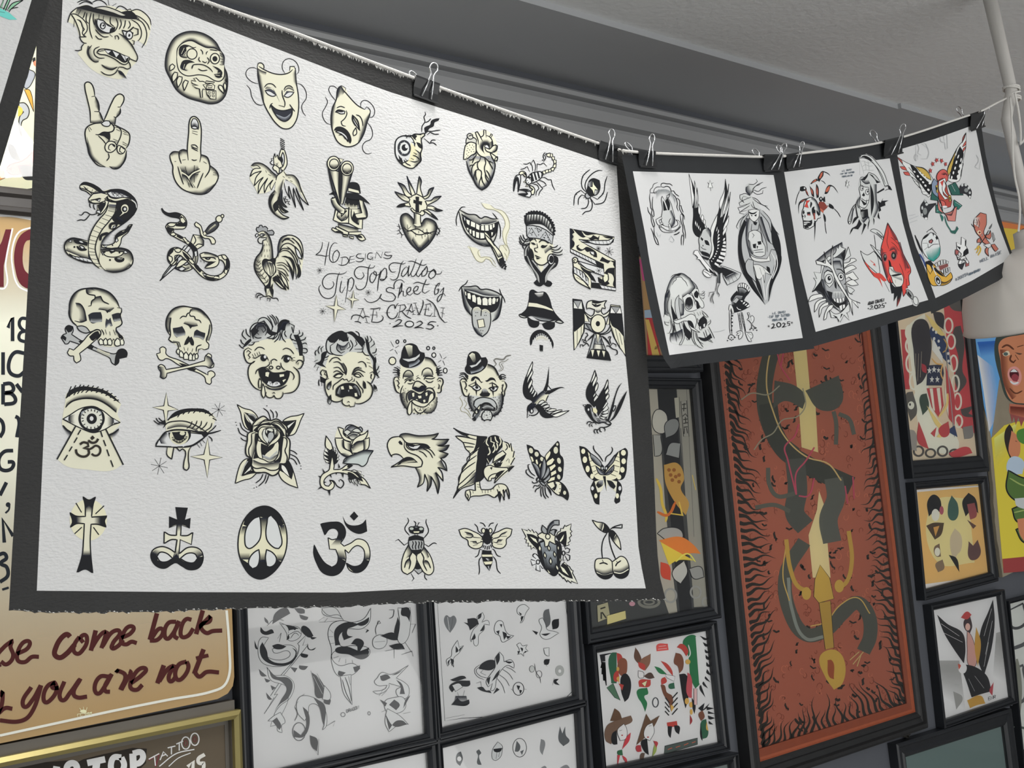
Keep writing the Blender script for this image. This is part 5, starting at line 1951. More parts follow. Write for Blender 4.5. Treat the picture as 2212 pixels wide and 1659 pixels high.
BIGART.append((991.4, 758.7, 2.2, """~
l:6d6c68:3.4 167,73 11,-12 -12,-18 7,-6 39,2 12,-14 24,-6
l:77756c:1.6 185,94 18,-12 -12,-21 6,-9 21,-3 18,-13
l:77756c:1.6 188,97 21,-12 0,-12 -9,-12 13,-3
l:8a876e:1.3 16,207 -13,12 15,33 -11,21 5,12 21,6 27,31
l:8a876e:1.3 30,224 -5,7 14,18 -14,21 17,12 16,28
c 33,112 30,0 47,-18 27,-33 30,15 24,42 27,24 9,21 -12,53 -6,12 -6,45 -27,33 -21,18 -39,3 -18,-18 -29,-18 -21,-39 -3,-36 -21,-6 -18,-56 6,-24 21,-6
b 137,60 30,16 24,39 | 131,82 27,9 21,30
c:b9bbb8 45,207 47,6 54,6 60,-12 3,30 -9,42 -42,42 -42,3 -29,-33 -30,-30
b 46,213 2,30 21,45 | 75,216 -3,27 15,36
b 209,201 0,42 -15,45 -36,21 | 182,201 0,36 -6,36 -27,21
k 28,82 8,-18 3,-30 12,-27 21,-7 20,7 15,23 21,-2 9,18 -9,30 -24,21 -35,13 -27,-3 -12,-13
b:d8d4c0 48,19 15,-12 12,6 | 69,55 9,-3 3,-9
P:b9bbba 49,67 29,-6 26,-27 3,15 -20,21 -27,11
b:9fa5ac 57,106 21,-6 26,-9 15,-15 | 54,91 21,0 23,-12 12,-12
l 4,106 20,-3 21,18
l 1,116 23,-7 21,21
l 0,127 18,-9 21,18
l 21,121 18,24
k 27,106 18,9 -3,21 -12,-15
l 186,124 20,-14 18,8
l 191,130 18,-9 16,6
l 197,137 12,-7 12,4
l 203,142 15,0
k 188,121 15,-6 3,18 -12,3
k 57,142 4,-15 17,-8 17,8 12,18 9,0 -9,6 -15,-15 -14,-8 -12,14
k 124,140 10,-3 15,-12 18,3 11,20 -14,-11 -18,3 -12,6
m 45,163 15,6 15,15 17,2 12,-8 -9,-12 -14,-3 -18,6
w 61,170 20,-9 14,5 9,12 -14,9 -15,-5
E 85,172 7.8,7.2
k 79,134 5,20 -2,15 -6,-9
l 45,163 33,-15 29,30
k 78,185 9,0 -3,28
m 140,179 12,-7 18,-2 18,-3
w 146,178 18,-9 21,3 -9,16 -15,1
E 163,175 7.2,9.5
k 159,142 4,27 -2,16 -4,-25
l 143,155 15,-4 18,9 10,12 -10,14 -15,5 -12,-6
k 158,191 8,0 -2,25
k 98,206 8,-9 7,-16 9,-3 12,6 6,11 9,6 -6,12 -21,3 -18,-3
b:b4b6b6 110,184 12,-5 14,7 | 113,198 9,0 15,0
l::2.8 84,273 -12,-15 3,-21 23,-15 36,0 30,12 15,24 0,18 -12,7
c:a9acac 73,258 5,-21 23,-13 33,0 30,12 14,22 -20,6 -36,-18 -24,9 -11,15
k 101,255 21,-12 24,3 18,17 -18,-8 -24,0 -15,12
k 107,267 15,-10 24,-2 30,15 -9,15 -21,-3 -24,-3 -18,6
b:a9acac 110,267 24,-10 30,10 | 119,276 21,-3 24,6
k:55585c 103,252 3,21 -8,30 -14,19 -15,-10 18,-18 5,-21
o 66,312 9,-24 17,-24 11,-12 -3,21 -8,18 -2,-9 -9,-9
e 85,285 9,12.5
L:k:3 64,324 14,-12
L:k:3 69,330 12,-12
L:k:2 75,331 7,-7
l 98,310 12,2 0,12 12,4 12,-4 18,4 6,-16 12,-6
o:b9bbb8 110,300 15,-20 24,5 9,24 -6,18 -18,-2 -15,3 -9,-10
l 127,306 4,-3 5,4
d::2.1 57,213 69,219 57,231 69,237 60,246 69,255 173,219 182,231 191,222 197,237 188,246 194,258 182,267 191,273 122,291 134,288 146,291 122,303 146,300 119,312 137,315 149,312 170,297 176,291 164,219
m 6,142 9,-12 15,3 9,12
m 6,142 6,27 9,32 9,12 12,2 9,-17
l 15,145 15,0 6,18 -9,15 12,6 -2,11
m 218,145 9,18 -9,26 -3,24 -9,6
l 203,163 9,-6 -6,21 3,14 -6,6
m 49,201 -4,27 12,39 12,21
m 201,192 9,21 -4,42 -15,36 -21,15 -12,0
m 137,61 30,15 24,42
L:k:2 48,275 4,-5
L:k:2 57,285 4,-5
L:k:2 213,251 -4,-2
L:k:2 209,269 -5,-3
L:k:2 203,286 -5,-3
L:k:2 188,303 -4,-4
L:k:2 172,313 -2,-5
L:k:2 122,333 0,-6
L:k:2 149,332 -1,-5
"""))
BIGART.append((1129.0, 780.3, 2.2, """~
k 47,0 -19,42 -20,47 -8,42 4,28 13,19 25,11 5,9 23,-39 -2,-11 -10,-6 -8,-14 -8,-44 5,-39
o:d2d2cc:1.8 47,1 -19,41 -14,44 14,-19 14,-28 6,-22
o:d2d2cc:1.8 46,40 3,13 -16,31 -15,33 7,-36
o:cfcfc8:1.8 43,84 4,11 -11,28 -8,11 -3,-11
o:c6c7c4:1.8 46,114 3,14 -10,20 -7,2 4,-16
o:c6c7c4:1.8 52,129 6,10 -11,17 -8,0
o:c6c7c4:1.8 60,142 8,8 -15,20 -6,0
k 125,22 -5,34 -11,55 -12,28 14,9 9,-25 5,-56
k 202,128 -21,0 -33,17 -34,19 -8,-14 25,-14 33,-11 25,-2
w 114,141 3,-18 6,-6 4,8 8,9 1,5
b 47,195 23,-33 27,-23 12,11 | 64,206 20,-22 19,-22 11,0
c 53,201 44,-39 26,-6 -9,19 -5,17 -23,-5 -16,16
k 24,234 1,-20 17,-13 14,2 5,11 -8,9 -22,16
b 25,217 17,-16 22,0 | 31,251 25,-3 19,-9
b 47,198 28,-42 22,-17 | 58,212 39,-39 20,-17
l 123,162 -7,13 -6,17
m 24,248 1,-31 22,-21
m 33,256 17,2 17,-7 10,-12 -5,-11 -14,-14
O:w 43,237 7.2,10
P:w 23,248 10,8 -11,13
k 58,214 20,-16 19,22 17,22 17,9 22,14 -22,5 -28,-1 -19,-16 -6,-19
o:c3c4c0:1.8 72,203 12,-14 13,-4 10,7 -29,14
o:c3c4c0:1.8 84,212 13,-14 17,-3 4,8 -18,6 -8,5
o:c6c7c4:1.8 92,220 17,-11 16,-3 2,11 -18,6
o:c6c7c4:1.8 103,234 17,-11 16,0 -8,8
o:cfcfc8:1.8 114,239 22,-13 23,1 0,7 -23,5
o:d2d2cc:1.8 128,251 36,-17 23,-3 1,4 -35,13
o:d2d2cc:1.8 136,259 34,-14 53,-11 -28,17 -36,14
k 344,39 -18,50 -17,28 -8,28 4,33 15,20 20,22 16,-19 6,-28 -14,-23 0,-39 6,-39
o:d2d2cc:1.8 344,42 -18,50 -6,19 17,-22 9,-25
o:cfcfc8:1.8 348,68 6,10 -9,28 -11,17 -3,-9
o:cfcfc8:1.8 355,100 4,14 -5,20 -11,14 0,-20
o:c3c4c0:1.8 345,148 3,8 -11,17 -3,-6
o:c3c4c0:1.8 351,159 10,11 -21,25 -3,-11
k 405,85 -18,38 -25,41 -14,34 3,25 8,39 17,-25 25,-45 -3,-19 11,-39 -2,-28
o:d2d2cc:1.8 405,86 -10,25 -11,34 17,-22 6,-17
o:cfcfc8:1.8 405,127 5,12 -15,20 -4,-9
o:cfcfc8:1.8 408,153 3,14 -16,20 -2,-14
o:c6c7c4:1.8 398,191 7,10 -18,22 -11,5
o:c6c7c4:1.8 401,207 8,16 -16,16 -17,-2
o:c6c7c4:1.8 405,230 4,15 -16,6 -20,-3
o:c6c7c4:1.8 407,248 0,14 -17,5 -20,-11
o:c3c4c0:1.8 393,266 -6,12 -17,-8 -5,-8
o:c3c4c0:1.8 373,273 -5,8 -12,-11
k 475,99 -21,24 -17,44 -22,67 -22,44 16,9 20,-53 11,-56 17,-50
k 498,139 -16,20 -23,39 -16,36 -11,28 -23,28 23,-14 27,-39 20,-45
b:c6c7c4 429,178 -14,56 -11,39 | 421,195 -12,42 -14,39
o:9fa2a2 434,212 9,0 -2,11 -9,16 -5,-11
k 297,217 9,-14 17,3 11,28 -5,17 19,33 28,10 -11,4 -31,-14 -22,-28 -13,-22
b 329,248 19,30 28,16 28,-4 | 343,251 19,19 20,8 16,3
c:cfcaa8 334,223 14,0 7,14 -4,11 -8,0 -9,-14
b:b4b6b8 326,217 8,34 20,30 | 320,223 6,28 22,33
k 337,242 8,6 11,17 -8,-3
E:w 313,230 3.9,6.1
P:w 287,207 12,0 -2,10
l::2.4 370,295 14,-5 25,11 13,-4 -10,-10 -19,-9
l::2.4 421,301 -20,11 -19,3
l 306,301 3,-11 11,-3 9,5 16,-2 6,11
l 320,313 -3,-12 9,-7
l 334,312 -7,-7 4,-8
l 347,345 -7,-14 4,-8 10,3 8,-3 8,-8 17,2 6,9 -2,8
l 361,344 -7,-10 4,-12
l 377,337 -9,-6 0,-11
"""))
BIGART.append((123.3, 830.9, 2.2, """~
c 25,163 13,-75 8,-46 50,-29 84,0 83,33 42,46 -17,46 13,42 -38,58 52,138 -52,31 -125,-4 -92,-15 -46,-33 71,-129 -46,-30
k 42,67 6,-25 23,-21 46,-13 54,5 50,12 42,25 42,43 -33,-22 -51,-29 -50,-11 -54,-2 -42,15 -21,14
L 68,8 -26,57
L 90,3 -32,53
L 113,0 -34,50
L 129,2 -33,42
L 152,2 -37,36
L 175,5 -39,33
L 198,10 -37,23
L 221,19 -37,19
L 244,29 -35,13
L 263,41 -33,11
L 282,56 -31,5
L 294,73 -25,2
b 40,107 44,-30 54,-12 50,6 50,25 44,33 | 46,79 42,-25 50,-10 54,4 50,23 46,38
l::3.4 40,109 23,-25 41,-15 42,-4 50,8 46,25 40,34
o:d3d2c4 27,164 31,-18 55,-33 50,-9 50,17 50,38 37,21 -37,12 -33,19 -25,10 -34,7 -54,-19 -59,-29
w 31,163 25,-15 -2,27
w 269,161 28,18 -28,5
b 58,148 -2,15 2,15 | 88,138 -4,25 4,25
b 267,159 2,12 -4,17 | 238,150 0,21 0,29
k 104,163 5,-29 12,-19 34,-10 41,6 21,18 6,34 -6,29 -14,25 -32,9 -33,-9 -25,-21
b:aeb4b8 117,129 46,-16 46,16 | 109,155 54,-9 54,13
E:c9cabf 164,163 51,48
e:k:2 164,161 60.6,58.5
L:k:2 115,159 11,1
L:k:2 117,175 10,-4
L:k:2 125,192 9,-5
L:k:2 142,207 2,-9
L:k:2 161,211 0,-11
L:k:2 180,210 -2,-10
L:k:2 198,203 -6,-9
L:k:2 213,188 -9,-5
L:k:2 217,169 -12,-2
L:k:2 211,142 -11,5
L:k:2 194,125 -5,9
L:k:2 180,118 -2,11
L:k:2 163,116 0,10
L:k:2 146,118 2,9
L:k:2 129,127 7,7
L:k:2 119,142 10,4
E 165,162 24.2,25.1
E:w 164,161 9.2,10.9
b 27,194 27,27 17,13 | 33,217 13,21 8,8
b 244,242 28,-12 22,-19 | 255,259 25,-13 17,-25
l::3.4 27,193 19,20 23,15
l::3.4 244,240 28,-12 22,-18
L:k:3 0,355 88,-157
L:k:3 315,381 -84,-171
L:k:2.6 113,214 -14,24
L:k:2.6 96,251 -15,25
L:k:2.6 72,294 -14,23
L:k:2.6 50,334 -16,25
L:k:2.6 208,223 8,26
L:k:2.6 221,263 11,29
L:k:2.6 237,308 11,32
L:k:2.6 255,359 12,32
L:2e2a26:5 109,284 16,-10 21,4 4,14 -25,11 23,2 4,21 -14,14 -25,0 -19,-14 -4,-19
L:2e2a26:4.5 150,309 17,-8 17,-11 19,9 2,23 -13,14 -17,0 -10,-8
L:2e2a26:5 148,265 19,11 19,-4 10,-15
p:2e2a26 169,241 11,12 -13,11 -9,-11
"""))
BIGART.append((329.3, 848.0, 2.2, """~
P:y:2.4 66,0 9,61 47,20 -48,6 -9,68 -13,-71 -52,-14 54,-7
P:y:2.4 263,215 10,81 60,12 -61,12 -11,85 -15,-85 -65,-16 63,-10
* 315,81 34
* 33,349 41
c 61,155 16,-30 46,-33 80,-13 75,17 25,29 -34,67 -83,63 -13,79 -8,36 -15,-19 7,-59 -21,-25 -38,5 -4,41 -21,-12 -2,-44 -56,-2 25,-50 25,-21
k 75,129 27,-33 42,-17 59,-4 50,6 50,44 -42,-25 -50,-10 -50,4 -50,19
L:k:3 73,132 29,-32 34,-16
L 119,117 21,-29
L 144,104 25,-25
L 169,100 21,-25
L 194,98 21,-23
L 223,94 21,-17
L 249,100 20,-12
L 269,111 19,-11
L 286,121 19,11
b 69,175 50,-12 50,4 50,21 | 73,159 46,-17 50,8 42,17
w 15,255 21,-38 29,-31 79,2 117,12 -33,30 -42,25 -84,4
b 40,242 -9,-21 34,-33 | 73,246 -12,-20 16,-26
k 75,190 107,-6 0,25 -17,25 -29,12 -34,-8 -21,-21
e:c6c4ac:9 127,207 35.5,31.3
b:k 94,226 33,16 38,-25 | 98,209 29,21 30,-21
L:k:1.6 92,215 8,-4
L:k:1.6 100,230 7,-9
L:k:1.6 115,237 2,-9
L:k:1.6 131,239 -2,-10
L:k:1.6 144,234 -3,-8
L:k:1.6 157,225 -8,-7
L:k:1.6 167,211 -10,-2
k 92,188 69,-2 -4,19 -21,14 -29,-4
E:c6c4ac 142,194 12.5,9.2
l::3.6 61,188 41,-10 67,2 59,10 41,4 57,-14
k 186,184 75,4 8,6 -41,0
k 228,192 41,2 -25,19
l 17,256 0,-10 27,-37 21,-25
m 52,167 17,-21 42,-10 50,2 50,21 50,31
L:k:3 15,255 75,3
L:k:3 119,259 25,-1
m 150,257 36,-6 42,-25 41,-30
l 163,171 19,-16 7,-19
l 186,173 21,-23 6,-17
l 207,175 23,-20 4,-21
l 228,178 25,-23 8,-16
l 249,184 29,-21 5,-19
l 265,190 25,-19 14,-16
l 267,207 15,14 2,12
l 238,226 13,14
l 226,236 10,18
l 211,242 15,20
l::2.4 71,259 -1,38 22,20 6,-33 4,-23 13,2 14,15 15,-11 13,13 -7,54 0,29 13,7 10,-11 -2,-42 4,-45 15,-21
b 31,142 17,4 13,-12 | 19,159 29,0 17,-4
l 6,132 17,14 13,6
l 17,120 12,18 19,6
l 29,119 15,15 17,8
k 36,142 25,-13 4,26 -17,-5
"""))
BIGART.append((508.1, 873.8, 2.2, """~
o 9,0 29,17 40,12 24,23 7,21 -31,54 -30,-17 -15,-34 -7,-37
k 41,36 21,6 30,7 15,20 -22,14 -23,-27
k 41,37 17,39 20,20 0,31 -16,-10 -17,-34
o:d6d6cc:1.6 47,46 42,37 -12,12
b:b4b6b6 62,44 27,5 13,14 | 65,52 20,7 10,14
o 328,42 -30,10 -40,7 -31,20 -3,14 24,57 33,-10 17,-30 14,-37
k 227,79 37,-3 27,-3 -6,27 -21,37 -13,20 -7,-34 -13,-27
o:d6d6cc:1.6 286,78 -33,37 -7,-14
o 0,375 14,-62 14,-34 23,-20 27,0 24,67 -27,24 -37,10
k 58,259 20,3 0,24 -16,27 -34,29 13,-36
b:b4b6b6 28,340 13,-37 21,-34 | 21,336 13,-37 17,-30
o:d6d6cc:1.6 33,338 45,-52 -1,20
k 31,342 44,-29 24,13 -27,4
o 298,397 -20,-74 -14,-37 -13,-21 -44,51 10,34 31,27
k 231,282 23,-13 21,51 -7,37 -20,-21 -38,-23 7,-21
o:d6d6cc:1.6 219,286 12,3 32,61 -43,-44
l 134,17 22,19 10,27 4,20
l 166,24 14,18 2,24
l 192,30 8,16 -3,18
l 23,86 10,27 29,22
l 13,110 11,27 31,17
l 26,157 12,12 18,5
l 259,216 22,9 14,12
l 259,235 32,17 18,32
l 259,254 19,8 17,25
l 133,330 -11,23 -25,21
l 148,331 -9,29 -28,29
l 160,336 -7,21 -10,20
d::2.7 3,85 7,98 151,6 102,392 90,397 312,292 313,306
c 62,137 20,-10 0,-27 30,-34 24,-10 27,20 34,-7 27,17 24,24 -7,40 17,17 1,51 -5,44 -13,17 -24,0 -7,27 -6,24 -24,8 -37,-15 -48,0 -17,-27 0,-37 -23,-17 -5,-27 8,-44
b 112,137 -3,47 -14,34 -13,41 | 89,134 -11,50 -6,41 0,30
k 95,137 21,0 -10,47 -4,44 20,37 48,7 37,-20 3,-44 -6,-44 13,-14 14,4 -7,51 -4,47 -10,27 -40,7 -58,-17 -27,-10 10,-48 -3,-47
k 85,123 31,-27 47,-13 7,17 -41,0 -20,17 3,20
k 166,90 31,6 27,27 13,27 -20,4 -7,-31 -30,-20
b 166,100 31,-10 34,27 | 173,83 31,-4 33,28
b 82,117 30,-27 51,-11 | 89,107 30,-28 37,-6
c 78,296 7,-37 27,-4 58,17 40,0 2,31 -49,3 -51,-7
b 85,262 44,17 81,-10 | 85,289 44,14 81,-4
m 78,262 0,27 17,14 41,-2 34,12 34,-7 8,-27
m 82,296 10,24 27,3 30,2 31,13 24,-12 6,-27
o 99,205 7,-34 23,7 24,13 44,-27 10,17 -2,51 -15,30 -27,12 -27,-12 -24,-10
k 122,184 34,10 41,-27 -17,38 -34,30 -17,24 -7,-41
b 207,184 -3,51 -41,17 -30,-10 | 210,184 -1,61 -39,27 -41,-20
b:aeb2b4 129,238 34,14 37,-34 | 133,259 30,10 41,-34
o 111,150 1,-27 14,-15 23,-1 21,0 23,6 17,17 5,20 -18,28 -34,20 -34,40 27,-47 -27,-17
k 126,137 17,-24 34,0 16,10 4,27 -27,28 -14,10 -20,-24
o:bfc1ba:1.6 129,137 7,-20 10,0 -2,23 16,27 -5,21 -22,-27
c:9fa2a2 160,137 17,-7 6,20 -20,31 -7,-24
o:c6c7bc:1.8 144,130 5,-13 21,-5 12,8 -5,12 -24,-9 0,21
o:c6c7bc:1.8 183,115 14,5 -4,20 -6,7
l::2.4 200,117 2,27 -32,34 -17,23 -20,37
l::2.4 112,150 17,28 27,13
m 170,83 -7,17
l::2.4 82,130 20,0 -24,10 -1,44 -12,27 3,31 14,17
l::2.4 227,154 17,10 0,34 -7,20 11,34 -7,27
m 82,123 3,-20 27,-7 31,-23 20,3
m 166,96 14,-13 20,-4 24,17 17,27 0,27
z:k:2.8 62,137 20,-10 0,-27 30,-34 24,-10 30,20 31,-7 27,17 24,24 -6,40 16,17 1,51 -5,44 -17,19 -23,0 0,5 -5,30 -29,22 -37,-15 -48,0 -17,-27 0,-37 -23,-17 -5,-27 8,-44
"""))
BIGART.append((685.2, 917.6, 2.2, """~
c 98,12 27,5 31,-17 57,14 3,20 26,-7 7,34 -9,57 -74,31 -54,-14 -27,-71
c:a4a7a9 132,17 24,-17 30,10 27,4 2,23 -43,-3 -44,13 -3,-17
b 130,27 29,-24 41,11 15,20 | 145,47 21,-20 30,7 10,7
k 128,51 -3,-21 17,-6 24,6 -21,21
o:bfc1ba:1.8 162,30 27,-13 24,17 -17,3
o:bfc1ba:1.8 125,34 17,-10 20,10 -20,17
m 130,24 9,-17 17,-7 27,8 10,6 13,-4 9,10 -2,17
o 98,12 14,2 13,6 0,24 41,29 -7,8 -34,-13 -13,-21
o:c6c7bc 142,51 30,-15 34,8 -27,24 -13,3
b 145,54 27,-13 24,6 | 152,61 20,7 4,0
o 242,25 -15,16 -31,13 -24,20 -11,34 28,-27 31,-7 17,-23
o 85,63 40,1 0,44 34,20 10,14 -30,10 -31,-20 -17,-34
b 125,68 0,33 3,11 | 112,74 0,27 10,14
o 125,71 34,14 0,40 -27,-13
b 159,88 0,37 | 139,85 3,30
o 162,108 27,-23 31,-11 3,41 -27,17 -30,3
b 164,108 25,-23 31,-9 | 169,132 24,-20 27,-11
o 221,71 28,-10 -9,54 -17,7
b 221,74 2,48 | 237,71 -4,47
s::-17 112,135 30,17 24,-3
o:b3bab8 123,183 9,-21 40,-20 51,-20 44,1 -20,29 -14,34 -18,12 -19,-9 -37,-3
b 125,181 14,-22 40,-20 44,-16 44,0 | 145,179 14,-13 27,-10 37,-11 24,0
o 61,193 10,-48 10,44 -3,24 34,-3 33,-21 24,4 -27,17 -24,6 41,4 37,30 -51,-15 -54,-7 -40,15 -19,24 5,20 17,5 14,-15 -9,-15 19,12 3,17 -10,15 -20,5 -31,-17 -6,-34 10,-23 33,-24
k 142,203 3,-14 24,2 -17,12
l::2.4 59,262 19,5 17,24 17,10 13,-14 0,-16 -13,-11 -9,5 4,6
o 42,52 26,39 6,24 -13,7 -19,-14
k 61,122 10,-4 30,31 -3,27 -20,17 -7,-48 -10,44 -17,-13 -7,-27 7,-27
o:d0d0c8:1.6 42,108 -8,17 20,7
o:d0d0c8:1.6 34,125 -2,17 25,7
o:d0d0c8:1.6 32,145 2,17 23,4
o:d0d0c8:1.6 36,164 8,17 17,-3
o:c3c4c0:1.6 74,103 14,9 -7,16
o:c3c4c0:1.6 88,118 10,14 -10,10
o:c3c4c0:1.6 96,135 9,14 -12,7
o:c3c4c0:1.6 98,152 7,14 -14,3
o 196,245 24,9 34,49 -24,-16 -24,-6 -17,-24
k 145,227 21,-11 30,14 24,41 -20,-7 -21,-7 -20,17 -10,-27
o:d0d0c8:1.6 159,221 20,-6 14,12
o:d0d0c8:1.6 189,216 21,7 -4,14
o:d0d0c8:1.6 206,233 17,10 -10,7
o:c3c4c0:1.6 149,254 13,13 -3,10
o:c3c4c0:1.6 162,267 17,20 -10,-30
o:c3c4c0:1.6 179,274 14,18 -7,-32
o:c3c4c0:1.6 196,277 14,10 -10,-23
l:y:2 125,218 41,9 30,23
p 24,205 15,22 -7,5
p 5,242 15,3 -5,9
p 0,309 19,-18 6,8
p 51,313 12,0 -2,27
p 101,181 9,22 -9,3
p 115,227 12,0 -3,28
p 88,228 7,0 -3,12
p 59,238 7,-3 4,20
p 32,269 14,3 -12,5
"""))
BIGART.append((837.1, 935.9, 2.2, """~
c 0,50 11,-24 40,-10 13,-11 86,7 59,-4 34,-7 -31,27 79,1 -52,30 54,-3 -46,29 42,13 -37,22 31,59 -41,-16 24,65 -35,-41 16,57 -7,44 -31,-82 -16,70 -16,-81 -11,49 -24,13 11,-45 -24,-51 -113,0 65,-38 -33,-24 -28,13 -15,-24
b 54,18 10,-13 86,7 92,-10 | 72,29 25,-5 53,5 65,0
b 291,29 -23,27 -29,3 | 247,29 -16,11 -5,16
b 293,56 -19,24 -27,5 | 252,59 -13,10 -5,14
b 289,98 -21,17 -16,5 | 258,91 -14,10 -5,14
b 283,179 -28,-53 | 242,163 -11,-21
b 266,228 -35,-41 | 247,201 -19,-27
b 240,288 7,-44 -16,-57 | 226,244 -6,-27 -5,-27
b 191,276 16,-32 2,-38 | 191,233 -3,-21 -3,-22
b 142,257 11,-45 -24,-51 | 164,244 5,-32 -8,-38
k 51,42 8,-8 11,11 2,11 -13,-3
k 75,120 19,-8 24,4 27,23 -54,3 -48,11
b:c8c6b0 59,150 38,-11 37,-5 | 70,136 27,-8 27,-2
w 89,48 13,11 43,-3 19,-3 -24,22 -35,-6
k 94,48 16,2 23,5 -9,11 -17,-4
b 164,53 24,3 13,16 -35,-3 -32,11 | 172,72 16,3 -11,8 -37,2
k 161,53 27,2 16,16 -32,-2 -48,13 21,-13
m 54,18 10,-14 86,7 59,-3 34,-8 -17,21 -16,7 42,2 40,-2 -21,25 -32,6 24,2 31,-5 -17,24 -31,5 22,6 21,7 -18,17 -19,4 22,23 9,37 -20,-10 -24,-7 19,23 7,43 -18,-22 -19,-20 19,52 -7,50 -14,-50 -18,-32 -1,38 -19,33 3,-44 -14,-39 -8,44 -27,19 11,-40 -19,-54
m 70,18 -19,-2 -35,8 -16,26 5,33 15,30 1,-9 17,-5 21,5 17,16
m 76,120 -28,22 -32,19 54,-6 70,7 21,-4 5,-22 -21,-26 -48,-22 -16,-21 0,-27
m 67,18 24,27 54,4 43,7 16,15
l 89,45 2,19 27,16 32,-8
l 148,84 21,9 19,21
l 169,72 30,19 17,27
l 185,67 24,16 17,24
"""))
BIGART.append((978.7, 924.6, 2.2, """~
o 1,0 37,19 75,19 48,4 -5,17 -32,38 -17,161 -69,32 -38,45 21,-45 6,-32 16,-54 27,-43 11,-37 -22,-27 -11,-27 -27,-22 -10,-10 27,0 43,10
k 1,0 37,19 43,13 -22,6 -38,-19
k 113,38 48,4 -11,20 -26,29 -33,33 16,-43
k 134,81 24,-22 3,70 -3,48 -10,27 2,27 -24,27 -21,-6 8,-96
l 11,38 43,5 59,13
l 46,67 29,5 30,6
l 55,89 20,0 24,2
l 63,105 18,5
l 150,56 -43,46 -32,27
l 124,97 -33,27 -24,21 0,17
l 113,129 -43,32 -27,32 -1,14
l 107,161 -53,38 -27,37 -1,19
l 105,199 -57,53 -27,27 -2,14
l 105,226 -46,42 -38,25
b 113,204 -6,54 -26,10 | 81,226 -17,32 -21,27
k 0,335 21,-42 17,-3 -17,21
k 156,64 21,-26 32,-3 27,24 6,16 -22,32 -32,38 -22,32 -8,-27
l:y:2.6 164,48 -6,22 11,16
l:y:2.6 180,43 0,21 16,6 -8,21
l:y:2.6 199,40 5,19 11,11
l:y:2.6 169,91 6,27 -11,11
l:y:2.6 220,43 8,21 -8,22
l:y:2.6 193,75 6,27 -11,16
l:y:2.6 207,70 5,21 -8,16
l:y:2.6 161,145 11,21
c 236,64 24,11 14,0 16,32 3,38 -16,30 13,5 -27,27 -70,56 16,-43 -43,32 -21,-32 11,-32 32,-22 16,-37 27,-22
b 290,180 -27,27 | 252,177 -10,11
m 242,64 21,11 5,19 6,-22 6,38 11,0 -6,30 8,1 -19,34 17,5 -28,29
l 252,75 6,19 -11,13
l 266,148 0,18
l 252,158 11,-13
o 252,124 -32,21 -32,21 11,-32 37,-27
k 255,121 -19,35 -21,13 21,-8 -10,22 -27,0 -8,-14 29,-21
w 201,166 19,-13 11,0 -16,24
E 214,168 6.4,6.4
o 148,226 0,-33 24,-16 27,8 59,3 5,11 -32,27 -35,37 8,-27 -16,-5 -22,21
k 204,215 22,-11 21,-4 -38,42 -10,10 8,-21
o 169,252 -1,-13 12,-15 27,-9 -8,21 -16,3 -2,11
k 175,188 13,-3 -5,15
k 263,188 27,-8 -22,27
o 105,258 21,-6 3,27 5,14 49,-3 26,-22 27,-2 16,8 16,37 -1,27 -15,-48 -10,27 2,27 -13,-33 -8,42 -8,-36 -16,13 -33,-13 -32,5 -53,8 -6,16 -16,-29 3,-19 19,-5 26,5
k 267,338 -7,-37 -8,-22 16,27
k 223,353 -11,-47 11,-8 7,24
k 244,342 -10,-47 8,-5 5,32
l 78,295 5,16 -2,17
l 94,298 2,13
l 107,258 0,37
l 113,268 16,3
l 114,279 15,3
l 137,293 3,16
l 153,293 0,18
l 166,293 0,16
l 180,290 0,13
l 193,279 0,16
l 215,271 5,14
l 199,328 16,-17 -6,-21
l 64,311 8,11 -2,16
"""))
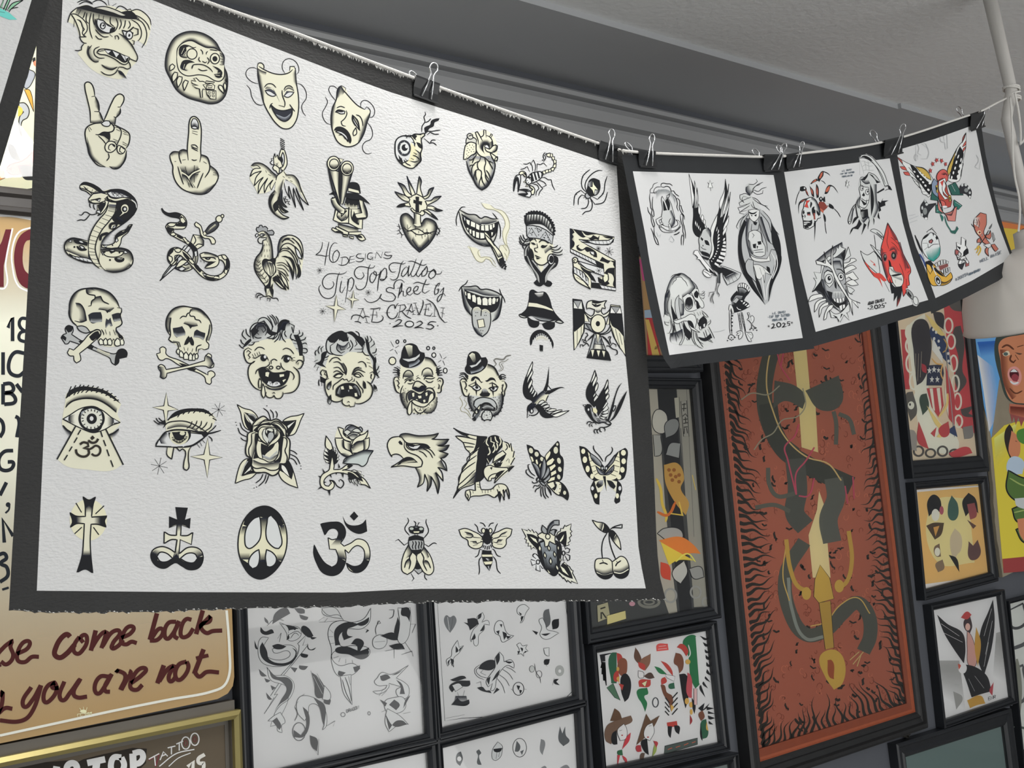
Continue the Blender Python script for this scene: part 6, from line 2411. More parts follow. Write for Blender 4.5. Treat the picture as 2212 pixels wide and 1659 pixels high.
BIGART.append((1136.5, 952.1, 2.2, """~
k 2,17 30,12 7,10 19,7 12,20 17,12 30,-42 33,-36 6,5 7,61 12,14 2,63 -10,44 -31,10 -34,0 -34,-10 -39,-83 -22,-58
o:c3c2ae:1.6 14,36 10,-3 9,16 -11,13
E:c3c2ae 23,47 9.7,13.6 -15
E:c3c2ae 50,64 9.7,12.1 -15
E:c3c2ae 75,87 7.8,10.7 -20
o:d3d0b6:1.6 17,73 12,2 9,22 -9,5
o:d3d0b6:1.6 44,90 9,-3 5,22 -6,10 -7,-15
o:d3d0b6:1.6 61,114 12,-9 -7,28
E:c3c2ae 148,17 5.3,6.8
E:c3c2ae 141,45 10.7,16.5
E:c3c2ae 156,95 8.7,14.6 -15
E:c3c2ae 160,136 8.7,12.6 -15
E:c3c2ae 155,172 7.8,11.7 -15
o:d3d0b6:1.6 91,75 21,-28 5,6 -3,17 -18,27
o:d3d0b6:1.6 97,104 29,-24 10,10 -15,22 -21,7
o:d3d0b6:1.6 109,124 27,-15 6,12 -25,25
o:d3d0b6:1.6 117,150 24,-12 4,17 -26,15
o:d3d0b6:1.6 117,175 21,-5 -2,17 -36,12
o:8c8f92:2 87,80 8,34 -8,49 -18,24 1,-44 8,-39
b 78,104 -8,39 -1,41 | 87,100 -4,43 -8,39
o:8c8f92:2 104,121 8,22 -15,29 -22,15 17,-34
o:8c8f92:2 114,158 0,19 -22,22 -12,-7 22,-20
o:8c8f92:2 27,102 19,7 17,24 4,49 -18,-34
b 32,114 17,34 18,32 | 39,109 19,24 9,25
o 97,204 29,-10 29,0 29,22 18,44 -5,22 -22,-17 -29,-10 -25,-24
k 155,194 29,22 18,44 -5,22 -22,-17 -20,-5 10,-25 0,-29
k 129,194 12,3 5,19 -10,22 -15,-10 15,-12
b:c9ccd0 138,201 12,10 -9,29 | 148,201 5,20 -7,19
l:y:3 143,199 12,17 -7,29
E:c3c2ae 183,247 7.3,9.7
d::2.9 161,207 161,228 158,246
o:8c8f92 61,189 22,10 14,17 -19,-5
k 97,214 20,21 5,25 -8,-10
O:w 56,184 6.8,8.7
k 46,182 12,-6 -7,21
l 44,168 -20,-15 -14,-29 0,-10 8,-2
l 39,180 -24,-13 -15,-19 2,-10 7,0
l 58,197 -14,4 -10,0 -5,-9
l 66,206 -8,9 -17,-3 -8,14
l 70,211 -7,12 -14,8 -6,14
l 73,216 -3,29 4,22
l 80,216 3,39 12,22
l 90,218 5,37 13,17
l 97,218 20,27 3,15
"""))
BIGART.append((1251.2, 962.1, 2.2, """~
k 0,2 29,8 34,34 44,43 14,15 25,-24 34,-44 38,-23 11,11 -2,56 -4,53 -14,29 -25,7 15,17 5,30 -10,29 0,24 -19,11 -8,-11 8,-44 -42,-39 -4,34 -8,-34 -21,39 -4,59 -18,-5 -15,-34 -10,-39 15,-37 -24,-17 -20,-33 -14,-44
c:d3d0b6 39,29 19,20 44,48 19,39 54,-78 14,-29 3,34 2,44 -17,48 -51,10 -48,-10 -20,-48
c 73,172 29,-9 41,0 37,9 -5,51 -42,-39 -4,32 -8,-32 -21,37 -13,2
k 112,146 14,0 3,70 -8,-32
o:8c8f92:2 51,36 32,22 24,34 -5,10 -24,-15 -20,-24
b 58,63 20,27 24,12 | 63,49 24,24 20,24
o:8c8f92:2 170,44 0,19 -24,34 -17,7 17,-26
b 129,102 17,-24 21,-32 | 146,97 19,-24 5,-15
o:7c7f84:2 78,97 24,20 19,14 0,10 -24,-5
o:7c7f84:2 165,92 -2,25 -22,21 -20,3 20,-24
b 78,97 24,29 19,15 34,-15 | 97,112 20,19 24,-10 24,-29
E:d3d0b6 19,28 9.7,12.6
E:d3d0b6 27,68 10.7,15.5
E:d3d0b6 40,112 9.7,15.5
E:d3d0b6 61,147 8.7,12.6
E:d3d0b6 210,35 11.7,13.6
E:d3d0b6 211,75 10.7,13.6
E:d3d0b6 205,116 10.7,13.6
E:d3d0b6 189,150 10.7,12.6
E:w 63,204 6.8,9.7
E:d3d0b6 79,240 7.8,11.7
E:w 193,204 6.8,10.7
E:d3d0b6 181,240 7.8,12.6
l 39,29 5,27 7,-10
l 44,78 26,-8
l 56,102 22,-7
l 66,126 14,-7
l 73,141 19,-12
l 175,51 19,7
l 170,70 22,8
l 167,95 25,7
l 160,117 24,9
l 150,136 25,10
k:1e2024 80,189 12,-19 22,-5 -2,24 -20,14
k:1e2024 131,165 24,5 19,24 -9,14 -19,-14
b:9da0a4 92,170 22,-5 -2,19 | 90,184 12,5 5,5
O:w 109,109 5.8,8.7
O:w 129,109 5.8,8.7
E:8c8f92 119,107 3.9,6.8
l 114,77 -17,-26 -24,-27 -5,-14 1,-10
l 124,78 5,-22 21,-17 9,-20 -5,-12
"""))
BIGART.append((151.3, 1073.4, 2.2, """~
E:d0cdb2 87,109 88.4,99
c 62,0 28,15 31,-14 -11,34 -8,62 74,-6 -12,21 7,31 -42,-13 -30,0 -3,76 3,71 9,84 -35,-18 -39,15 24,-81 6,-71 4,-79 -37,0 -29,17 9,-26 -11,-43 28,16 45,0 -2,-56
k 62,0 28,15 31,-14 -10,31 -5,21 -16,-12 -17,12 -3,-24
b 73,50 17,-12 16,12 | 74,80 14,-6 15,6
k 0,75 28,16 3,36 -29,17 10,-26
b 28,91 3,36 | 58,93 0,34
k 176,91 -12,21 7,31 -25,-10 0,-39
b 146,94 0,39 | 114,96 0,33
k 58,277 41,0 9,84 -35,-18 -39,15
b 58,280 40,0 | 61,253 36,0
z:k:2.8 62,0 28,15 31,-14 -11,34 -8,61 74,-5 -12,21 7,31 -42,-13 -29,0 -4,76 3,71 9,84 -35,-18 -39,15 24,-81 6,-71 4,-79 -37,0 -29,17 10,-26 -12,-43 28,16 45,2 -2,-58
L 28,29 27,45
L 162,42 -41,39
L 56,144 -34,31
L 111,144 26,36
"""))
BIGART.append((326.2, 1096.2, 2.2, """~
c 0,233 9,-30 41,-17 35,9 30,20 9,-62 -27,0 -35,19 1,-57 25,15 33,3 3,-50 -36,13 0,-52 39,15 -9,-59 55,3 -14,56 27,-8 -3,47 -39,-15 -3,51 33,-1 25,-15 -7,58 -53,-23 -6,68 47,-32 53,11 15,39 -21,47 -47,9 -62,-33 -56,27 -41,-15
k 118,0 55,3 -14,56 27,-8 -3,47 -33,-15 -32,0 -30,13 0,-52 39,15
b 124,80 20,0 | 124,115 17,0
k 0,233 6,-18 21,12 5,24 30,8 35,-14 24,-24 18,24 29,17 41,0 12,-23 27,-6 -6,35 -27,24 -35,3 -30,-12 -32,-21 -27,15 -29,12 -41,-15
b 3,215 24,12 | 27,195 29,14
b 221,239 27,-12 | 192,209 29,-14
b 103,239 30,0 | 115,197 18,0
c:c5c6c6 28,233 16,-20 30,5 29,24 -29,16 -30,-2
c:c5c6c6 139,242 35,-24 35,3 12,21 -18,20 -35,-3
z:k:2.8 28,233 16,-20 30,5 29,24 -29,16 -30,-2
z:k:2.8 139,242 35,-24 35,3 12,21 -18,20 -35,-3
z:k:2.8 0,233 9,-30 41,-17 35,9 30,20 9,-62 -27,0 -35,19 1,-57 25,15 33,3 3,-50 -36,13 0,-52 39,15 -9,-59 55,3 -14,56 27,-8 -3,47 -39,-15 -3,51 33,-1 25,-15 -7,58 -53,-23 -6,68 47,-32 53,11 15,39 -21,47 -47,9 -62,-33 -56,27 -41,-15
"""))
BIGART.append((514.4, 1094.0, 2.2, """~
x:d0cdb2 0,169 10,-61 30,-61 50,-41 50,-6 45,25 33,50 14,61 -6,78 -30,66 -50,50 -39,15 -44,-15 -39,-50 -20,-55
k 24,86 16,-39 50,-41 50,-6 45,25 33,58 -17,14 -38,-50 -28,11 -33,-8 -56,44
b 21,94 25,0 | 7,136 25,0
b 199,94 19,-8 | 207,136 23,0
b 107,53 33,0 | 104,125 31,0
k 13,247 33,22 28,25 28,-36 33,0 16,30 31,-33 25,8 -28,39 -44,34 -28,9 -44,-15 -34,-39
b 10,252 42,0 | 4,219 53,0
b 102,263 30,0 | 102,219 27,0
b 179,258 33,0 | 185,225 40,0
c:c4c6c6 32,169 8,-66 34,-45 28,-11 5,28 -3,78 -25,33 -27,14 -14,-9
c:c4c6c6 157,42 28,33 16,50 6,55 -14,20 -19,-3 -34,-33 -8,-34 6,-55 5,-25
c:c4c6c6 99,205 3,42 -12,39 -22,10 -18,-21 7,-34 22,-25
c:c4c6c6 135,205 28,14 19,28 -8,28 -23,13 -16,-5 -5,-42
z:k:2.8 32,169 8,-66 34,-45 28,-11 5,28 -3,78 -25,33 -27,14 -14,-9
z:k:2.8 157,42 28,33 16,50 6,55 -14,20 -19,-3 -34,-33 -8,-34 6,-55 5,-25
z:k:2.8 99,205 3,42 -12,39 -22,10 -18,-21 7,-34 22,-25
z:k:2.8 135,205 28,14 19,28 -8,28 -23,13 -16,-5 -5,-42
z:k:2.8 0,169 10,-61 30,-61 50,-41 50,-6 45,25 33,50 14,61 -6,78 -30,66 -50,50 -39,15 -44,-15 -39,-50 -20,-55
"""))
BIGART.append((677.8, 1104.8, 2.2, """~
o 33,59 53,-8 39,3 22,25 3,33 -22,39 16,14 31,-14 33,-20 39,12 19,41 -3,50 -27,44 -34,13 -33,-13 -15,-33 37,16 34,-10 16,-34 -5,-38 -28,-17 -22,11 -20,25 -19,-17 6,42 -12,44 -22,28 -33,10 -44,-15 -28,-45 -14,-44 2,-42 23,47 28,39 33,20 22,-14 8,-34 -11,-36 -30,-2 -7,-55 18,10 25,-5 7,-28 -15,-19 -28,2 -22,28
k 33,59 53,-8 39,3 22,25 3,33 -17,25 -25,-6 10,-30 -15,-19 -28,2 -22,28
b 108,129 28,5 | 80,162 45,0
k 2,159 23,47 28,39 33,20 22,-14 8,-34 34,17 -9,33 -22,28 -33,10 -44,-15 -28,-45 -14,-44
b 115,220 36,11 | 111,181 33,3
k 166,267 -12,-22 37,16 34,-10 16,-25 22,8 -27,44 -34,13
b 240,229 25,0 | 240,195 26,0
k 137,21 21,36 33,10 39,-10 18,-20 6,58 -35,12 -33,-9 -33,-30
p 192,0 20,23 -21,21 -20,-21
"""))
BIGART.append((853.7, 1118.3, 2.2, """~
l 58,0 6,13 -18,40 22,32
l 149,6 -3,12 12,47 -22,33
l 0,111 15,-8 28,28 22,-15
l 198,125 -12,-5 -28,17 -22,-14
l 75,264 14,25 -10,13
l 141,266 0,18 11,13
o:9a9c9c 88,246 33,-35 7,45 -17,12
k 90,241 18,-35 19,35 -21,5
l 95,40 3,-15 -10,-9
l 106,40 5,-15 8,0
o 65,126 15,35 20,20 1,30 -16,40 -27,19 -23,-14 -5,-30 10,-50
b 65,128 15,33 -15,25 | 50,161 5,15 -10,20
o 136,138 -30,33 -5,20 15,35 25,38 22,8 18,-16 -3,-45 -17,-40
b 131,141 15,10 15,35 | 126,161 15,15 10,20
l::2.8 83,161 -15,30 5,20 -8,35
l::2.8 68,193 -15,15 -9,31
l::2.8 121,161 15,32 -3,18 18,43
l::2.8 138,203 13,3 18,35
b 53,206 17,-10 3,20 | 50,226 13,0 5,10
b 133,206 18,0 5,15 | 141,226 10,0 10,8
o:9a9c9c 64,111 4,-18 30,-8 35,10 3,41 -13,25 -20,11 -23,-14 -15,-27
k 64,111 4,-18 30,-8 35,10 2,16 -35,-5
k 73,151 30,2 23,-5 -5,15 -18,9 -18,-9
l:w:2 79,110 5,13 -5,13 4,14
m 81,110 5,13 -5,13 4,14
m 95,110 5,13 -4,13 3,17
m 111,111 4,12 -4,13 2,14
m 123,111 4,12 -4,13 2,10
k 65,55 13,-12 22,-3 26,5 11,13 -4,15 -33,5 -30,-8
O:a9b0a8 78,52 12.1,9
O:a9b0a8 123,53 12.1,9
P:d3d0b6:1.4 86,64 30,-1 -3,10 -24,0
O:5c5f62 100,45 9,6
l 94,78 0,7
l 108,78 0,7
"""))
BIGART.append((991.2, 1129.2, 2.2, """~
l 74,5 14,16 4,18 18,15
l 99,0 16,4 12,16
l 167,1 -15,3 -11,16
l 185,3 -9,16 -6,20 -13,15
l 110,129 -11,-2 -10,30 -13,7
l 107,162 -10,15 1,55 -4,15
l 157,124 8,3 20,30 15,4
l 162,159 13,18 10,50 14,15
o 0,34 29,-7 40,14 35,20 11,20 -5,31 -16,10 -25,0 -22,-15 -5,-23 -28,-18
o 253,31 -28,-5 -35,15 -33,18 0,27 5,26 23,10 25,-3 15,-18 1,-22 19,-18
l 27,44 37,12 5,13 35,3
l 30,69 29,1 10,-6
l 54,89 28,0 5,10 20,-8
l 67,109 22,-5
l 230,42 -30,14 -8,11 -32,9
l 228,64 -33,1
l 210,81 -23,0 -7,14 -18,-4
l 207,102 -25,-1
b 34,49 30,7 5,11 | 39,61 15,6 8,2
b 225,44 -25,12 -8,10 | 220,56 -15,5 -8,4
b 64,90 18,1 5,8 | 69,101 8,3 7,-2
b 205,82 -18,0 -6,13 | 200,94 -10,3 -5,2
k 115,61 7,-10 23,-2 7,17 -2,30 -15,8 -18,-13
L:k:2 116,81 -10,-5
L:k:2 115,91 -12,-2
L:k:2 120,107 -5,12
L:k:2 127,109 -3,17
L:k:2 136,111 -1,17
L:k:2 144,109 1,17
L:k:2 151,104 5,14
L:k:2 154,91 8,8
L:k:2 152,71 10,-1
L:k:2 154,81 10,0
L:k:2 152,59 8,-3
L:k:2 117,64 -13,0
k 122,36 10,-10 10,8 0,20 -20,0
O 117,38 9,12.1
O 150,38 8,11.1
k 112,129 23,3 20,0 1,15 -46,0
c 110,149 47,0 4,15 -51,0
o:d3d0b6 109,149 50,0 1,15 -49,0
k 111,164 50,-1 0,16 -45,3
b:c9ccd0 127,169 13,13 | 142,169 8,12
o:d3d0b6 116,183 45,-2 -6,18 -30,2
k 125,202 31,-2 -10,28
b:c9ccd0 137,207 8,18 | 145,204 2,18
"""))
BIGART.append((1127.1, 1123.5, 2.2, """~
P:c9c9bc 0,41 28,10 2,-8 13,11 5,-10 12,17 5,-7 15,15 -2,30 -8,40 -15,-10 -10,10 -2,-17 -13,2 2,-15 -12,0 3,-15 -10,-5 7,-10
k 23,65 30,4 27,15 -5,20 -5,33 -17,-18 -20,-25
P:d8d5be:1.6 37,76 31,13 9,23 -22,-13
P:c9c9bc 235,18 -27,13 -2,-8 -10,18 -10,-2 -3,15 -10,2 -10,23 15,20 30,25 18,-7 -7,-8 12,-10 -5,-15 10,-10 -5,-13 8,-7 -8,-8
k 211,51 3,28 -3,45 -33,-20 -15,-25 20,-20
P:d8d5be:1.6 203,61 -25,38 8,6 12,-16
P:c9c9bc 203,199 16,18 7,3 10,17 8,3 -3,12 10,18 15,32 -32,-12 2,10 -20,-15 0,10 -18,-23 0,8 -20,-25 5,10 -12,-15
k 193,204 21,11 20,35 10,30 -30,-10 -31,-20 -10,-10
P:d8d5be:1.6 181,215 22,15 22,35 -32,-20
c:c9cacb 43,189 20,-30 25,10 18,10 2,46 -20,17 -35,-22
l 65,159 -10,3 -2,10 15,12
l 65,159 15,15 3,10
l 95,167 8,12 -15,13
l 43,192 2,-5 20,7
l 43,194 7,21 20,-8
l 68,209 0,28 20,7 -3,-29
l 88,215 10,15 10,-3
e 77,199 8,10
l 191,124 12,-2 5,17
l 208,139 6,-7 15,7 -5,15 -16,0
l 208,159 21,10 -3,20 -7,5 -13,-25
l 198,169 -2,23 12,-3
e 199,157 7,10
k 75,114 13,-15 35,-5 35,0 25,15 8,25 -3,40 -5,35 -15,51 -15,7 -25,-15 -25,-27 -20,-41 -9,-40
b:8d949a 88,109 35,-10 40,5 | 113,230 40,10 15,-20
b:8d949a 113,149 25,0 25,0 | 123,220 25,10 20,-15
o 83,117 10,17 -5,15 -9,-10
o 126,119 10,15 -5,13 -8,-13
o 173,119 6,15 -5,10 -6,-12
o 108,152 9,17 -4,13 -9,-13
o 153,147 10,17 -4,13 -8,-13
o 136,177 8,20 -5,15 -8,-15
o 181,177 6,12 -4,10 -5,-10
o 163,209 13,21 -4,10 -10,-13
p:d8d5be 122,235 14,17 -8,-2
o 75,71 23,-12 15,2 20,-10 23,15 2,33 5,18 -32,-16 -8,23 -12,3 -8,-33 -20,-10
b 98,61 25,-10 30,13 | 103,69 20,-5 25,10
o:8d9092 98,24 20,20 5,20 -15,0 -13,-15
o:8d9092 128,56 20,-11 20,1 -15,28
k 156,46 12,0 -15,28
O 124,78 11.1,12.1
o:8d9092 122,64 6,-35 23,-25 26,-4 1,24 -25,0 -17,20 -8,25
b 122,66 6,-35 23,-26 | 128,69 8,-28 22,-22
"""))
BIGART.append((1279.0, 1123.5, 2.2, """~
o 0,0 25,9 30,5 25,25 3,10 -13,11 -25,-9 -25,-22
k 55,14 25,25 3,10 -13,11 -22,-9 7,-17
b 55,11 -10,40 | 35,11 -7,25
o 78,51 17,-2 21,20 15,30 7,43 -27,-28 -23,-35
k 78,51 17,-2 18,17 -13,28 -12,-18
b 115,69 -16,25 | 126,89 -18,20
m 85,46 15,-12 43,-14 -1,18 -47,0 -12,8
m 73,59 -20,35 -7,40 5,60
m 80,59 3,40 12,45 23,55
o 13,209 7,-22 25,-5 35,2 18,20 4,41 -12,25 -25,10 -25,-8 -20,-22
b 20,245 35,15 45,-10 | 15,225 40,10 45,-15
k 20,250 35,11 45,-9 -10,18 -25,10 -25,-8
o 95,199 21,-15 20,-12 20,7 15,25 5,31 -10,30 -25,12 -25,-7 -14,-20
b 103,245 33,5 39,-20 | 103,230 33,-5 35,-21
k 103,250 33,5 39,-20 -9,30 -25,12 -25,-7
l::3 34,208 21,-5 20,8
l::3 49,189 5,13
l::3 111,220 7,-13 20,-15
l::3 116,194 5,10
"""))
ART1, ART2, ART3 = [], [], []
def drawings(L, w):
    def f(cv):
        for ox, oy, z, t in L: cv.draw(t, (ox, oy), z, w)
    return f
ART1.append((1398.7, 389.5, 2.2, """~
l 49,10 -20,9 -6,16 -9,8 -1,16 13,0 17,-5 12,-9 9,4 12,-2
l 64,31 -21,2 -12,12 -2,14 7,5 11,-10
l::1.8 64,28 2,-11 9,-4 17,4 14,0 13,9
l::1.8 64,29 11,4 17,-5 12,5 7,12 3,14 19,21 9,31 -2,17 7,19
l::1.8 114,50 9,0 10,14 17,12
l::1.8 137,90 5,-5 9,9 2,20 -2,14 10,25 12,15 3,19
l::1.8 153,120 6,0 4,15 7,18
l::1.8 156,166 5,-7 7,7 0,28 7,28 5,28 1,27
l::1.8 156,168 3,26 9,28 0,21 4,14 -2,52
l::1.8 12,61 -2,22 4,28 2,21 5,7 -2,20 7,14 5,-3 -2,-24 -5,-14 -1,-31 3,-23
l::1.8 0,127 5,22 11,17 3,28 9,28 5,-4 -4,-24 -6,-21
l::1.8 16,227 10,23 7,27 14,28 7,2 -7,-23 -14,-27 -2,-35
l::1.8 161,309 0,-35 4,-17 5,10
b:8e9294 43,49 28,-7 35,7 27,41 | 40,94 28,-25 45,14 20,42
o:b9bbbb 66,90 3,-15 16,26 7,-25 17,28 11,35 10,55 -10,24 -25,4 -24,-14 -5,-24 5,-49
k 72,94 9,13 13,35 -18,3
k 85,101 10,-18 12,28 -3,31 -9,0
l:w:2.2 71,83 12,24 12,35
b 114,142 16,52 -14,28 | 102,146 11,41 -14,28
l 88,73 9,-2 9,-9 -4,18 -10,7
o:w:1.2 40,187 24,-14 7,7 -17,11 7,14 24,13 35,6 24,-12 0,-14 -11,-11 18,7 3,18 -21,24 -38,2 -27,-16 -21,-14
l 52,218 19,25 28,5 26,-2
l::2.2 125,260 19,-7 9,-8
l::2 128,246 19,-14 12,-14
o:w:1.2 59,225 2,-24 10,-2 4,7 -9,2 -2,17
o:w:1.2 104,241 -2,-23 -3,-6 7,-7 5,13 -1,23
l 101,205 5,-18 5,-7
l:8e9294:1 43,246 7,21 14,-10 -7,17
l:8e9294:1 102,284 11,-20 14,20 -7,11 -14,-7
P:d0d2d0:1.2 297,0 13,35 -22,-1
l 285,9 8,10
l 313,11 -10,6
l 300,36 1,14
"""))
ART1.append((1488.1, 375.3, 2.2, """~
k 18,142 2,51 -1,77 14,25 15,8 16,-28 15,-10 -3,-21 -18,-25 -15,-77 -12,-61 -31,-81 13,51
b:c5c7c6 28,163 20,-5 | 25,92 8,-6
o:d6d6d4:1 0,0 13,41 7,45 5,26 -7,51
o:d6d6d4:1 27,33 9,48 2,31 -7,61
o:d6d6d4:1 39,66 5,41 -1,35 -5,36
o:d6d6d4:1 46,142 10,31 -3,25 -7,-10
o:d6d6d4:1 63,193 7,10 -2,23 -10,-10
o:d6d6d4:1 71,214 8,10 -3,20 -7,-10
o:d6d6d4:1 76,239 6,10 -1,13 -6,-10
o:d6d6d4:1 31,221 4,10 -2,18 -5,-12
o:d6d6d4:1 38,229 4,10 -1,18 -5,-10
o:d6d6d4:1 47,242 3,10 -2,15 -5,-10
o:d6d6d4:1 56,252 1,10 -1,13 -5,-8
k 137,191 13,-49 18,-50 6,-67 9,51 8,56 -5,61 -11,51 3,76 -3,51 -15,51 -25,21 -31,-16 -7,-20 17,-36 -7,-61 -3,-35 16,-46
o:d0d1cf:1.1 137,191 -17,33 -16,41 -2,45 7,46 -15,53 10,-5 16,-43 -5,-46 5,-40 12,-41
b:c5c7c6 150,209 36,-36 | 160,122 28,-20
o:d6d6d4:1 174,25 -6,56 -23,61 5,31 18,-61
o:d6d6d4:1 190,48 -7,49 -20,76 -8,46 26,-77
o:d6d6d4:1 198,86 -10,56 -23,72 -5,30 26,-71
o:d6d6d4:1 190,198 -4,36 -23,41 0,-16
o:d6d6d4:1 178,247 2,18 -17,30 -3,-10
o:d6d6d4:1 165,305 9,0 -4,13 -10,0
o:d6d6d4:1 165,320 12,1 -2,14 -15,-3
o:d6d6d4:1 160,338 18,2 -3,11 -16,-3
o:d6d6d4:1 155,354 25,2 -5,13 -21,-3
o:d6d6d4:1 150,371 27,3 -4,18 -24,-8
o:d6d6d4:1 144,389 25,8 -1,12 -28,-7
o:d6d6d4:1 135,404 25,11 0,10 -30,-8
o:d6d6d4:1 125,420 19,12 -4,11 -20,-13
o:d6d6d4:1 112,430 13,13 -5,2
o:d6d6d4:1 135,244 1,21 -9,15
o:d6d6d4:1 140,259 4,16 -10,15
o:d6d6d4:1 140,285 8,5 -13,15
o:d6d6d4:1 137,301 12,3 -13,14
o:d6d6d4:1 137,318 13,2 -15,12
o:d6d6d4:1 136,335 12,2 -13,10
o:d6d6d4:1 135,350 10,4 -10,7
o:d6d6d4:1 130,364 9,5 -9,6
o:d6d6d4:1 126,375 9,5 -10,7
o:d6d6d4:1 120,388 10,4 -10,6
o:d6d6d4:1 112,399 10,4 -9,6
o:d6d6d4:1 104,409 9,7 -6,5
o:b4b6b6:1.2 48,310 10,-20 11,-25 23,-8 12,18 0,35 5,46 -10,31 -25,-5 -21,-16 -2,-25
b 92,257 12,18 0,30 | 76,270 8,10 10,10
l:w:2 53,300 13,8 5,12 10,-5 16,8 10,23
k 73,315 16,3 10,23 -18,-5
k 57,300 12,10 -3,10 -10,-10
k 66,336 4,7 -6,3
l 56,346 10,10 18,5
k 58,366 39,16 5,15 -38,-15
o:d6d6d4:1.2 22,382 6,-16 15,-2 10,18 21,30 35,41 23,30 3,5 -31,-15 -40,-46 -16,-20 -12,0 7,-8 -10,-12
k 58,389 39,13 -5,10 -23,-10
k 94,448 41,35 -31,-10
k 97,417 38,26 20,5 10,20 -15,5 0,48 -13,-2 3,-46 -26,-20
o:b9bbbb:1.2 150,437 25,6 74,30 -12,25 -54,31 -20,-51 5,-10
k 158,443 28,10 35,15 -25,10 -26,15 -10,-25
b 221,468 -51,25 | 242,478 -56,36
l 201,488 13,28
l 186,493 10,28
l 216,478 15,26
o:d6d6d4:1.2 66,468 8,-14 25,14 33,15 -28,-5 3,13 -15,2 -18,-10
l 71,463 21,13 12,12
l::1.3 135,488 -3,41 -7,31
l::1.3 146,521 -11,39 10,15 -3,10
l::1.3 125,560 -26,5 -4,20
l::1.3 120,562 -16,33 3,18
l::1.3 122,565 -10,25 7,28
l::1.3 130,565 10,10
b:5c5f62 139,478 -2,41 | 153,478 -3,41
"""))
ART1.append((1590.7, 386.7, 2.2, """~
c:b5b7b6 40,46 10,-21 27,-3 13,17 -26,40
b 44,39 0,20 20,20 | 64,25 6,21 7,6
l 94,0 6,12 -16,13 -27,0
l 127,15 -23,10 -20,17 -14,30
l 144,39 -23,7 -17,13 -20,-7 -17,24
l 127,52 -3,17 -27,3 -20,-13
l 114,25 -24,10 -13,14
c:b9bbba 64,79 -47,-7 0,47 40,27 60,0 -33,-54
l 67,82 -23,-13 -27,7 0,16 20,21 -10,-17 6,-14 24,7
l 70,86 -33,13 -24,14 4,16 33,-10
l 67,113 -44,20 -16,3 10,20 33,-7
l 64,126 -41,27 -10,8 31,8
l 77,106 13,33 27,7
l 77,92 27,21 33,16 22,20
l 74,86 23,10 27,27 25,6
l 70,119 7,14 27,10
c:a7a9aa 23,186 34,-33 60,-7 47,54 34,67 10,40 3,107 -34,80 -23,87 -17,15 -60,-82 -47,-73 -19,-81 0,-93
k 13,253 24,-60 13,13 -23,74 3,80 20,61 34,73 50,97 -64,-77 -43,-87 -16,-80
k 164,206 34,61 13,53 -3,94 -37,94 -17,73 0,-60 23,-100 14,-61 -20,-53
b 47,186 -3,101 20,87 | 70,186 -10,101 17,73
b 121,179 23,74 20,54 | 97,179 20,61 20,47
l 7,236 -7,-10 17,-33 27,-20
l 17,233 10,-40 27,-30
l 33,253 7,-53 17,-34
l 50,273 4,-60 10,-34
l 124,149 33,37 20,47 26,32
l 114,159 37,47 20,61 33,40
l 111,173 26,67 20,60 20,13
l 104,193 20,60 20,54 3,40
l 107,213 14,54 6,40
o:c9cac8:1.2 57,149 27,-6 27,6 -7,37 -20,20 -20,-20
k 57,153 20,8 23,-8 -13,13 -23,-1
k 67,169 10,4 -3,6
k 84,173 13,-7 -3,13
k 80,200 20,6 -6,14 -10,-4
l 74,213 -4,30 17,3 17,-6 3,-24
o:c2c4c3:1.2 56,287 4,-34 27,-10 27,13 7,37 15,27 1,40 -23,10 -37,-13 -17,-30
k 77,310 17,-3 -2,23 -12,-3
k 100,297 17,-2 2,15 -15,3
k 96,317 8,3 -6,14
l 80,340 24,-3 23,-3
l 87,350 24,-3 20,0
l 74,256 10,11 -7,13
b 57,287 7,47 13,23 | 70,300 7,34 10,16
o:c9cac8:1.2 64,360 26,14 54,6 13,-20 4,30 -50,4 -34,-10
o:a7a9aa:1.2 44,400 13,-20 23,7 4,54 27,67 -34,-34 -27,-33
k 87,454 24,40 21,87 -35,-73
o:c9cac8:1.1 80,407 24,0 27,14 36,36 -30,-13 -3,50 -7,-40 -13,24 -14,-4 -10,-33
l 127,421 10,20
l 111,421 10,33
k 144,414 13,7 4,26 -14,-13
l:e0e0de:2 164,347 20,40 -7,54 -30,67 -6,67
l:e0e0de:2 121,454 6,54 10,67
l:e0e0de:2 191,360 3,54 -23,60
l::1.3 157,360 10,-26 24,6 20,20 -7,67 -33,74 -19,80
l::1.3 11,267 0,93 19,81 47,73 60,82
"""))
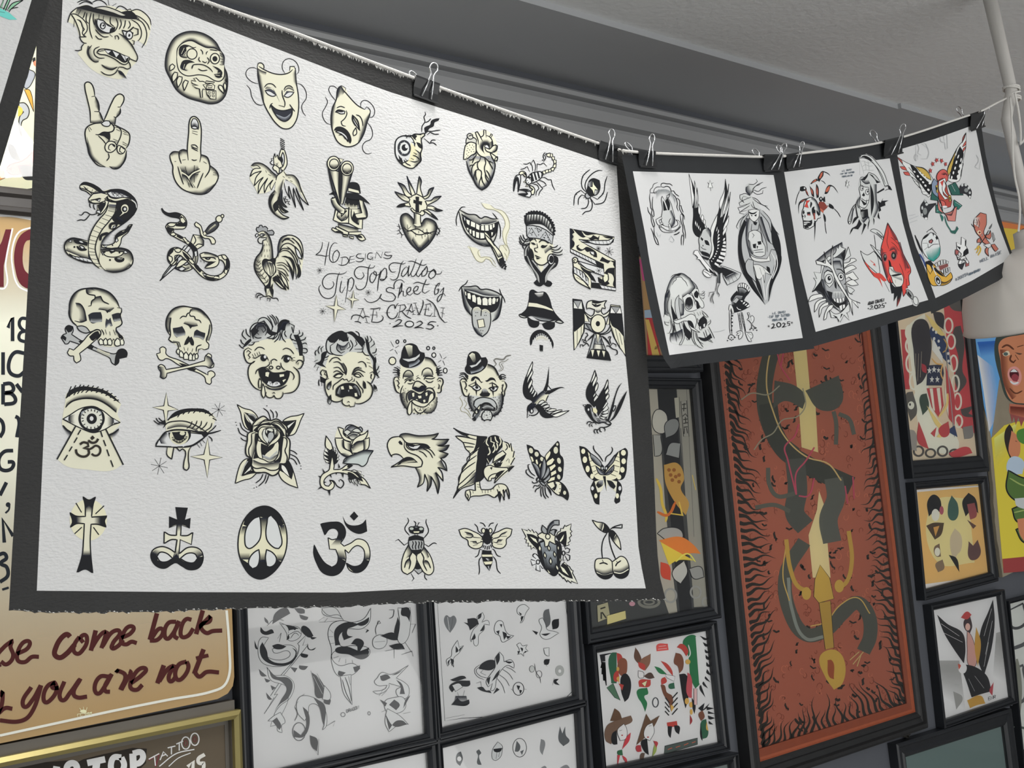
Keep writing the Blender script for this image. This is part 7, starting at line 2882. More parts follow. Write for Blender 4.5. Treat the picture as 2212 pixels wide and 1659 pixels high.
ART1.append((1433.6, 589.5, 2.2, """~
c:c0c2c0 2,154 8,-71 30,-66 45,-17 42,25 29,46 13,8 22,67 -10,29 33,37 9,38 12,79 -50,31 -37,-15 -71,-4 -46,-16 -29,-117
c:c8cac8 15,96 16,-63 54,-32 42,24 21,37 -21,34 -38,21 -41,0
b 6,117 13,-55 25,-45 41,-17 42,25 | 31,117 4,-46 21,-38 29,-16 29,20
b 127,25 25,42 -21,29 -42,23 | 114,37 13,30 -17,16 -25,17
b 2,196 4,-79 21,-38 | 35,212 -4,-66 4,-42
k 31,25 21,-15 21,5 12,-13 -41,8
l 40,58 8,-16 12,-11 -2,-8 15,-4 12,2 7,10 12,11 10,22
l 0,210 6,-23 -2,-41 11,-59 12,-8
l 10,179 13,17 -6,-42 14,-54
b 127,29 29,29 8,17 | 131,42 17,20 4,13
o:c8cac8:1.2 131,92 17,-19 16,4 9,40 16,24 2,21 -10,7 -33,-44
k 144,98 12,-15 10,13 -4,25 -14,-7
o:c8cac8:1.2 89,117 25,-19 21,10 13,38 8,29 -29,8 -21,-8 -8,-29
k 102,141 8,-22 17,-5 10,15 -2,37 -16,11 -13,-11
b:a0a2a2 106,162 13,13 16,-13 | 108,146 13,8 14,-8
k 148,125 16,12 9,29 -17,9 -4,-21
l:w:2 152,137 4,34 4,4
l 169,100 16,0 11,-13
l 173,108 20,0 3,-12
l 175,117 14,6 7,-11
l 181,92 10,-7
o:9c9e9e:1.2 73,119 16,14 7,46 -4,21 -13,4 -10,-38
b 96,146 0,54 -17,4 | 81,146 0,33 -8,8
o:b4b6b6:1.1 56,179 2,-54 15,-21 0,50 12,75 15,71 -15,41 -12,1 16,-34 -12,-58
l 37,125 0,29 11,29 -2,13 16,16
k 37,154 15,33 15,29 -19,9 -8,-29
o:c8cac8:1.2 44,229 16,-4 38,-13 33,-16 17,8 8,25 -8,37 25,17 -17,-4 -25,-13 -17,-37 -20,0 -30,12
k 114,225 17,4 17,37 -21,-12
k 169,225 20,-21 17,21 -8,33 -17,8 -17,-21
w 173,229 4,-8 -8,20
w 187,245 11,-6 0,19 -9,0
w 169,258 8,-6 4,18 -8,0
w 160,216 9,13 -7,12
k 94,229 16,33 21,25 -8,33 -21,-25 -8,-25
k 164,304 34,4 25,-21 8,21 -33,17 -25,-9
b 31,287 33,-8 25,-13 | 27,325 37,0 34,-13
l::1.1 23,229 4,8 -21,-4
l::1.1 25,250 -15,-5 -6,-16
l::1.1 31,221 6,41 -10,25 -10,0
l::1.1 37,229 11,41 -17,38 4,21
l::1.1 46,237 10,50 6,40
l::1.1 27,187 17,75 -4,42
l::1.1 35,154 13,75 16,62 9,17
l::1.1 52,245 -4,34 -8,25
l::1.1 131,266 0,38 -17,16 -8,-12
l::1.1 135,270 0,42 17,33
l::1.1 144,270 0,42 16,33 25,15
l::1.1 152,279 8,37 29,23
l::1.1 156,283 13,42 20,29
l::1.1 189,279 17,37 29,15
l::1.1 198,270 16,42 17,13
l::1.1 214,254 17,33 12,25
l::1.1 210,266 21,42
l::1.1 181,179 21,17 12,15
l::1.1 183,187 15,21 12,3
l::1.1 210,250 13,-13 0,-16
l::1.1 206,241 12,-12
l::1.1 144,187 8,17
l::1.1 160,187 9,17
l::1.1 173,183 4,17
l:8e9294:.8 235,281 29,-2 29,-9
"""))
ART1.append((1571.8, 610.7, 2.2, """~
k 14,77 12,-21 19,-19 5,9 -3,-28 5,-12 16,-6 20,6 18,22 0,14 -21,28 -7,14 24,17 2,14 -26,14 -28,10 -17,4 -10,-28 -4,-21
b:8e9092 16,98 24,-38 31,3 | 29,108 14,-21 21,-3
o:d6d6d4:1 49,20 3,-12 5,-4 4,17
o:d6d6d4:1 59,4 9,-3 1,20 -7,0
o:d6d6d4:1 71,2 9,2 -2,21 -7,-4
o:d6d6d4:1 81,6 11,3 -4,19 -8,-3
o:d6d6d4:1 94,13 7,7 -6,17 -7,-7
o:d6d6d4:1 102,23 5,12 -8,9 -4,-5
b:8e9092 52,25 19,0 21,14 | 57,53 11,-4 10,4
o:d6d6d4:1 59,84 14,0 -4,10
o:d6d6d4:1 73,94 12,-5 -4,12 -10,2
o:d6d6d4:1 81,105 13,-9 -2,10 -11,4
o:d6d6d4:1 87,113 15,-12 3,11 -13,5
l:d6d6d4:1.6 43,115 7,10 14,4
o:a4a6a6:1 23,91 12,-14 8,-7 11,10 -14,18
o:c9cac8:1.2 6,129 3,-24 10,0 9,20 1,21 -6,4 -6,-28 -5,14
l 8,136 1,35 0,41 4,35
l 17,122 1,28 -1,34 2,35 2,31
d::4.2 23,157 19,171 22,188 21,205 19,226
l 49,143 5,28 5,34 3,24
l 57,143 4,34 6,28 2,24
l 64,136 7,48 10,35 2,17
l 69,139 9,45 9,49
l 50,157 9,-2
l 53,171 9,-2
l 55,184 8,-1
l 58,198 8,-1
l 67,157 6,-2
l 69,171 7,-2
l 73,184 7,0
l 75,198 8,0
w 69,231 -5,-2 -15,2 -7,5 8,4 -8,10 12,0 -2,9 2,10 10,-5 9,-21
w 83,235 11,1 19,0 7,14 -4,14 -7,2 5,14 -12,-2 -10,-17
l 50,240 14,-5
l 52,254 12,-14
l 94,238 22,12
l 92,243 17,23
l 3,264 6,-14 10,-3 21,15
d::3.1 5,264 12,269 19,261 26,269 33,261 0,275 19,273
w 94,143 7,-2 8,24 7,-10 9,9 -2,20 -9,11 -12,-14 -10,-5 9,-9
l 109,165 4,16
l 102,171 5,10
l 113,195 1,17 -10,11
l 118,197 3,8 19,11
d::3.1 107,223 116,217 127,216 123,224 133,217 139,226
t:55606a:1 213,151 276,143 10 A.E. CRAVEN
t:55606a:1 192,170 302,158 12 -TIP TOP TATTOO-
t:55606a:1 214,184 286,175 10 PORTLAND, OR.
l::2 210,198 7,-3 5,3 -2,9 -12,10 23,-5
e:k:2 244,200 9.7,10.4
l::2 260,197 7,-6 7,4 -4,8 -10,9 21,-5
l::2 298,184 -12,2 -2,9 11,-2 1,9 -10,3
* 196,207 6
* 306,190 6
"""))
ART['s1'] = drawings(ART1, 1.3)
ART2.append((1718.4, 367.5, 2.2, """~
k 20,97 2,-17 16,-4 12,6 4,19 12,26 -12,-10 -8,-20 -16,4
l::1.6 20,97 -13,32 -7,35
k:8a4a42 46,90 12,15 4,16 -6,-8
k 15,211 -2,-39 5,-20 16,-13 24,-6 -20,16 -16,11
k:8a4a42 24,149 14,-8 8,0 -12,8
k 68,76 17,21 4,32 -8,-4 -8,-24
k:a05448 73,86 8,11 2,20 -8,-12
k 99,64 10,18 2,47 -10,4 -4,-36
k:a05448 101,78 6,19 -1,24 -6,-12
k 70,66 15,-18 16,-8 6,10 -18,8 -16,10
k:b0604c 77,60 18,-16 6,4 -16,10
k 105,46 12,-31 11,-11 12,3 16,8 11,13 -15,-11 -18,-8 -2,18 -11,15 -8,14
k:b0604c 111,39 10,-24 8,-7 -1,13 -9,18
l::1.4 121,50 11,4 11,12
k 138,113 10,-31 12,-12 20,6 15,18 9,17 -13,-17 -15,-16 -10,0 -6,19 -12,16
k:b0604c 142,101 10,-19 10,-7 0,13 -12,17
k 152,156 20,8 11,16 -3,6 -20,-10
l::1.6 183,182 20,22 11,20
k 132,204 10,15 2,24 -4,8 -6,-24
l::1.5 140,247 4,39 4,16
k 132,133 8,-8 2,27 -10,-3
k 111,133 10,-8 11,12 0,15 -15,-3
k:7c3c34 109,152 23,-2 16,18 -12,24 -15,4 -16,-20
k:7c3c34 132,188 16,-16 8,-12 -4,16 -16,16
k:b0604c 117,180 17,16 -2,8 -19,-16
E:w 121,136 3.5,4.7
E:w 128,148 3.1,3.9
E:w 107,155 3.9,6.3
E:w 138,119 4.7,6.3
E:w 99,62 3.9,5.5
E:w 70,71 3.9,6.3
E:w 43,86 3.9,4.7
E:w 155,163 3.9,6.3
o:c6c8c7:1.6 38,180 6,-28 14,-17 19,-6 18,12 14,27 8,24 -2,27 4,8 -14,4 -4,10 -12,10 0,13 -31,16 -18,-6 -4,-39 -4,-16 0,-23
b 77,130 20,15 14,31 6,28 | 73,141 16,11 8,28 8,27
P:c0463e:.6 50,145 20,-2 -14,15 6,22 -20,-6 8,-16
k 72,149 7,7 -6,24 -3,-4
k 34,198 6,-10 4,16 -8,7
k 54,200 16,-2 2,17 -16,0
k:9a4a48 57,209 13,0 -1,7 -11,-1
k 42,209 6,10 -4,10
k 34,211 6,12 -6,0
k 38,239 35,0 6,-4 0,20 -9,11 -32,0 20,-11 -18,-4
w 38,245 28,0 7,6 -33,2
k 40,262 14,2 12,10 -20,2
k 79,180 10,-8 6,20 -4,35 -6,-8
k:8a4a42 85,204 8,0 2,31 -8,0
k 89,239 8,4 -2,39 -5,60 1,-60
k 99,188 18,27 -4,8 -12,-19
E:w 93,182 3.9,7.1
E:w 114,221 3.9,6.3
E:w 123,208 3.9,6.3
t:55606a:.8 222,8 268,0 7 A.E. CRAVEN
t:55606a:.8 211,23 284,12 7 -TIP TOP TATTOO-
t:55606a:.8 223,35 272,28 7 PORTLAND OR
P:c9cbca:1.2 245,46 10,27 -17,4
l 237,54 7,10
l 257,53 -6,8
l 248,77 1,9
"""))
ART2.append((1832.3, 332.4, 2.2, """~
P:w:.1 54,39 -2,-22 9,-13 26,-4 26,12 40,40 26,44 18,52 -18,22 -13,-17 -48,-53 -62,0
o:c4c6c5:1.4 54,21 7,-14 22,-4 26,11 35,38 26,39 18,49 4,11 -17,6 -22,-57 -35,-57 -27,-18 -22,-6
k 58,17 16,-9 26,9 18,19 -22,-8 -22,-11
l 83,17 43,35 31,44 20,48
l:9a9c9c:.9 54,21 7,26 11,36 2,13
l:9a9c9c:.9 61,36 13,-2 9,5 13,4 17,-4
l:9a9c9c:.9 65,61 18,-9 15,6 20,-2
l:9a9c9c:.9 69,80 18,-4 13,2 22,0
l:9a9c9c:.9 76,34 7,22 2,20
l:9a9c9c:.9 93,30 5,28 2,20
l 170,153 22,-2 16,21 -20,-4 -13,7
k 188,153 6,0 14,19 -16,-6
k 135,183 35,-21 2,8 -32,18
c:b9bbba 56,118 9,-9 13,2 20,-23 28,12 27,35 -18,5 5,83 13,9 39,-11 -22,19 5,5 -27,13 9,13 -17,13 11,27 -25,-9 -4,35 -9,-26 -17,48 -5,-31 -26,57 4,-52 -17,30 -27,-4 -17,26 9,-30 26,-14 9,-30 -33,24 20,-37 0,-66 17,-35 -6,-31
k 100,96 13,4 18,22 22,13 -18,5 -9,-18
k 74,113 22,-22 -5,18 -13,17 -17,-4
b 58,122 25,22 21,-4 | 65,113 13,9 18,0
l 56,118 7,-8 15,1 20,-23 28,12 27,35
l 56,118 2,26 -6,26
k 104,140 14,39 4,61 -13,58 -2,-58
b 135,144 2,79 7,35 -18,44 | 118,144 4,79 4,35 -13,44
k 140,223 15,9 11,-22 -4,13 30,-2 -17,9 2,15 -24,9 4,15 -13,7 0,-27
k 144,276 7,35 -11,-9
k 118,302 6,9 -2,28
k 96,324 8,-13 -11,49
k 74,328 13,9 -24,48 6,-26
k 52,311 13,22 -18,26 -22,-4 -18,30 10,-30 22,-14
k 32,302 20,-4 -33,37
o:c4c6c5:1.2 52,162 9,-14 17,9 18,2 4,29 0,26 -17,40 -22,13 -9,-18 6,-44 -2,-17
E:w 65,164 7,11.4
e:k:1.2 65,164 7,11.4
E:w 91,181 8.8,13.2
e:k:1.2 91,181 8.8,13.2
E 93,179 3.5,5.3
E 67,165 2.6,4.4
k 74,183 -9,14 9,6 6,-6
k 58,214 25,20 6,-24 -2,30 -13,5
l 61,210 22,13 17,-4
l 52,245 9,9 22,4
b 56,201 -15,31 6,26 | 58,223 -8,17 6,18
k 58,267 35,-5 3,36 -27,13 -8,-22
b:9a9c9c 61,276 2,26 | 78,271 0,31
k 52,197 -13,43 8,58 -6,4 -5,-62
o:a9abab:1.4 39,236 -14,31 -11,57 -8,10 -6,-10 10,-44 15,-31
O:d0d0ce 7,327 5.3,6.1
b 25,258 -11,61 | 19,258 -11,57
b 74,328 26,-30 0,26 | 56,311 27,-18 13,5
"""))
ART2.append((1745.9, 522.6, 2.2, """~
k:44464a 68,115 28,-32 65,-32 18,-14 -9,60 5,106 18,65 -18,51 -23,14 -56,-37 -60,-65 23,-51
b 36,88 69,-56 56,-32 | 59,102 56,-37 55,-28
o:c4c6c5:1.2 18,240 18,-51 -12,-18 17,5 -14,-33 32,5 5,-42 11,9 -7,51 -23,42
k 18,240 41,-55 14,37 14,46 -42,-37
o:c4c6c5:1.2 38,88 40,18 18,14 19,-37 27,-18 37,-33 -23,-9 -4,-18 -10,27 -9,-9 0,19 -18,23 -19,4 -14,19 -23,4
k 41,88 18,4 19,-9 -5,19
k 179,32 -9,60 -14,-32
k 115,65 18,-23 -5,13
o:9c9ea0:1.2 75,120 30,-37 33,-9 23,9 4,32 14,79 -4,74 -5,46 -18,19 -37,-37 -28,-47 -23,-55
b 78,125 37,-33 37,-4 9,27 | 87,120 32,-5 28,0 9,14
o:c4c6c5:1.2 78,148 18,-14 23,14 0,46 -18,23 -19,-23
E:w 98,176 17.6,22.2
e:k:1.4 98,176 17.6,22.2
E 100,173 8.3,11.1
E:w 103,170 2.8,3.7
E:w 155,166 14.8,18.5
e:k:1.4 155,166 14.8,18.5
E 156,165 6.9,9.2
E:w 158,163 2.3,2.8
l::2.2 75,148 16,-14 24,11
l::2.2 133,129 23,3 14,16
k 124,180 4,37 7,7 -2,-30
k 135,180 14,44 -9,-21
k 87,231 28,9 0,28 32,23 37,-18 -5,32 -32,9 -32,-23
b:c9cbca 119,236 51,0 | 124,268 46,-5
o:d8d8d4:1 119,268 9,0 5,18 -9,-4
o:d8d8d4:1 133,268 12,0 2,21 -12,0
o:d8d8d4:1 147,268 11,0 3,16 -12,5
o:d8d8d4:1 161,266 9,-3 2,14 -9,5
o:d8d8d4:1 147,305 14,-7 2,25 -11,3
o:d8d8d4:1 163,298 12,-2 0,16 -10,7
l::.9 128,240 3,23
l::.9 142,240 0,26
l::.9 156,238 1,25
b 64,176 14,55 32,55 | 82,180 9,51 28,42
o:d0d1cf:1.3 36,88 19,4 27,10 -2,-37 -5,-19 16,42 19,23 0,-56 7,-39 0,49 2,50 23,56 33,60 23,37 50,23 -18,-5 9,28 -32,-37 5,72 -19,-67 -32,-51 -33,-55 -23,-51 -37,-14 -27,-5
o:d0d1cf:1.3 168,102 30,-10 4,-13 19,0 9,9 -18,9 -19,9 -23,19
o:d0d1cf:1.3 170,129 23,-14 19,-4 18,14 -23,9 -32,18
o:d0d1cf:1.3 175,157 23,-9 14,-7 27,35 -23,6 -23,-16 -14,10
o:d0d1cf:1.3 170,203 23,-18 19,-5 27,23 -32,5 -23,-9
o:c4c6c5:1.2 170,88 14,-46 7,-19 11,42 -23,18
o:c4c6c5:1.2 184,208 18,9 19,12 -19,20 10,0 -19,-9
o:d0d1cf:1.3 0,286 13,-27 28,-10 23,0 9,14 -28,5 -23,9
o:d0d1cf:1.3 29,335 7,-44 23,-18 23,-5 5,9 -32,14 -14,28
o:d0d1cf:1.3 52,360 3,-46 23,-23 18,-5 0,14 -28,14 -9,28
o:d0d1cf:1.3 73,372 9,-39 23,-33 14,0 -4,14 -24,23 -6,28
o:c4c6c5:1.2 101,323 27,19 24,-5 41,-46 5,37 -14,9 11,35 -25,-26 -18,35 -10,-16 3,16 -7,-21 -28,0
k 115,346 23,10 -5,7
k 156,342 9,0 -13,23
k 179,333 14,27 -7,-18
"""))
ART2.append((1858.4, 481.0, 2.2, """~
o:c2c4c3:1.2 47,39 7,-7 20,0 34,31 0,20 -29,-27
b 79,44 29,24 | 74,49 24,29
l 66,56 5,41 3,29 29,10
o:c2c4c3:1.2 47,103 7,4 20,19 29,39 39,83 -15,0 -29,-73 -39,-54
k 62,131 36,39 2,14 -31,-43
o:c2c4c3:1.2 0,133 16,13 19,7 19,-10 10,-7 15,19 9,39 5,44 -10,5 -29,-25 -29,-29 -14,-24
b:c0463e 45,175 24,19 -10,5 | 54,189 20,15 5,10
k:c0463e 18,184 17,15 15,24 24,17 19,0 34,34 -14,5 -20,-17 14,46 -24,-41 -17,-10 -21,-29 -15,-19
l::1.1 0,133 20,56 25,39 21,27
l::1.4 113,277 26,51
o:c84a44:1.4 130,0 17,29 24,39 19,48 25,54 24,48 0,20 -7,10 2,48 -10,5 0,14 -19,37 -5,-27 -5,-39 -58,0 -10,-19 -10,-29 -14,-54 -5,-58 12,-48
b:5c3a40 190,92 20,68 24,58 | 176,92 14,68 20,58
b:5c3a40 100,121 3,59 24,87 | 110,126 7,54 20,68
b:5c3a40 137,136 24,-10 15,29 | 147,112 14,-5 15,14
b:5c3a40 130,2 21,37 25,44 | 132,15 10,29 14,39
l:5c3030:1.2 130,5 2,44 -5,43 10,34
l:5c3030:1.2 144,68 17,15 20,19
l:5c3030:1.2 147,92 19,15 19,29
l:5c3030:1.2 195,146 15,38 5,44
l:5c3030:1.2 185,194 15,34 10,39
E:9a5456 117,165 11.6,22.3
E 117,166 7.8,16.5
E:7e8078 118,160 3.4,6.8
E:9a5456 159,158 15.5,22.3
E 159,156 11.6,17.5
E:7e8078 158,156 4.9,8.7
k:6a3438 103,160 5,-19 19,0 -14,5
k:6a3438 147,136 24,0 5,14 -15,-7
k 134,175 8,9 7,25 -12,-3
o:cbcbc6:1.2 137,209 17,0 12,24 29,10 10,34 -10,24 -24,5 -15,-20 -9,-29 -10,-19
k 144,250 22,-5 29,-5 0,8 -39,7
b:8a8c8c 139,218 27,22 29,3 | 142,209 19,14 29,10
b:8a8c8c 151,257 25,10 24,10 | 151,252 25,3 22,2
l::1 156,223 0,15
l::1 149,218 -1,15
l::1 166,272 2,14
k 139,262 12,29 15,15 34,-5 -5,44 -10,34 -12,22 3,-56 -17,29 2,-39 -12,2 -7,-41
b:9a4a48 185,379 -9,19 | 190,349 -14,15
l::1.2 224,238 12,-10
l::1.2 219,267 0,48
P:w:.1 215,315 9,-4 29,34 20,9 6,29 -11,15 -15,-5 -9,-29
o:8a8c8c:1.2 219,318 8,0 26,34 -5,14 -29,-34
k 227,325 17,24 -5,5 -15,-19
O:c4c6c5 263,371 11.6,20.4 -15
t:k:1.3 37,392 115,374 15 ADAM CRAVEN
l::2 46,398 11,-4 2,6 -14,13 20,-4
e:k:2 76,400 7.8,8.7
l::2 86,394 7,-6 5,5 -11,14 16,-4
l::2 114,383 -9,3 -1,7 11,1 -2,8 -9,1
* 39,408 4
* 121,382 4
"""))
ART3.append((1935.0, 286.4, 2.2, """~
o:d0d1d0:1.1 0,111 39,25 28,14 27,11 39,8 39,44 11,61 -28,34 -11,-11 -16,-6 -6,-17 -11,-16 -17,-17 -22,-33 -22,-11 11,-11 -39,-22 22,0
o:b85850:1 0,111 30,25 3,14 -16,-20
o:b85850:1 19,161 25,3 9,15 -20,-4
o:b85850:1 36,187 25,2 8,16 -25,-5
o:b89c50:1.2 94,162 39,10 28,30 8,25 -25,-14 -28,-27
k 67,150 27,16 22,31 34,33 22,22 -11,45 -22,-23 -23,-33 -27,-39
E:d4d5d4 116,190 5,3.9 45
E:d4d5d4 128,201 5,4.4 45
E:d4d5d4 139,212 5,4.4 45
E:d4d5d4 150,225 5,5 45
E:d4d5d4 161,241 5.5,5 45
E:d4d5d4 105,208 6.1,4.4 45
E:d4d5d4 119,222 6.1,4.4 45
E:d4d5d4 130,236 6.1,4.4 45
E:d4d5d4 141,252 6.1,5 45
E:d4d5d4 155,272 6.7,5 45
E:d4d5d4 89,186 6.1,3.9 40
l 61,164 28,33 22,28
l 67,186 27,27 22,34
l 72,208 28,22 22,44
l 89,230 27,11
l 105,258 23,8
l 122,283 22,-3
l 139,299 22,-8
o:d0d1d0:1.1 334,0 -12,36 -23,28 -33,61 -19,44 -3,56 22,11 33,-6 11,-22 6,-39 6,-44 11,-56
o:b85850:1 334,0 -10,25 -8,25 3,-25
o:b85850:1 335,36 -3,22 -16,11 8,-16
o:b85850:1 335,64 -7,16 -9,14 1,-16
o:b89c50:1.2 291,75 -25,55 -19,45 -3,44 22,-44 11,-50
k 305,64 -22,50 -17,50 -11,55 36,6 17,-67 14,-61
E:d4d5d4 297,114 3.3,10 20
E:d4d5d4 288,141 3.9,8.9 15
E:d4d5d4 282,169 3.9,7.8 15
E:d4d5d4 274,191 3.9,7.8 10
E:d4d5d4 266,213 3.9,7.8 10
E:d4d5d4 310,130 3.3,10 10
E:d4d5d4 305,158 3.9,8.9 10
E:d4d5d4 299,186 3.9,7.8 10
E:d4d5d4 294,208 3.9,7.8 10
E:d4d5d4 286,103 2.8,7.8 20
l 322,103 -12,44 12,0 -12,44 -2,22
o:2f5a52:1.2 249,252 34,-16 22,38 17,23 -39,0 -17,0
o:2f5a52:1.2 172,274 -6,45 34,5 5,-27
l:d4d5d4:1 266,247 17,33
o:2e2f33:1 308,252 25,-11 27,39 -5,33 -22,-22 -28,0
E:b9bcbc 316,249 5.5,7.8
E:b9bcbc 333,248 6.7,7.8
E:b9bcbc 347,263 5.5,7.8
E:b9bcbc 352,286 5,6.7
E:d4d5d4 352,305 4.4,5.5
E:7c8080 335,274 10,10
o:2e2f33:1 119,352 20,-33 16,22 39,-6 -39,50 -5,28 -22,-17
E:b9bcbc 141,324 5.5,8.9
E:b9bcbc 147,341 6.7,6.7
E:b9bcbc 126,358 4.4,8.9
E:7c8080 139,374 10,16.6
E:b9bcbc 125,391 4.4,7.8
E:d4d5d4 144,408 6.7,5.5
o:2f6a60:1.2 191,341 31,22 0,22 -31,-5
o:2f6a60:1.2 277,319 39,28 -19,19 -20,-19
l:d4d5d4:1 194,374 22,-11
l:d4d5d4:1 283,330 27,17
o:c07a72:1.3 200,319 22,55 11,11 33,-11 22,-22 3,0 -8,69 -34,-2 -11,-28 -33,-22
b 238,391 28,5 17,-44 | 244,385 17,-5 16,-33
o:c05a54:1.3 194,213 11,-27 22,-11 17,11 5,33 -16,22 -28,0
b 227,202 17,-5 3,28 | 211,197 16,-11 17,0
o:7c8aa0:1 172,241 11,-22 17,22 0,67 -23,-22
o:a8483f:1.2 202,230 20,-14 16,25 11,45 17,33 -5,33 -28,8 -22,-30 -11,-44
o:d8d8d4:1.2 205,230 28,-14 5,9 -13,66 24,22 -16,6 -28,-45
o:d8d8d4:1.2 227,225 11,27 -5,22 22,34 -11,-6 -22,-28
k:b84a44 211,236 16,-11 -5,33
o:c06058:1.2 211,319 22,11 5,22 -16,6
E:d8d8d4 233,353 12.2,5.5
o:b89c50:1.2 189,252 11,-3 2,37 -8,0
E 194,266 3.9,7.8
o:b89c50:1.2 249,302 12,-5 2,27 -8,6
E 257,314 3.9,7.8
P:b04a48:.6 191,119 4,7 9,-4 -4,8 5,7 -8,-1 -4,8 -2,-9 -5,-5 6,-2
P:b04a48:.6 172,137 5,7 7,-4 -3,10 3,8 -7,-3 -4,7 0,-10 -6,-4 6,-2
P:b04a48:.6 213,122 4,6 8,-4 -3,7 6,6 -7,2 -4,7 -2,-9 -5,-4 5,-3
P:b04a48:.6 233,139 4,5 7,-3 -3,9 4,7 -7,-2 -4,6 0,-9 -4,-4 5,-2
P:b04a48:.6 164,168 3,8 6,-2 -3,9 2,8 -7,-4 -5,7 1,-11 -5,-6 7,0
l:2f6a60:2 233,396 11,39 17,28 11,17
k:2f5a52 261,466 22,-3 8,-19 8,13 -16,25 -22,-8
k:2f6a60 211,385 16,17 -5,22
l:9a9c9e:.9 97,53 0,83 -8,-17 5,-16 11,5 0,22
l:9a9c9e:.9 119,125 31,0 8,-28 -14,-44 -22,0 33,22
l:9a9c9e:.9 103,53 8,22 -6,22 17,11
l:9a9c9e:.9 211,19 5,23 17,5 5,33 9,-5 -3,-67 -17,9 6,25
l:9a9c9e:.9 383,105 11,25 -17,34 22,11 6,-45
l:9a9c9e:.9 22,213 8,28 -5,11
l:7a808a:.8 61,396 33,-8
l:7a808a:.8 64,413 44,-17
l:7a808a:.8 64,430 39,-14
"""))
ART3.append((1976.2, 459.3, 2.2, """~
l::3 0,106 14,39 15,36
m 8,122 18,43 11,31
l:3a4a7a:4 22,196 19,32 12,31
l:5a6a8a:2 33,189 12,31
o:cdd0d0:1.4 33,141 12,-27 32,-20 27,16 12,31 0,63 -28,28 -23,-12 -28,-39
b:2f8f86 65,220 23,12 28,-32 4,-35 | 49,181 28,-12 39,-8
l:w:2 81,169 -4,24
k 33,130 24,-24 14,-4 -22,20
l 55,92 29,-21 4,12
l 57,96 4,-8 20,-11 9,9 14,16
k 65,134 16,-10 7,10 -7,13 -14,-2
k:9a5a5a 69,136 12,-8 2,13 -12,4
k 83,94 9,4 -4,16
k 98,118 6,-10 8,14 -8,8
l:w:2 37,138 16,-8 12,23 27,-8 12,-15
l 37,145 24,0 4,24 19,-16 32,-4
l 45,177 20,-16
o:c79c42:1.4 51,236 18,-8 19,16 28,31 31,31 24,-23 8,23 -12,24 -31,16 -20,0 -32,0 -19,-32 -8,-35
k 51,232 26,-4 11,23 -7,32 15,-24 47,47 -19,-7 -40,-32 -11,28 -16,-36
o:d0a850:1.2 55,244 14,4 12,27 -8,16 -16,-28
b 116,322 27,8 36,-20 | 116,346 27,-2 28,-18
l:w:2 83,251 9,24 12,24
O:w 110,324 14.1,24.4 -20
E 110,323 9.4,17.3 -20
E:w 111,328 4.3,7.1 -20
k:b9b4b0 92,244 24,-20 20,-2 23,10 0,27 -35,16 -12,0
k:7a4a48 112,255 47,-15 0,15 -39,20
w 96,244 8,-8 4,19 -8,4
w 108,236 12,-8 0,20 -8,7
w 122,228 10,-4 2,20 -10,5
w 136,224 11,1 0,15 -9,4
w 149,228 10,4 -2,12 -8,-2
w 124,275 12,-4 0,20 -6,-4
w 138,269 7,-4 2,30 -8,-2
w 147,265 8,-2 2,24 -6,-2
w 157,261 8,-2 2,20 -8,0
o:2e2f33:1.2 206,244 16,0 16,-8 -14,35 -12,-12
P:d6d8d8:1.3 222,116 22,14 -2,27 11,20 2,16 -25,9 -8,42 -16,0 16,-48 -22,-23 -2,-32 22,12
k 238,130 6,4 -3,23 -3,4
k 230,189 16,-20 9,12 -2,13 -21,14
k 198,157 20,8 -4,12
o:9a5a58:1.2 193,175 17,6 -4,15 0,12 -12,-8
o:9a5a58:1.2 242,236 15,0 0,15 -15,6
o:e0e0de:1.2 198,196 16,12 24,-2 19,30 -8,8 -11,-16 -32,-8
t:k:1.3 204,224 248,230 13 DEAD
o:b06a5c:1.3 312,0 28,8 0,47 -12,39 8,24 20,27 -12,8 -20,-12 -12,-23 -15,-16 -12,-23 -4,-40
b:d8d4d0 285,24 -4,31 20,12 | 316,20 -8,27 4,28
l::1 289,28 8,19 -8,20
l::1 301,31 7,20 -7,24
l::1 281,47 20,0
l 269,53 10,14 10,4
E:d8c8a8 306,94 9.4,9.4
E:7a3030 308,94 5.5,5.5
w 316,106 8,-4 -4,10
o:b06a5c:1.2 332,106 20,-4 7,-19 4,31 -7,12 -16,-8
o:b06a5c:1.2 312,118 -15,12 0,13 19,-2 -4,-11
l::1.6 304,157 24,-31 24,-43
k:55585a 352,75 17,-25 -6,21 -7,8
l:c0a040:2.4 301,157 -4,12 -12,8
l:c0a040:2.4 306,157 8,16 -13,31
l:c0a040:2.4 303,157 -2,24 -8,12
o:b06a5c:1.2 336,173 16,-12 -4,24 4,23 -16,-19
o:b06a5c:1.2 363,153 16,-4 18,24 -14,12 -12,-16
w 328,153 31,-8 4,16 -15,8
l::1.4 371,94 8,32 -6,15
k:8a8c8c 369,92 16,36 -14,2
t:6a7078:1.4 312,238 413,193 13 HELL RAISE
t:6a7078:1.4 194,326 257,295 13 *2025*
t:55606a:1.6 257,299 312,275 10 ADAM CRAVEN
"""))
ART['s2'] = drawings(ART2, 1.3)
ART['s3'] = drawings(ART3, 1.2)
SIGN, GOLD, YEL, LFT, DRG = [], [], [], [], []
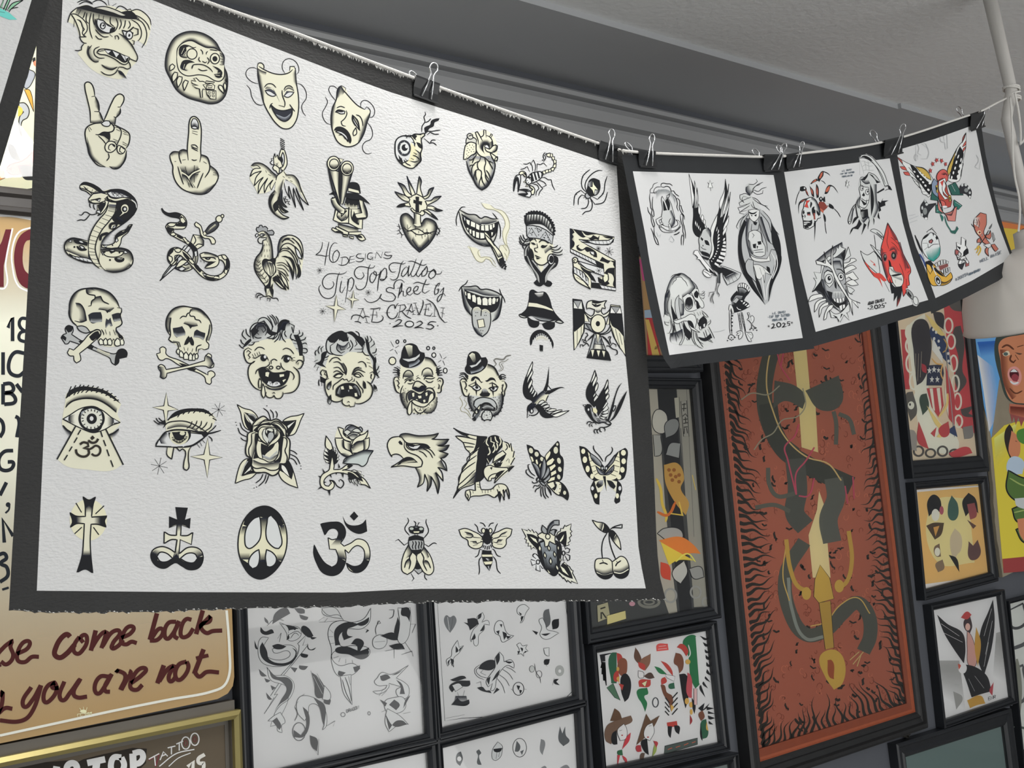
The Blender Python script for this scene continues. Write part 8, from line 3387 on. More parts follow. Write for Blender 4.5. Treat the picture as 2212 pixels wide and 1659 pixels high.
SIGN.append((-8.2, 1318.4, 2.2, """~
L:45201f:9 18,270 -18,-40 36,-54 41,-32 -9,27 13,41 -9,27 -27,18 -22,-14
L:45201f:9 99,207 54,-31 5,-27 -23,0 -31,45 0,45 31,7 36,-25 32,0
L:45201f:11 351,126 -13,-12 -23,12 -31,50 -5,36 23,13 31,-18 41,-45
L:45201f:9 396,126 -22,32 -5,36 18,13 27,-22 18,-41 -9,-27 -22,14 13,22
L:45201f:10 473,95 -23,97
L:45201f:9 450,185 55,-77 22,-9 -27,81
L:45201f:9 505,171 54,-72 27,0 -32,59 -4,22 27,-9 27,-31
L:45201f:9 595,131 45,-23 13,-27 -22,-4 -32,45 -4,31 22,9 27,-13 24,7
L:45201f:10 764,14 -34,126
L:45201f:9 739,131 45,-45 9,13 -27,41 -36,4
L:45201f:9 856,54 -36,5 -20,49 11,27 27,-22 31,-63
L:45201f:9 865,63 -18,59 18,13
L:45201f:9 928,45 -23,-4 -27,49 5,36 27,-4 27,-36
L:45201f:10 982,0 -32,113
L:45201f:9 959,86 59,-59 -2,23 -43,22 27,36 27,-9 47,-3
L:45201f:9 18,410 14,-27 -5,63 -18,45 36,-27 32,4
L:45201f:9 167,365 -41,72 9,22 36,-31 41,-72
L:45201f:9 214,356 -34,108 -36,50 -45,15 -81,-6
L:45201f:9 279,342 -31,14 -23,54 9,27 27,-14 27,-49 -9,-32 -13,23 31,4
L:45201f:9 324,338 -22,72 13,18 36,-36 45,-63
L:45201f:9 401,324 -32,77 18,13 45,-4
L:45201f:9 536,315 -41,0 -27,59 14,22 32,-31 36,-63
L:45201f:9 545,306 -27,77 23,4
L:45201f:9 581,293 -13,-9 27,9 18,13 -23,72
L:45201f:9 595,378 31,-58 14,-27 -9,-5
L:45201f:9 640,347 54,-41 18,-27 -23,-4 -40,45 -9,49 27,9 28,-24
L:45201f:10 797,261 -31,86
L:45201f:9 775,338 45,-63 27,-14 -27,63 9,14 27,-27
L:45201f:9 905,243 -36,14 -18,49 14,25 27,-16 22,-49 -9,-23
L:45201f:10 986,185 -45,117
L:45201f:9 946,297 18,18 36,-22 59,2
L:45201f:8 950,228 59,-14
L:dcd6c4:5.5 18,595 270,-59 271,-59 270,-54 198,-38 54,-25 25,-49 2,-126 -13,-185
L:d8cca8:1.2 396,464 9,13
L:d8cca8:1.2 414,459 2,16
L:d8cca8:1.2 432,461 -4,14
E:d8cca8 414,480 16.2,8.1
L:d8cca8:1.2 387,493 68,-7
t:d8cca8:1 386,505 456,496 13 L.C. SIGNS
"""))
SIGN.append((-26.5, 464.1, 2.2, """~
L:f0e8d0:8 0,0 116,2 93,15
P:541f26:.1 19,71 39,0 0,73 10,-20 17,-55 31,0 -40,172 0,102 -37,0 0,-102
L:f0e8d0:3.5 118,64 -33,167 -3,116 -43,2
k:541f26 209,71 -25,5 -34,29 -24,77 5,78 24,68 39,24 15,0 0,-53 -34,-39 -8,-78 17,-58 25,-9
L:f0e8d0:3.5 204,61 -54,20 -32,72 0,97 28,88 48,27
L:20242a:8 97,537 21,-49 0,112
L:20242a:7 184,493 -24,0 -10,29 25,29 9,0
L:20242a:7 184,551 -29,10 -5,29 34,15
L:20242a:8 73,653 0,107
L:20242a:8 175,658 -44,-5 -29,44 5,53 39,15 29,-20
L:20242a:8 73,804 0,97
L:20242a:8 73,804 39,0 9,29 -43,14 38,5 15,34 -53,15
L:20242a:8 136,804 29,38
"""))
SIGN.append((-2.4, 899.7, 2.2, """~
L:20242a:8 0,10 16,16 5,42 -16,31
L:20242a:8 78,0 13,7 -5,92
L:20242a:8 68,162 -42,5 -26,36 10,47 47,0 11,-31 -26,-3
L:20242a:8 36,313 -31,62
E:20242a 44,419 11.5,11.5
L:20242a:4 51,417 -4,26 -16,16
L:20242a:8 26,599 -8,-114 50,83
L:20242a:8 0,657 26,-6 10,21 -26,26 26,16 6,42 -37,31
L:20242a:5 16,823 31,-10
"""))
GOLD.append((-81.9, 1596.9, 2.2, """~
P:2a2622:.1 0,140 523,-41 18,14 36,-18 90,-23 144,-31 67,4 -4,68 -45,45 -829,54
L:e6e4dc:15 441,185 9,-56
L:e6e4dc:14 495,185 11,-65 30,-3 9,27 -27,14
L:e6e4dc:14 595,113 85,-18
L:e6e4dc:16 640,105 -9,80
L:e6e4dc:13 757,86 -36,1 -14,35 5,36 45,-5 13,-31 -13,-36
L:e6e4dc:15 811,68 4,81
L:e6e4dc:13 811,68 40,-5 9,23 -18,27 -27,4
L:6a3038:4 887,99 50,-27 -18,59
L:e4d8d8:2.6 887,95 50,-27
L:e4d8d8:2.6 914,78 5,48
L:e4d8d8:2.6 941,99 16,-40 20,22
L:e4d8d8:2.6 946,81 22,-9
L:e4d8d8:2.6 977,41 37,-9
L:e4d8d8:2.6 995,36 0,36
L:e4d8d8:2.6 1018,23 32,-14
L:e4d8d8:2.6 1032,18 0,36
e:e4d8d8:2.6 1063,18 19.8,28.8
e:e4d8d8:2.6 1106,0 19.8,28.8
e:6a3038:1.4 1063,18 7.2,12.6
e:6a3038:1.4 1106,0 7.2,12.6
L:d8d4d0:2.4 937,129 81,-61 86,-20
L:d8d4d0:2 982,129 45,-39 59,-25
L:c4c2bc:8 1072,131 27,-27 -4,54
L:c4c2bc:8 1153,72 -31,23 4,18 23,0 -5,31 -31,14
"""))
YEL.append((-29.0, 96.8, 2.2, """~
c:f2e8b4 128,170 106,-170 149,0 0,702 -149,-15 -106,5 -128,-16
k 232,59 -11,3 -2,18 15,16 0,-11
k:d8745c 224,80 10,-5 0,29 -10,-8
o:8f93a0:2 202,117 27,16 -8,37 -32,38 -10,-6 15,-53
o:d89040:1.6 179,213 23,0 11,21 8,43 3,42 -22,-53
o:a0a4ac:2.4 154,277 27,0 21,32 -8,37 -24,16 -5,74 -11,-53 4,-42 18,-22 -22,-16
c:e8b050 151,287 21,22 -10,26 -13,6
k 101,468 27,11 21,43 16,31 -37,-10 -22,-32
o:c8504c:2 224,500 -43,43 -37,16 -32,10 -16,22 16,24 37,2 32,-10 43,-54
k 149,575 43,-6 32,16 -6,59 -37,-5
L:k:1.6 197,580 24,21
L:k:1.6 186,596 32,27
E 115,588 7.5,6.4
l::3 96,596 -13,11
P:c08850:1.6 53,575 30,26 4,32 -34,16
k 0,679 85,8 64,3 69,-9 0,30 -218,0
"""))
LFT.append((-36.2, -7.2, 2.2, """~
P:8ab89a:.5 95,64 12,-32 20,-32 8,0 -18,40 -12,28
P:8ab89a:.5 115,60 28,-32 52,-16 -28,20 -36,30
P:8ab89a:.5 80,52 12,-28 7,-24 4,0 -15,56
l::2 105,68 12,-28 18,-40
l::2 95,64 14,-32 14,-32
l::2 115,62 24,-30 52,-16 -24,16 -38,28
l::2 123,74 8,-14 36,-10
l::2 80,52 19,-44
l::2 80,48 43,20
P:6ec4bc:.1 0,52 80,2 43,22 38,33 -38,0 -43,-17 -80,-4
l::1.5 40,64 63,12
"""))
DRG.append((549.4, 1313.3, 2.2, """~
k 47,43 17,17 4,17 -17,-13
k 30,90 21,21 34,-9 9,17 -43,9 -21,-13
k 0,153 17,43 -8,0
k 85,77 13,-51 55,-26 18,26 -43,25
k 188,0 51,9 0,17 -26,0
k 213,30 43,13 -4,12 -30,-4
k 230,85 26,9 25,38 -17,9 -25,-13 -17,-26
k 264,136 33,5 -24,8
k 252,166 12,30 30,-8 -13,12 -25,-4
k 217,213 39,9 -4,12 -30,-4
k 213,273 43,4 -17,17 -26,-8
k 171,281 34,5 -13,21
k 21,290 30,26 9,8 -26,0
k 47,333 30,12 -17,9
k 55,401 30,34 -17,0
k 77,367 25,12 -17,13
w:w:1 68,141 -34,0 -17,55 17,60 51,21 86,-13 34,-42 -17,-39 -60,-4 -43,17 9,17 68,-8 9,17 -26,21 -60,0 -34,-21 -8,-34
k 26,188 12,-26 22,43 8,34 34,21 69,-8 25,-39 -17,-25 21,17 -8,42 -47,26 -60,-4 -47,-30
k 85,179 26,-8 42,12 -25,13 -34,-4
w:w:1 119,68 43,17 51,9 9,34 -26,25 -34,0 -9,-34
k 119,77 22,0 21,25 -9,51 13,-8 -4,-34 26,-9 25,-4 -34,-13
E 192,101 5.1,4.3
l 162,128 43,-17 17,13
l 171,145 25,-26 17,13
w:w:1.2 247,128 -17,51 26,-4 -120,149 17,0 -59,90 17,-5 -64,94 47,-77 -17,-8 51,-77 -17,0 102,-162 -8,-8
w:w:1 60,281 25,35 68,8 35,34 -17,68 -52,43 -25,51 17,17 25,-42 26,-69 -9,-51 -76,-34
k 68,290 34,34 60,9 19,25 -19,68 -43,34 -25,35 34,-60 25,-51 -25,-34 -43,-17
w:w:1.2 94,512 -30,25 21,0 -8,26 34,-9 0,30 21,9 0,-39 13,-8 -21,-51
k 85,537 22,-17 21,43 -9,17
l 141,60 -39,-9 -42,34
l 111,145 17,-26 -9,43
w:w:1 324,0 60,0 34,51 -51,-8 -43,-17
l::1 316,0 34,34 51,0 25,26 -119,8
l::1 333,43 -26,17
l::1 350,47 -17,21
w:w:1.2 409,60 60,8 51,-17 34,-51 -8,68 -34,30 -77,4 -34,34 8,43 60,0 77,17 0,26 -34,21 -77,-30 -51,-8 -17,25 34,43 68,-9 34,22 -34,30 -68,8 -34,-68 0,-60 -17,-77 17,-42
k 384,102 51,-34 68,9 -34,13 -51,21 -17,34 8,30 -25,4
k 478,77 42,-17 26,-17 -5,25 -29,17
k 384,196 51,-13 68,22 43,0 -9,29 -34,9 -51,-21 -68,-17
k 418,119 34,-42 -9,51 26,8 -43,17
k 512,94 25,8 -8,17 17,-12
k 460,171 26,-26 34,17 -17,43 43,-17 -9,25 -42,0 -9,-34
k 401,298 34,9 -26,17 -12,-8
k 469,281 34,-8 -4,17 -21,17
l 358,102 17,17
l 351,136 24,0
l 358,171 26,-5
l 375,239 26,-9
l 401,256 8,-17
l 435,264 0,-21
l 469,264 -4,-17
w:w:1.2 409,324 51,-8 0,59 5,85 -39,-51
l::2 418,341 17,60 25,51
l::2 431,328 17,47 14,68
l::2 448,324 8,43
w:w:1 682,0 60,0 0,77 -17,76 -26,18 -17,-18 9,-76
k 699,0 34,0 5,68 -13,-25 -26,-9
k 682,43 9,34 -9,68 -13,-9
l 588,60 -4,17 17,-5 -8,-12 -17,42 4,26
w:w:1 567,145 47,-17 17,25 -17,35 -43,0
k 597,132 68,-13 17,34 -25,0
l 571,162 51,-4
l::1.4 640,9 25,0 -8,34 -17,8
l::1.4 742,77 25,0 -17,42
l::1.4 622,205 43,-9 0,43
l::1.4 699,222 51,-17 5,25
l::1.4 716,162 34,51
k 640,179 59,-8 17,25 -51,0
w:w:1.1 584,333 21,-26 43,9 85,-43 -34,34 -25,26 34,17 25,25 -8,51 -34,0 -17,-34 25,-17 -59,-17 0,17 -52,34 -25,-12 59,-13 9,-17 -47,0 -13,-17
k 597,324 34,-8 17,17 -43,12
k 674,341 25,17 17,51 -25,0 4,-34
k 652,320 56,-26 -34,22
l 631,392 -26,26
l 614,384 -21,34
w:w:1.1 622,443 43,-17 43,0 8,52 -51,25 -34,-8
k 640,460 25,-25 26,25 -17,26
k 597,435 34,17 -9,17
k 742,414 -26,29 -8,35
w:w:1.1 631,478 -9,68 18,42 68,-42 25,8 -42,-42
k 622,503 18,77 34,-43 34,0 17,17 -60,9
l 605,495 35,-17
l 742,495 -34,8
k 273,307 25,17 35,51 0,51 -35,0 -12,-68
l:w:1.4 281,324 43,85
l:w:1.4 298,324 35,60
l::1.2 269,298 17,77
l::1.2 298,311 30,56
k 333,426 29,9 -4,25 -25,-8
w:w:1.2 333,367 29,42 -4,26 -34,0
w:w:1.1 256,418 -43,8 -8,69 34,42 17,-34 8,-43 34,0 35,86 -9,34 17,-17 -17,-103
k 230,469 26,26 0,85 -26,34 -42,0 0,-34 34,25 25,-42
k 281,426 52,34 0,103 -9,-26 -13,-59
k 264,605 34,17 0,60 -25,-25
l::1.4 307,622 -4,77 -30,-42
l::1.4 192,469 13,34 -13,34
l::1.4 209,443 -17,26
l::1.4 239,409 -26,17
l::1.2 341,563 43,-26 -9,26
e:k:1.4 213,588 30.7,42.6
t:k:1 439,499 499,478 15 DRAGON
e:k:1 422,507 10.2,10.2
e:k:1 546,501 6,8.5
"""))
HOR, NAT, FLG, HDS, HRP, PNT, ASN, TNY, DGN = [], [], [], [], [], [], [], [], []
HOR.append((944.7, 1299.7, 2.2, """~
l::1.2 0,4 36,563 605,-140 -34,-427
l::1 40,554 90,-17
k:6a6c6e 32,81 12,-17 16,10 18,-8 13,19 -8,30 -22,33 -21,-29
l:d0d0ca:2 49,73 8,63
l::1 74,73 -8,59
w:w:1 189,73 26,-22 8,22 -12,25 30,-8 8,21 -26,-4 0,25 -25,26 -9,51 -10,0 -7,-43 -12,26 -3,-13 15,-47 22,-25
k 142,81 43,0 13,26 -47,8
k 125,98 64,13 -34,25 -8,-21
k 198,60 13,-5 -5,22 -15,8
k 223,107 -4,29 -17,5
k 160,183 17,-34 4,26
w:w:1.2 275,107 17,-17 17,4 8,21 9,26 17,17 21,4 -30,21 -25,9 -13,-30 -21,-13
k 279,141 17,-5 -4,22
k 296,107 13,0 -4,17
k 309,141 21,13 -13,29
k 326,162 25,3 -17,14
w:w:1 381,30 30,-17 26,17 -17,25 -17,43 -9,4 9,-29 -22,-18
k 386,47 17,13 -9,4
k 398,73 13,-5 -10,28
k:5a5c5e 509,43 22,-9 4,73 -21,21
w:w:1 484,85 17,-8 13,30 8,25 34,9 22,8 -64,30 -26,-21 8,-34
k 548,90 30,-9 -5,43 -25,8
k 450,136 29,9 -8,13
k 492,154 47,-5 -25,13
w:w:1 377,205 17,-9 9,13 25,-4 -8,17 12,13 -21,8 0,17 -13,-13 -17,5 9,-22
k 394,218 13,4 -4,17
k 381,235 13,0 -8,15
k 415,235 13,0 -13,10
w:w:1 70,226 26,-43 8,35 21,-9 -21,34 -26,26 0,42 -12,-25 -17,21 -5,-30 22,-17
k 87,209 13,26 -13,8
k 61,269 17,8 -8,30
k 49,286 12,-13 -8,30
k 104,226 17,-13 -17,26
k 206,299 60,-22 17,17 -25,30 -60,-4
w:w:1.2 275,269 21,-30 17,21 4,26 34,-9 13,17 0,22 -30,-13 -25,17 -26,43 -17,59 -13,0 9,-34 -21,17 -9,-25 21,-35 22,-34
k 279,260 17,-17 0,34 -13,26
k 283,337 17,-17 -17,38 -25,22
k 317,282 43,4 -17,8
k 236,371 17,-17 -8,43
l 202,299 -25,25 12,30 34,17
l 206,307 -21,21 21,26 35,9
l 223,320 -17,17 26,13
l 326,311 25,9 22,17
l 309,320 34,25 17,26
l 292,345 34,26 17,30
l 283,363 26,34 13,38
k 189,409 26,-4 17,17 17,0 9,13 -52,-13
k 266,439 17,-30 13,9
l 185,388 21,-8 5,25
e:k:1.2 386,414 25.6,30.7
k 377,397 17,4 -8,21
k 390,418 13,4 -9,17
l 351,414 13,13
l 411,414 13,4
w:w:1 505,222 26,-4 0,42 -17,-8
k 509,277 26,-4 -9,26 -17,0
l 505,286 17,21
E:9a9c9a 582,328 20.5,25.6
E:d0d0ca 582,330 6.8,8.5
l 556,363 -8,34
k 556,371 22,-4 -13,13 17,17 -26,-9
E:b0b2b0 450,320 11.9,15.4
e:k:.8 450,320 11.9,15.4
l 462,294 9,43 17,26 4,25
e:k:.8 484,345 13.6,17.1
k 61,371 69,-17 8,10 -60,14
k 57,405 30,-25 68,-5 0,22 -59,8 -26,26
w:w:1 70,397 34,-9 17,17 -34,22
k 66,491 30,-35 17,17 38,-8 0,21
b 87,448 51,0 | 78,482 69,0
l 96,431 8,25
l 130,422 -9,34
"""))
TNY.append((986.2, 1569.2, 2.2, """~
k:55585a 4,128 17,-9 9,35 -13,34 -17,-17
E:d0d0ca 13,154 10.2,11.9
k:55585a 94,119 13,-10 10,19 -9,8 11,47 -19,-4 2,-43
o:b8baba:1 171,111 25,-38 22,21 0,17 -9,34 -26,17 -12,-8
k 175,107 43,-5 -9,17 -30,0
l::1.6 192,119 -4,35
l::1.6 205,119 -5,26
e:k:1.2 300,101 32.4,44.4
k:55585a 286,68 17,26 -9,25 -17,0
k:55585a 303,119 17,-8 -9,25
k:77797b 401,60 17,8 -9,68 -11,-17
k:55585a 486,68 5,-68 12,34 13,-34 4,43 17,25 -29,26
k:77797b 401,196 21,-8 9,17
k:77797b 491,196 34,-13 17,22
"""))
NAT.append((1295.2, 1373.3, 2.2, """~
k 0,90 55,-9 0,30 -51,13 47,4 -47,25 51,5 -46,25 46,9 -38,21 34,4 -21,22
P:e4e4dc:.1 26,94 29,-9 0,141 -21,8
k:2f5a44 55,83 26,-4 0,147 -26,0
k:a8403a 81,81 21,9 5,34 -22,8
k:7c4c3a 102,107 22,4 8,38 -8,34 -17,9 -22,-34
k 111,183 21,0 7,111 -20,21 -17,-55
k:a8403a 68,183 22,-25 -5,59 -13,0
E:c09a50 87,158 6.8,10.2
k:c09a50 81,200 13,-8 0,34
P:4a6a54:1 34,247 30,-21 34,81 -26,-13
k:a8403a 90,226 25,8 -8,26
k:5a4236 165,107 5,-52 18,26 12,43 -8,17
k:7c5a48 192,124 51,-39 -4,47 -22,34
k:a8403a 183,124 34,17 -4,25 -25,-17
o:dcdcd4:1 183,166 26,9 0,25 -21,0
k:4a3a34 209,192 34,-17 19,25 -28,5
k:a8403a 188,213 55,-4 -4,30 -51,4
P:d8c8a0:.8 200,226 26,-13 -9,30
k:2a6a44 179,260 47,-13 4,30 -17,9 13,34 -9,42 -17,-42 -17,-26
k:c0504c 273,43 51,-5 4,30 -57,6
l:e4d8d0:1.6 281,51 34,-4
l:e4d8d0:1.6 277,64 43,-4
k:2a6a44 260,145 26,8 34,30 -34,-4
k:a8403a 290,119 30,13 25,34 4,26 -29,-34
P:d8d8d0:.8 311,183 47,9 -4,25 -34,-17
k:a8403a 294,205 17,-9 9,21 -26,17
k:2f5a44 328,234 26,-12 4,29 -26,0
k:6a4434 290,234 17,0 13,35 25,17 -4,76 -13,-42 -25,-43
L:k:2.4 313,294 19,26
L:k:2.4 311,315 21,26
L:k:2.4 311,337 21,25
L:k:2.4 311,358 19,21
L:k:2.4 371,269 -26,29
L:k:2.4 371,294 -26,30
L:k:2.4 371,320 -26,29
L:k:2.4 371,345 -26,30
k:c09a50 337,328 15,9 -11,25
k:a8403a 320,413 47,-8 4,25 -47,0
k 324,430 21,0 -7,56 -10,-13
k 354,426 25,4 -1,39 -16,-13
e:44464a:2.2 266,317 13.6,22.2
k:2a6a44 396,30 26,-30 34,0 17,98 4,128 -21,25 -21,-42 -13,-111
P:e4e4dc:.1 456,4 43,5 8,89 17,77 -34,68 -17,-17
k 477,0 40,17 -18,4
k 490,30 34,17 -21,4
k 499,64 25,17 -21,0
k 503,90 30,25 -26,-4
k 507,124 24,25 -22,-4
k 511,158 22,34 -26,-17
k 503,192 25,30 -29,-22
k 494,217 22,34 -28,-25
k 482,234 21,60 -28,-51
k:a8403a 367,55 21,-17 34,34 -9,26 -25,-34
k:6e4636 362,81 26,9 8,68 -17,21 -8,-34 -16,-13
k 379,183 30,0 13,111 -13,51 -13,-51
k:b05058 418,175 12,8 9,111 -13,0
l:e4e4dc:2.4 422,43 8,47 -12,17
E:c09a50 420,124 11.9,11.9
E:c09a50 415,311 10.2,15.3
E:c09a50 435,328 8.5,13.6
E:c09a50 436,362 6.8,13.6
k:8a3034 430,375 11,30 -11,19
k 439,294 17,34 -4,43 -9,-26
P:d8a8a8:.8 448,251 15,0 0,77 -14,0
k 469,345 30,-25 -9,42
k 482,362 42,-42 -17,25
k 507,337 39,8 -35,9
k 516,358 34,13 -34,0
k 516,379 34,13 -30,4
k 520,405 21,17 -21,-4
k:6e4636 471,371 19,-17 9,34 -17,17
k:2f5a44 486,405 21,-9 4,86 -21,8
k 480,413 10,86 -7,-9
k:c09a50 509,405 8,47 -8,-4
P:4a5450:1 311,524 155,-38 0,30 -159,47
l:c05a40:3 324,541 21,-8
l:c05a40:3 362,531 22,-8
l:c05a40:3 401,520 21,-9
l:c05a40:3 439,509 17,-6
k:6a5446 30,499 4,-69 38,-25 77,-26 7,26 -41,25 -43,43 -17,43
k:5c4636 51,405 21,-60 22,17 13,34 -35,9
k 60,465 21,-17 4,68 -21,0
o:dcdcd4:1 85,448 30,-30 13,21 -4,51 -26,9
l::1.6 94,452 13,-4
E:a04040 107,473 4.3,3.4
k:b03c44 149,460 -21,22 -21,59 34,-42
k:2a5a3c 85,550 22,-9 4,26 -21,0
k:b03c44 85,567 13,0 -13,55
k:b03c44 107,567 21,17 4,25 -17,-21
k:5c4636 175,520 25,-81 22,-68 21,34 43,-26 -26,51 -43,52
o:dcdcd4:1 222,430 29,-17 9,43 -21,43 -26,-17
k 200,499 26,-9 8,77 -21,-17
l::1.6 234,430 13,-4
E:a04040 230,482 5.1,3.4
k:a03a40 175,524 21,-4 4,30 -21,1
k:8a9a50 260,524 13,-25 -4,51 -18,25
k:a03a40 256,499 21,8 -8,26
k:5a4a40 192,601 8,-43 16,0 -11,34
"""))
FLG.append((1945.8, 647.4, 2.2, """~
P:a84448:.1 0,142 28,0 15,284 -24,0
c:e4d8bc 33,133 33,-38 48,-29 56,493 105,113 -10,48 -123,-10 -57,-113 -19,-171 -19,-132
k:b0464a 204,28 99,-9 38,426 9,190 -75,-38 -19,-228 -38,-189
k:4a4846 256,133 28,-10 19,85 -9,133 19,47 -38,57 -19,-76 19,-75
k:4a4846 284,521 66,-19 -28,38 38,19 -66,-10
k:55534f 218,0 66,0 14,57 -52,-10
e:e4d8bc:4 43,156 18.9,34.1
e:e4d8bc:4 43,218 18.9,34.1
e:e4d8bc:4 47,303 20.8,42.6
e:e4d8bc:4 62,388 18.9,37.9
e:e4d8bc:4 95,464 28.4,34.1
e:e4d8bc:4 123,597 28.4,37.9
e:e4d8bc:4 227,123 18.9,34.1
e:e4d8bc:4 239,199 18.9,34.1
e:e4d8bc:4 251,303 17,37.9
e:e4d8bc:4 260,398 17,37.9
e:e4d8bc:4 270,483 17,37.9
e:e4d8bc:4 275,578 17,28.4
k:38363a 66,104 48,-9 28,75 0,105 -38,113 -28,19 -14,-151
l:c8bea4:1 85,256 -5,132
l:c8bea4:1 99,246 -6,123
l:c8bea4:1 71,256 -1,113
k:2e3c5c 142,133 28,-10 48,76 19,114 -38,-38 -47,-76
P:e4dcc4:.1 153,180 46,90 0,33 -52,-66
k:38363a 152,57 47,9 5,76 -34,-28
k:d8b878 114,66 38,29 61,75 -24,0
E:e4dcc4 154,142 5.7,7.6
E:e4dcc4 168,155 5.7,7.6
E:e4dcc4 180,197 5.7,7.6
E:e4dcc4 159,185 5.7,7.6
E:e4dcc4 182,229 5.7,7.6
E:e4dcc4 225,256 5.7,7.6
E:e4dcc4 227,292 5.7,7.6
l:b09050:3 204,185 16,28 -7,28 -14,10
k:a03c44 99,303 19,10 5,37 -19,-9
P:2e3448:1 128,313 71,-5 5,42 -10,57 -71,0
l:c8a060:3 147,279 23,24 29,5 -8,42 10,29
P:e4dcc4:.1 136,320 4,11 8,2 -8,8 4,11 -9,-7 -7,7 3,-13 -6,-8 8,0
P:e4dcc4:.1 158,314 4,12 8,2 -7,7 4,12 -9,-8 -8,8 2,-14 -6,-6 8,0
P:e4dcc4:.1 148,362 4,11 7,2 -7,7 4,12 -8,-8 -8,8 3,-13 -6,-8 8,0
P:e4dcc4:.1 173,362 4,11 8,2 -7,7 4,12 -9,-8 -7,8 3,-13 -6,-8 7,0
P:e4dcc4:.1 180,320 2,10 7,1 -6,8 4,10 -8,-8 -5,8 1,-12 -5,-7 8,0
P:a84448:.1 123,421 71,-4 10,85 -24,57 -33,-48
P:e4d8bc:.1 137,422 15,-1 11,109 -10,-9
P:e4d8bc:.1 170,421 16,-2 8,92 -8,29
k:a84448 213,313 43,151 0,133 -29,-38 -9,-133
P:e4d8bc:.1 208,407 19,76 0,76 -14,-57
l:8a8c8c:2 213,227 14,142 19,190 10,94
k:3a4a40 95,455 28,-10 10,66 -29,38
k:d8b878 123,502 57,76 24,38 -10,37 -24,0 15,-28 -24,-38
l:d8b878:5 180,559 38,-57 5,-57
k:a84448 142,635 28,-29 -9,47
k:2e3c5c 218,625 38,-28 14,56
k:a84448 180,616 47,-38 0,66 -28,9
e:4a4846:4 85,720 22.7,22.7
e:4a4846:4 142,729 22.7,18.9
e:4a4846:4 199,720 22.7,22.7
e:4a4846:4 256,729 22.7,17
k:7a7874 294,606 47,-9 0,56 -38,10
k:55534f 28,445 29,-9 19,104 -29,38
E:d8d0bc 49,502 15.2,18.9
E:38363a 44,498 4.7,6.6
k:a84448 85,578 29,75 19,57 -48,-28
k:8a8680 38,616 28,9 10,95 -24,-10
k:b0464a 227,729 95,-28 19,28 -95,19
"""))
HDS.append((1978.5, 1048.5, 2.2, """~
P:e0dcd0:1 0,17 316,-17 43,454 -312,44
P:d2a86a:.1 6,32 302,-26 41,422 -305,41
c:dec08c 90,76 160,-15 29,306 -174,0
k 55,76 28,-32 29,17 10,73 -25,-15 -21,15 -15,14
E:d8d0c0 93,141 18.9,29.1
E:9a5060 122,119 10.2,20.4
k:4a3c30 49,192 34,-14 51,0 -15,58 -29,22
k:c09050 83,199 29,-7 -19,51
k:3c5a54 153,97 17,-50 29,43 -10,73 -26,0
k 221,76 29,-41 32,26 15,73 -25,-29 -36,43
k:8a4a4c 243,90 36,-7 8,65 -29,15
k:5a4440 243,163 29,44 15,-15
k:b4a890 163,250 22,-46 29,32 0,72 -22,30 15,58 -29,-44
k 156,330 36,15 15,68
k:6a5a4c 87,294 25,-18 7,62 -22,0
E:d8d0c0 102,316 13.1,20.4
k:7a6a58 93,374 34,-22 7,44 -29,17
k:5c4444 250,265 22,22 22,-29 14,65 -21,29 -29,0
"""))
HRP.append((2024.2, 1294.6, 2.2, """~
b:9a9a98 4,291 102,0 | 33,466 102,58
b:9a9a98 281,160 43,-14 | 266,364 73,43
k 0,73 48,43 73,44 14,73 -7,73 -51,-73 -44,-73
k 266,0 -22,58 -36,88 -12,145 27,73 36,-131 15,-131
l:d8d8d8:1.4 19,116 87,59
l:d8d8d8:1.4 33,160 88,44
l:d8d8d8:1.4 259,44 -36,131
l:d8d8d8:1.4 263,102 -33,160
l:d8d8d8:1.4 244,204 -21,116
o:b89088:1 143,146 21,29 22,87 -7,58 -22,0 -14,-87
k:3a3034 128,102 29,-22 10,51 -10,29 -22,-14
E:c8a498 146,131 11.6,17.5
k:a84040 113,87 30,-29 21,15 -21,22
k:b08a40 186,131 22,73 -14,116 -15,-87
k 106,306 73,14 58,44 22,73 -51,14 -44,15 -29,-88
E:e0dcd4 121,327 20.4,26.2
k:b05040 99,306 14,7 -10,22
l:d8d8d8:1 150,378 29,59
l:d8d8d8:1 179,364 44,58
k:a04048 249,437 20,-44 -6,65
k:b08a40 143,480 65,-22 22,37 -36,7 -37,15
k:8a8a88 77,437 44,29 -29,58
t:k:1 244,480 281,469 15 ENR
"""))
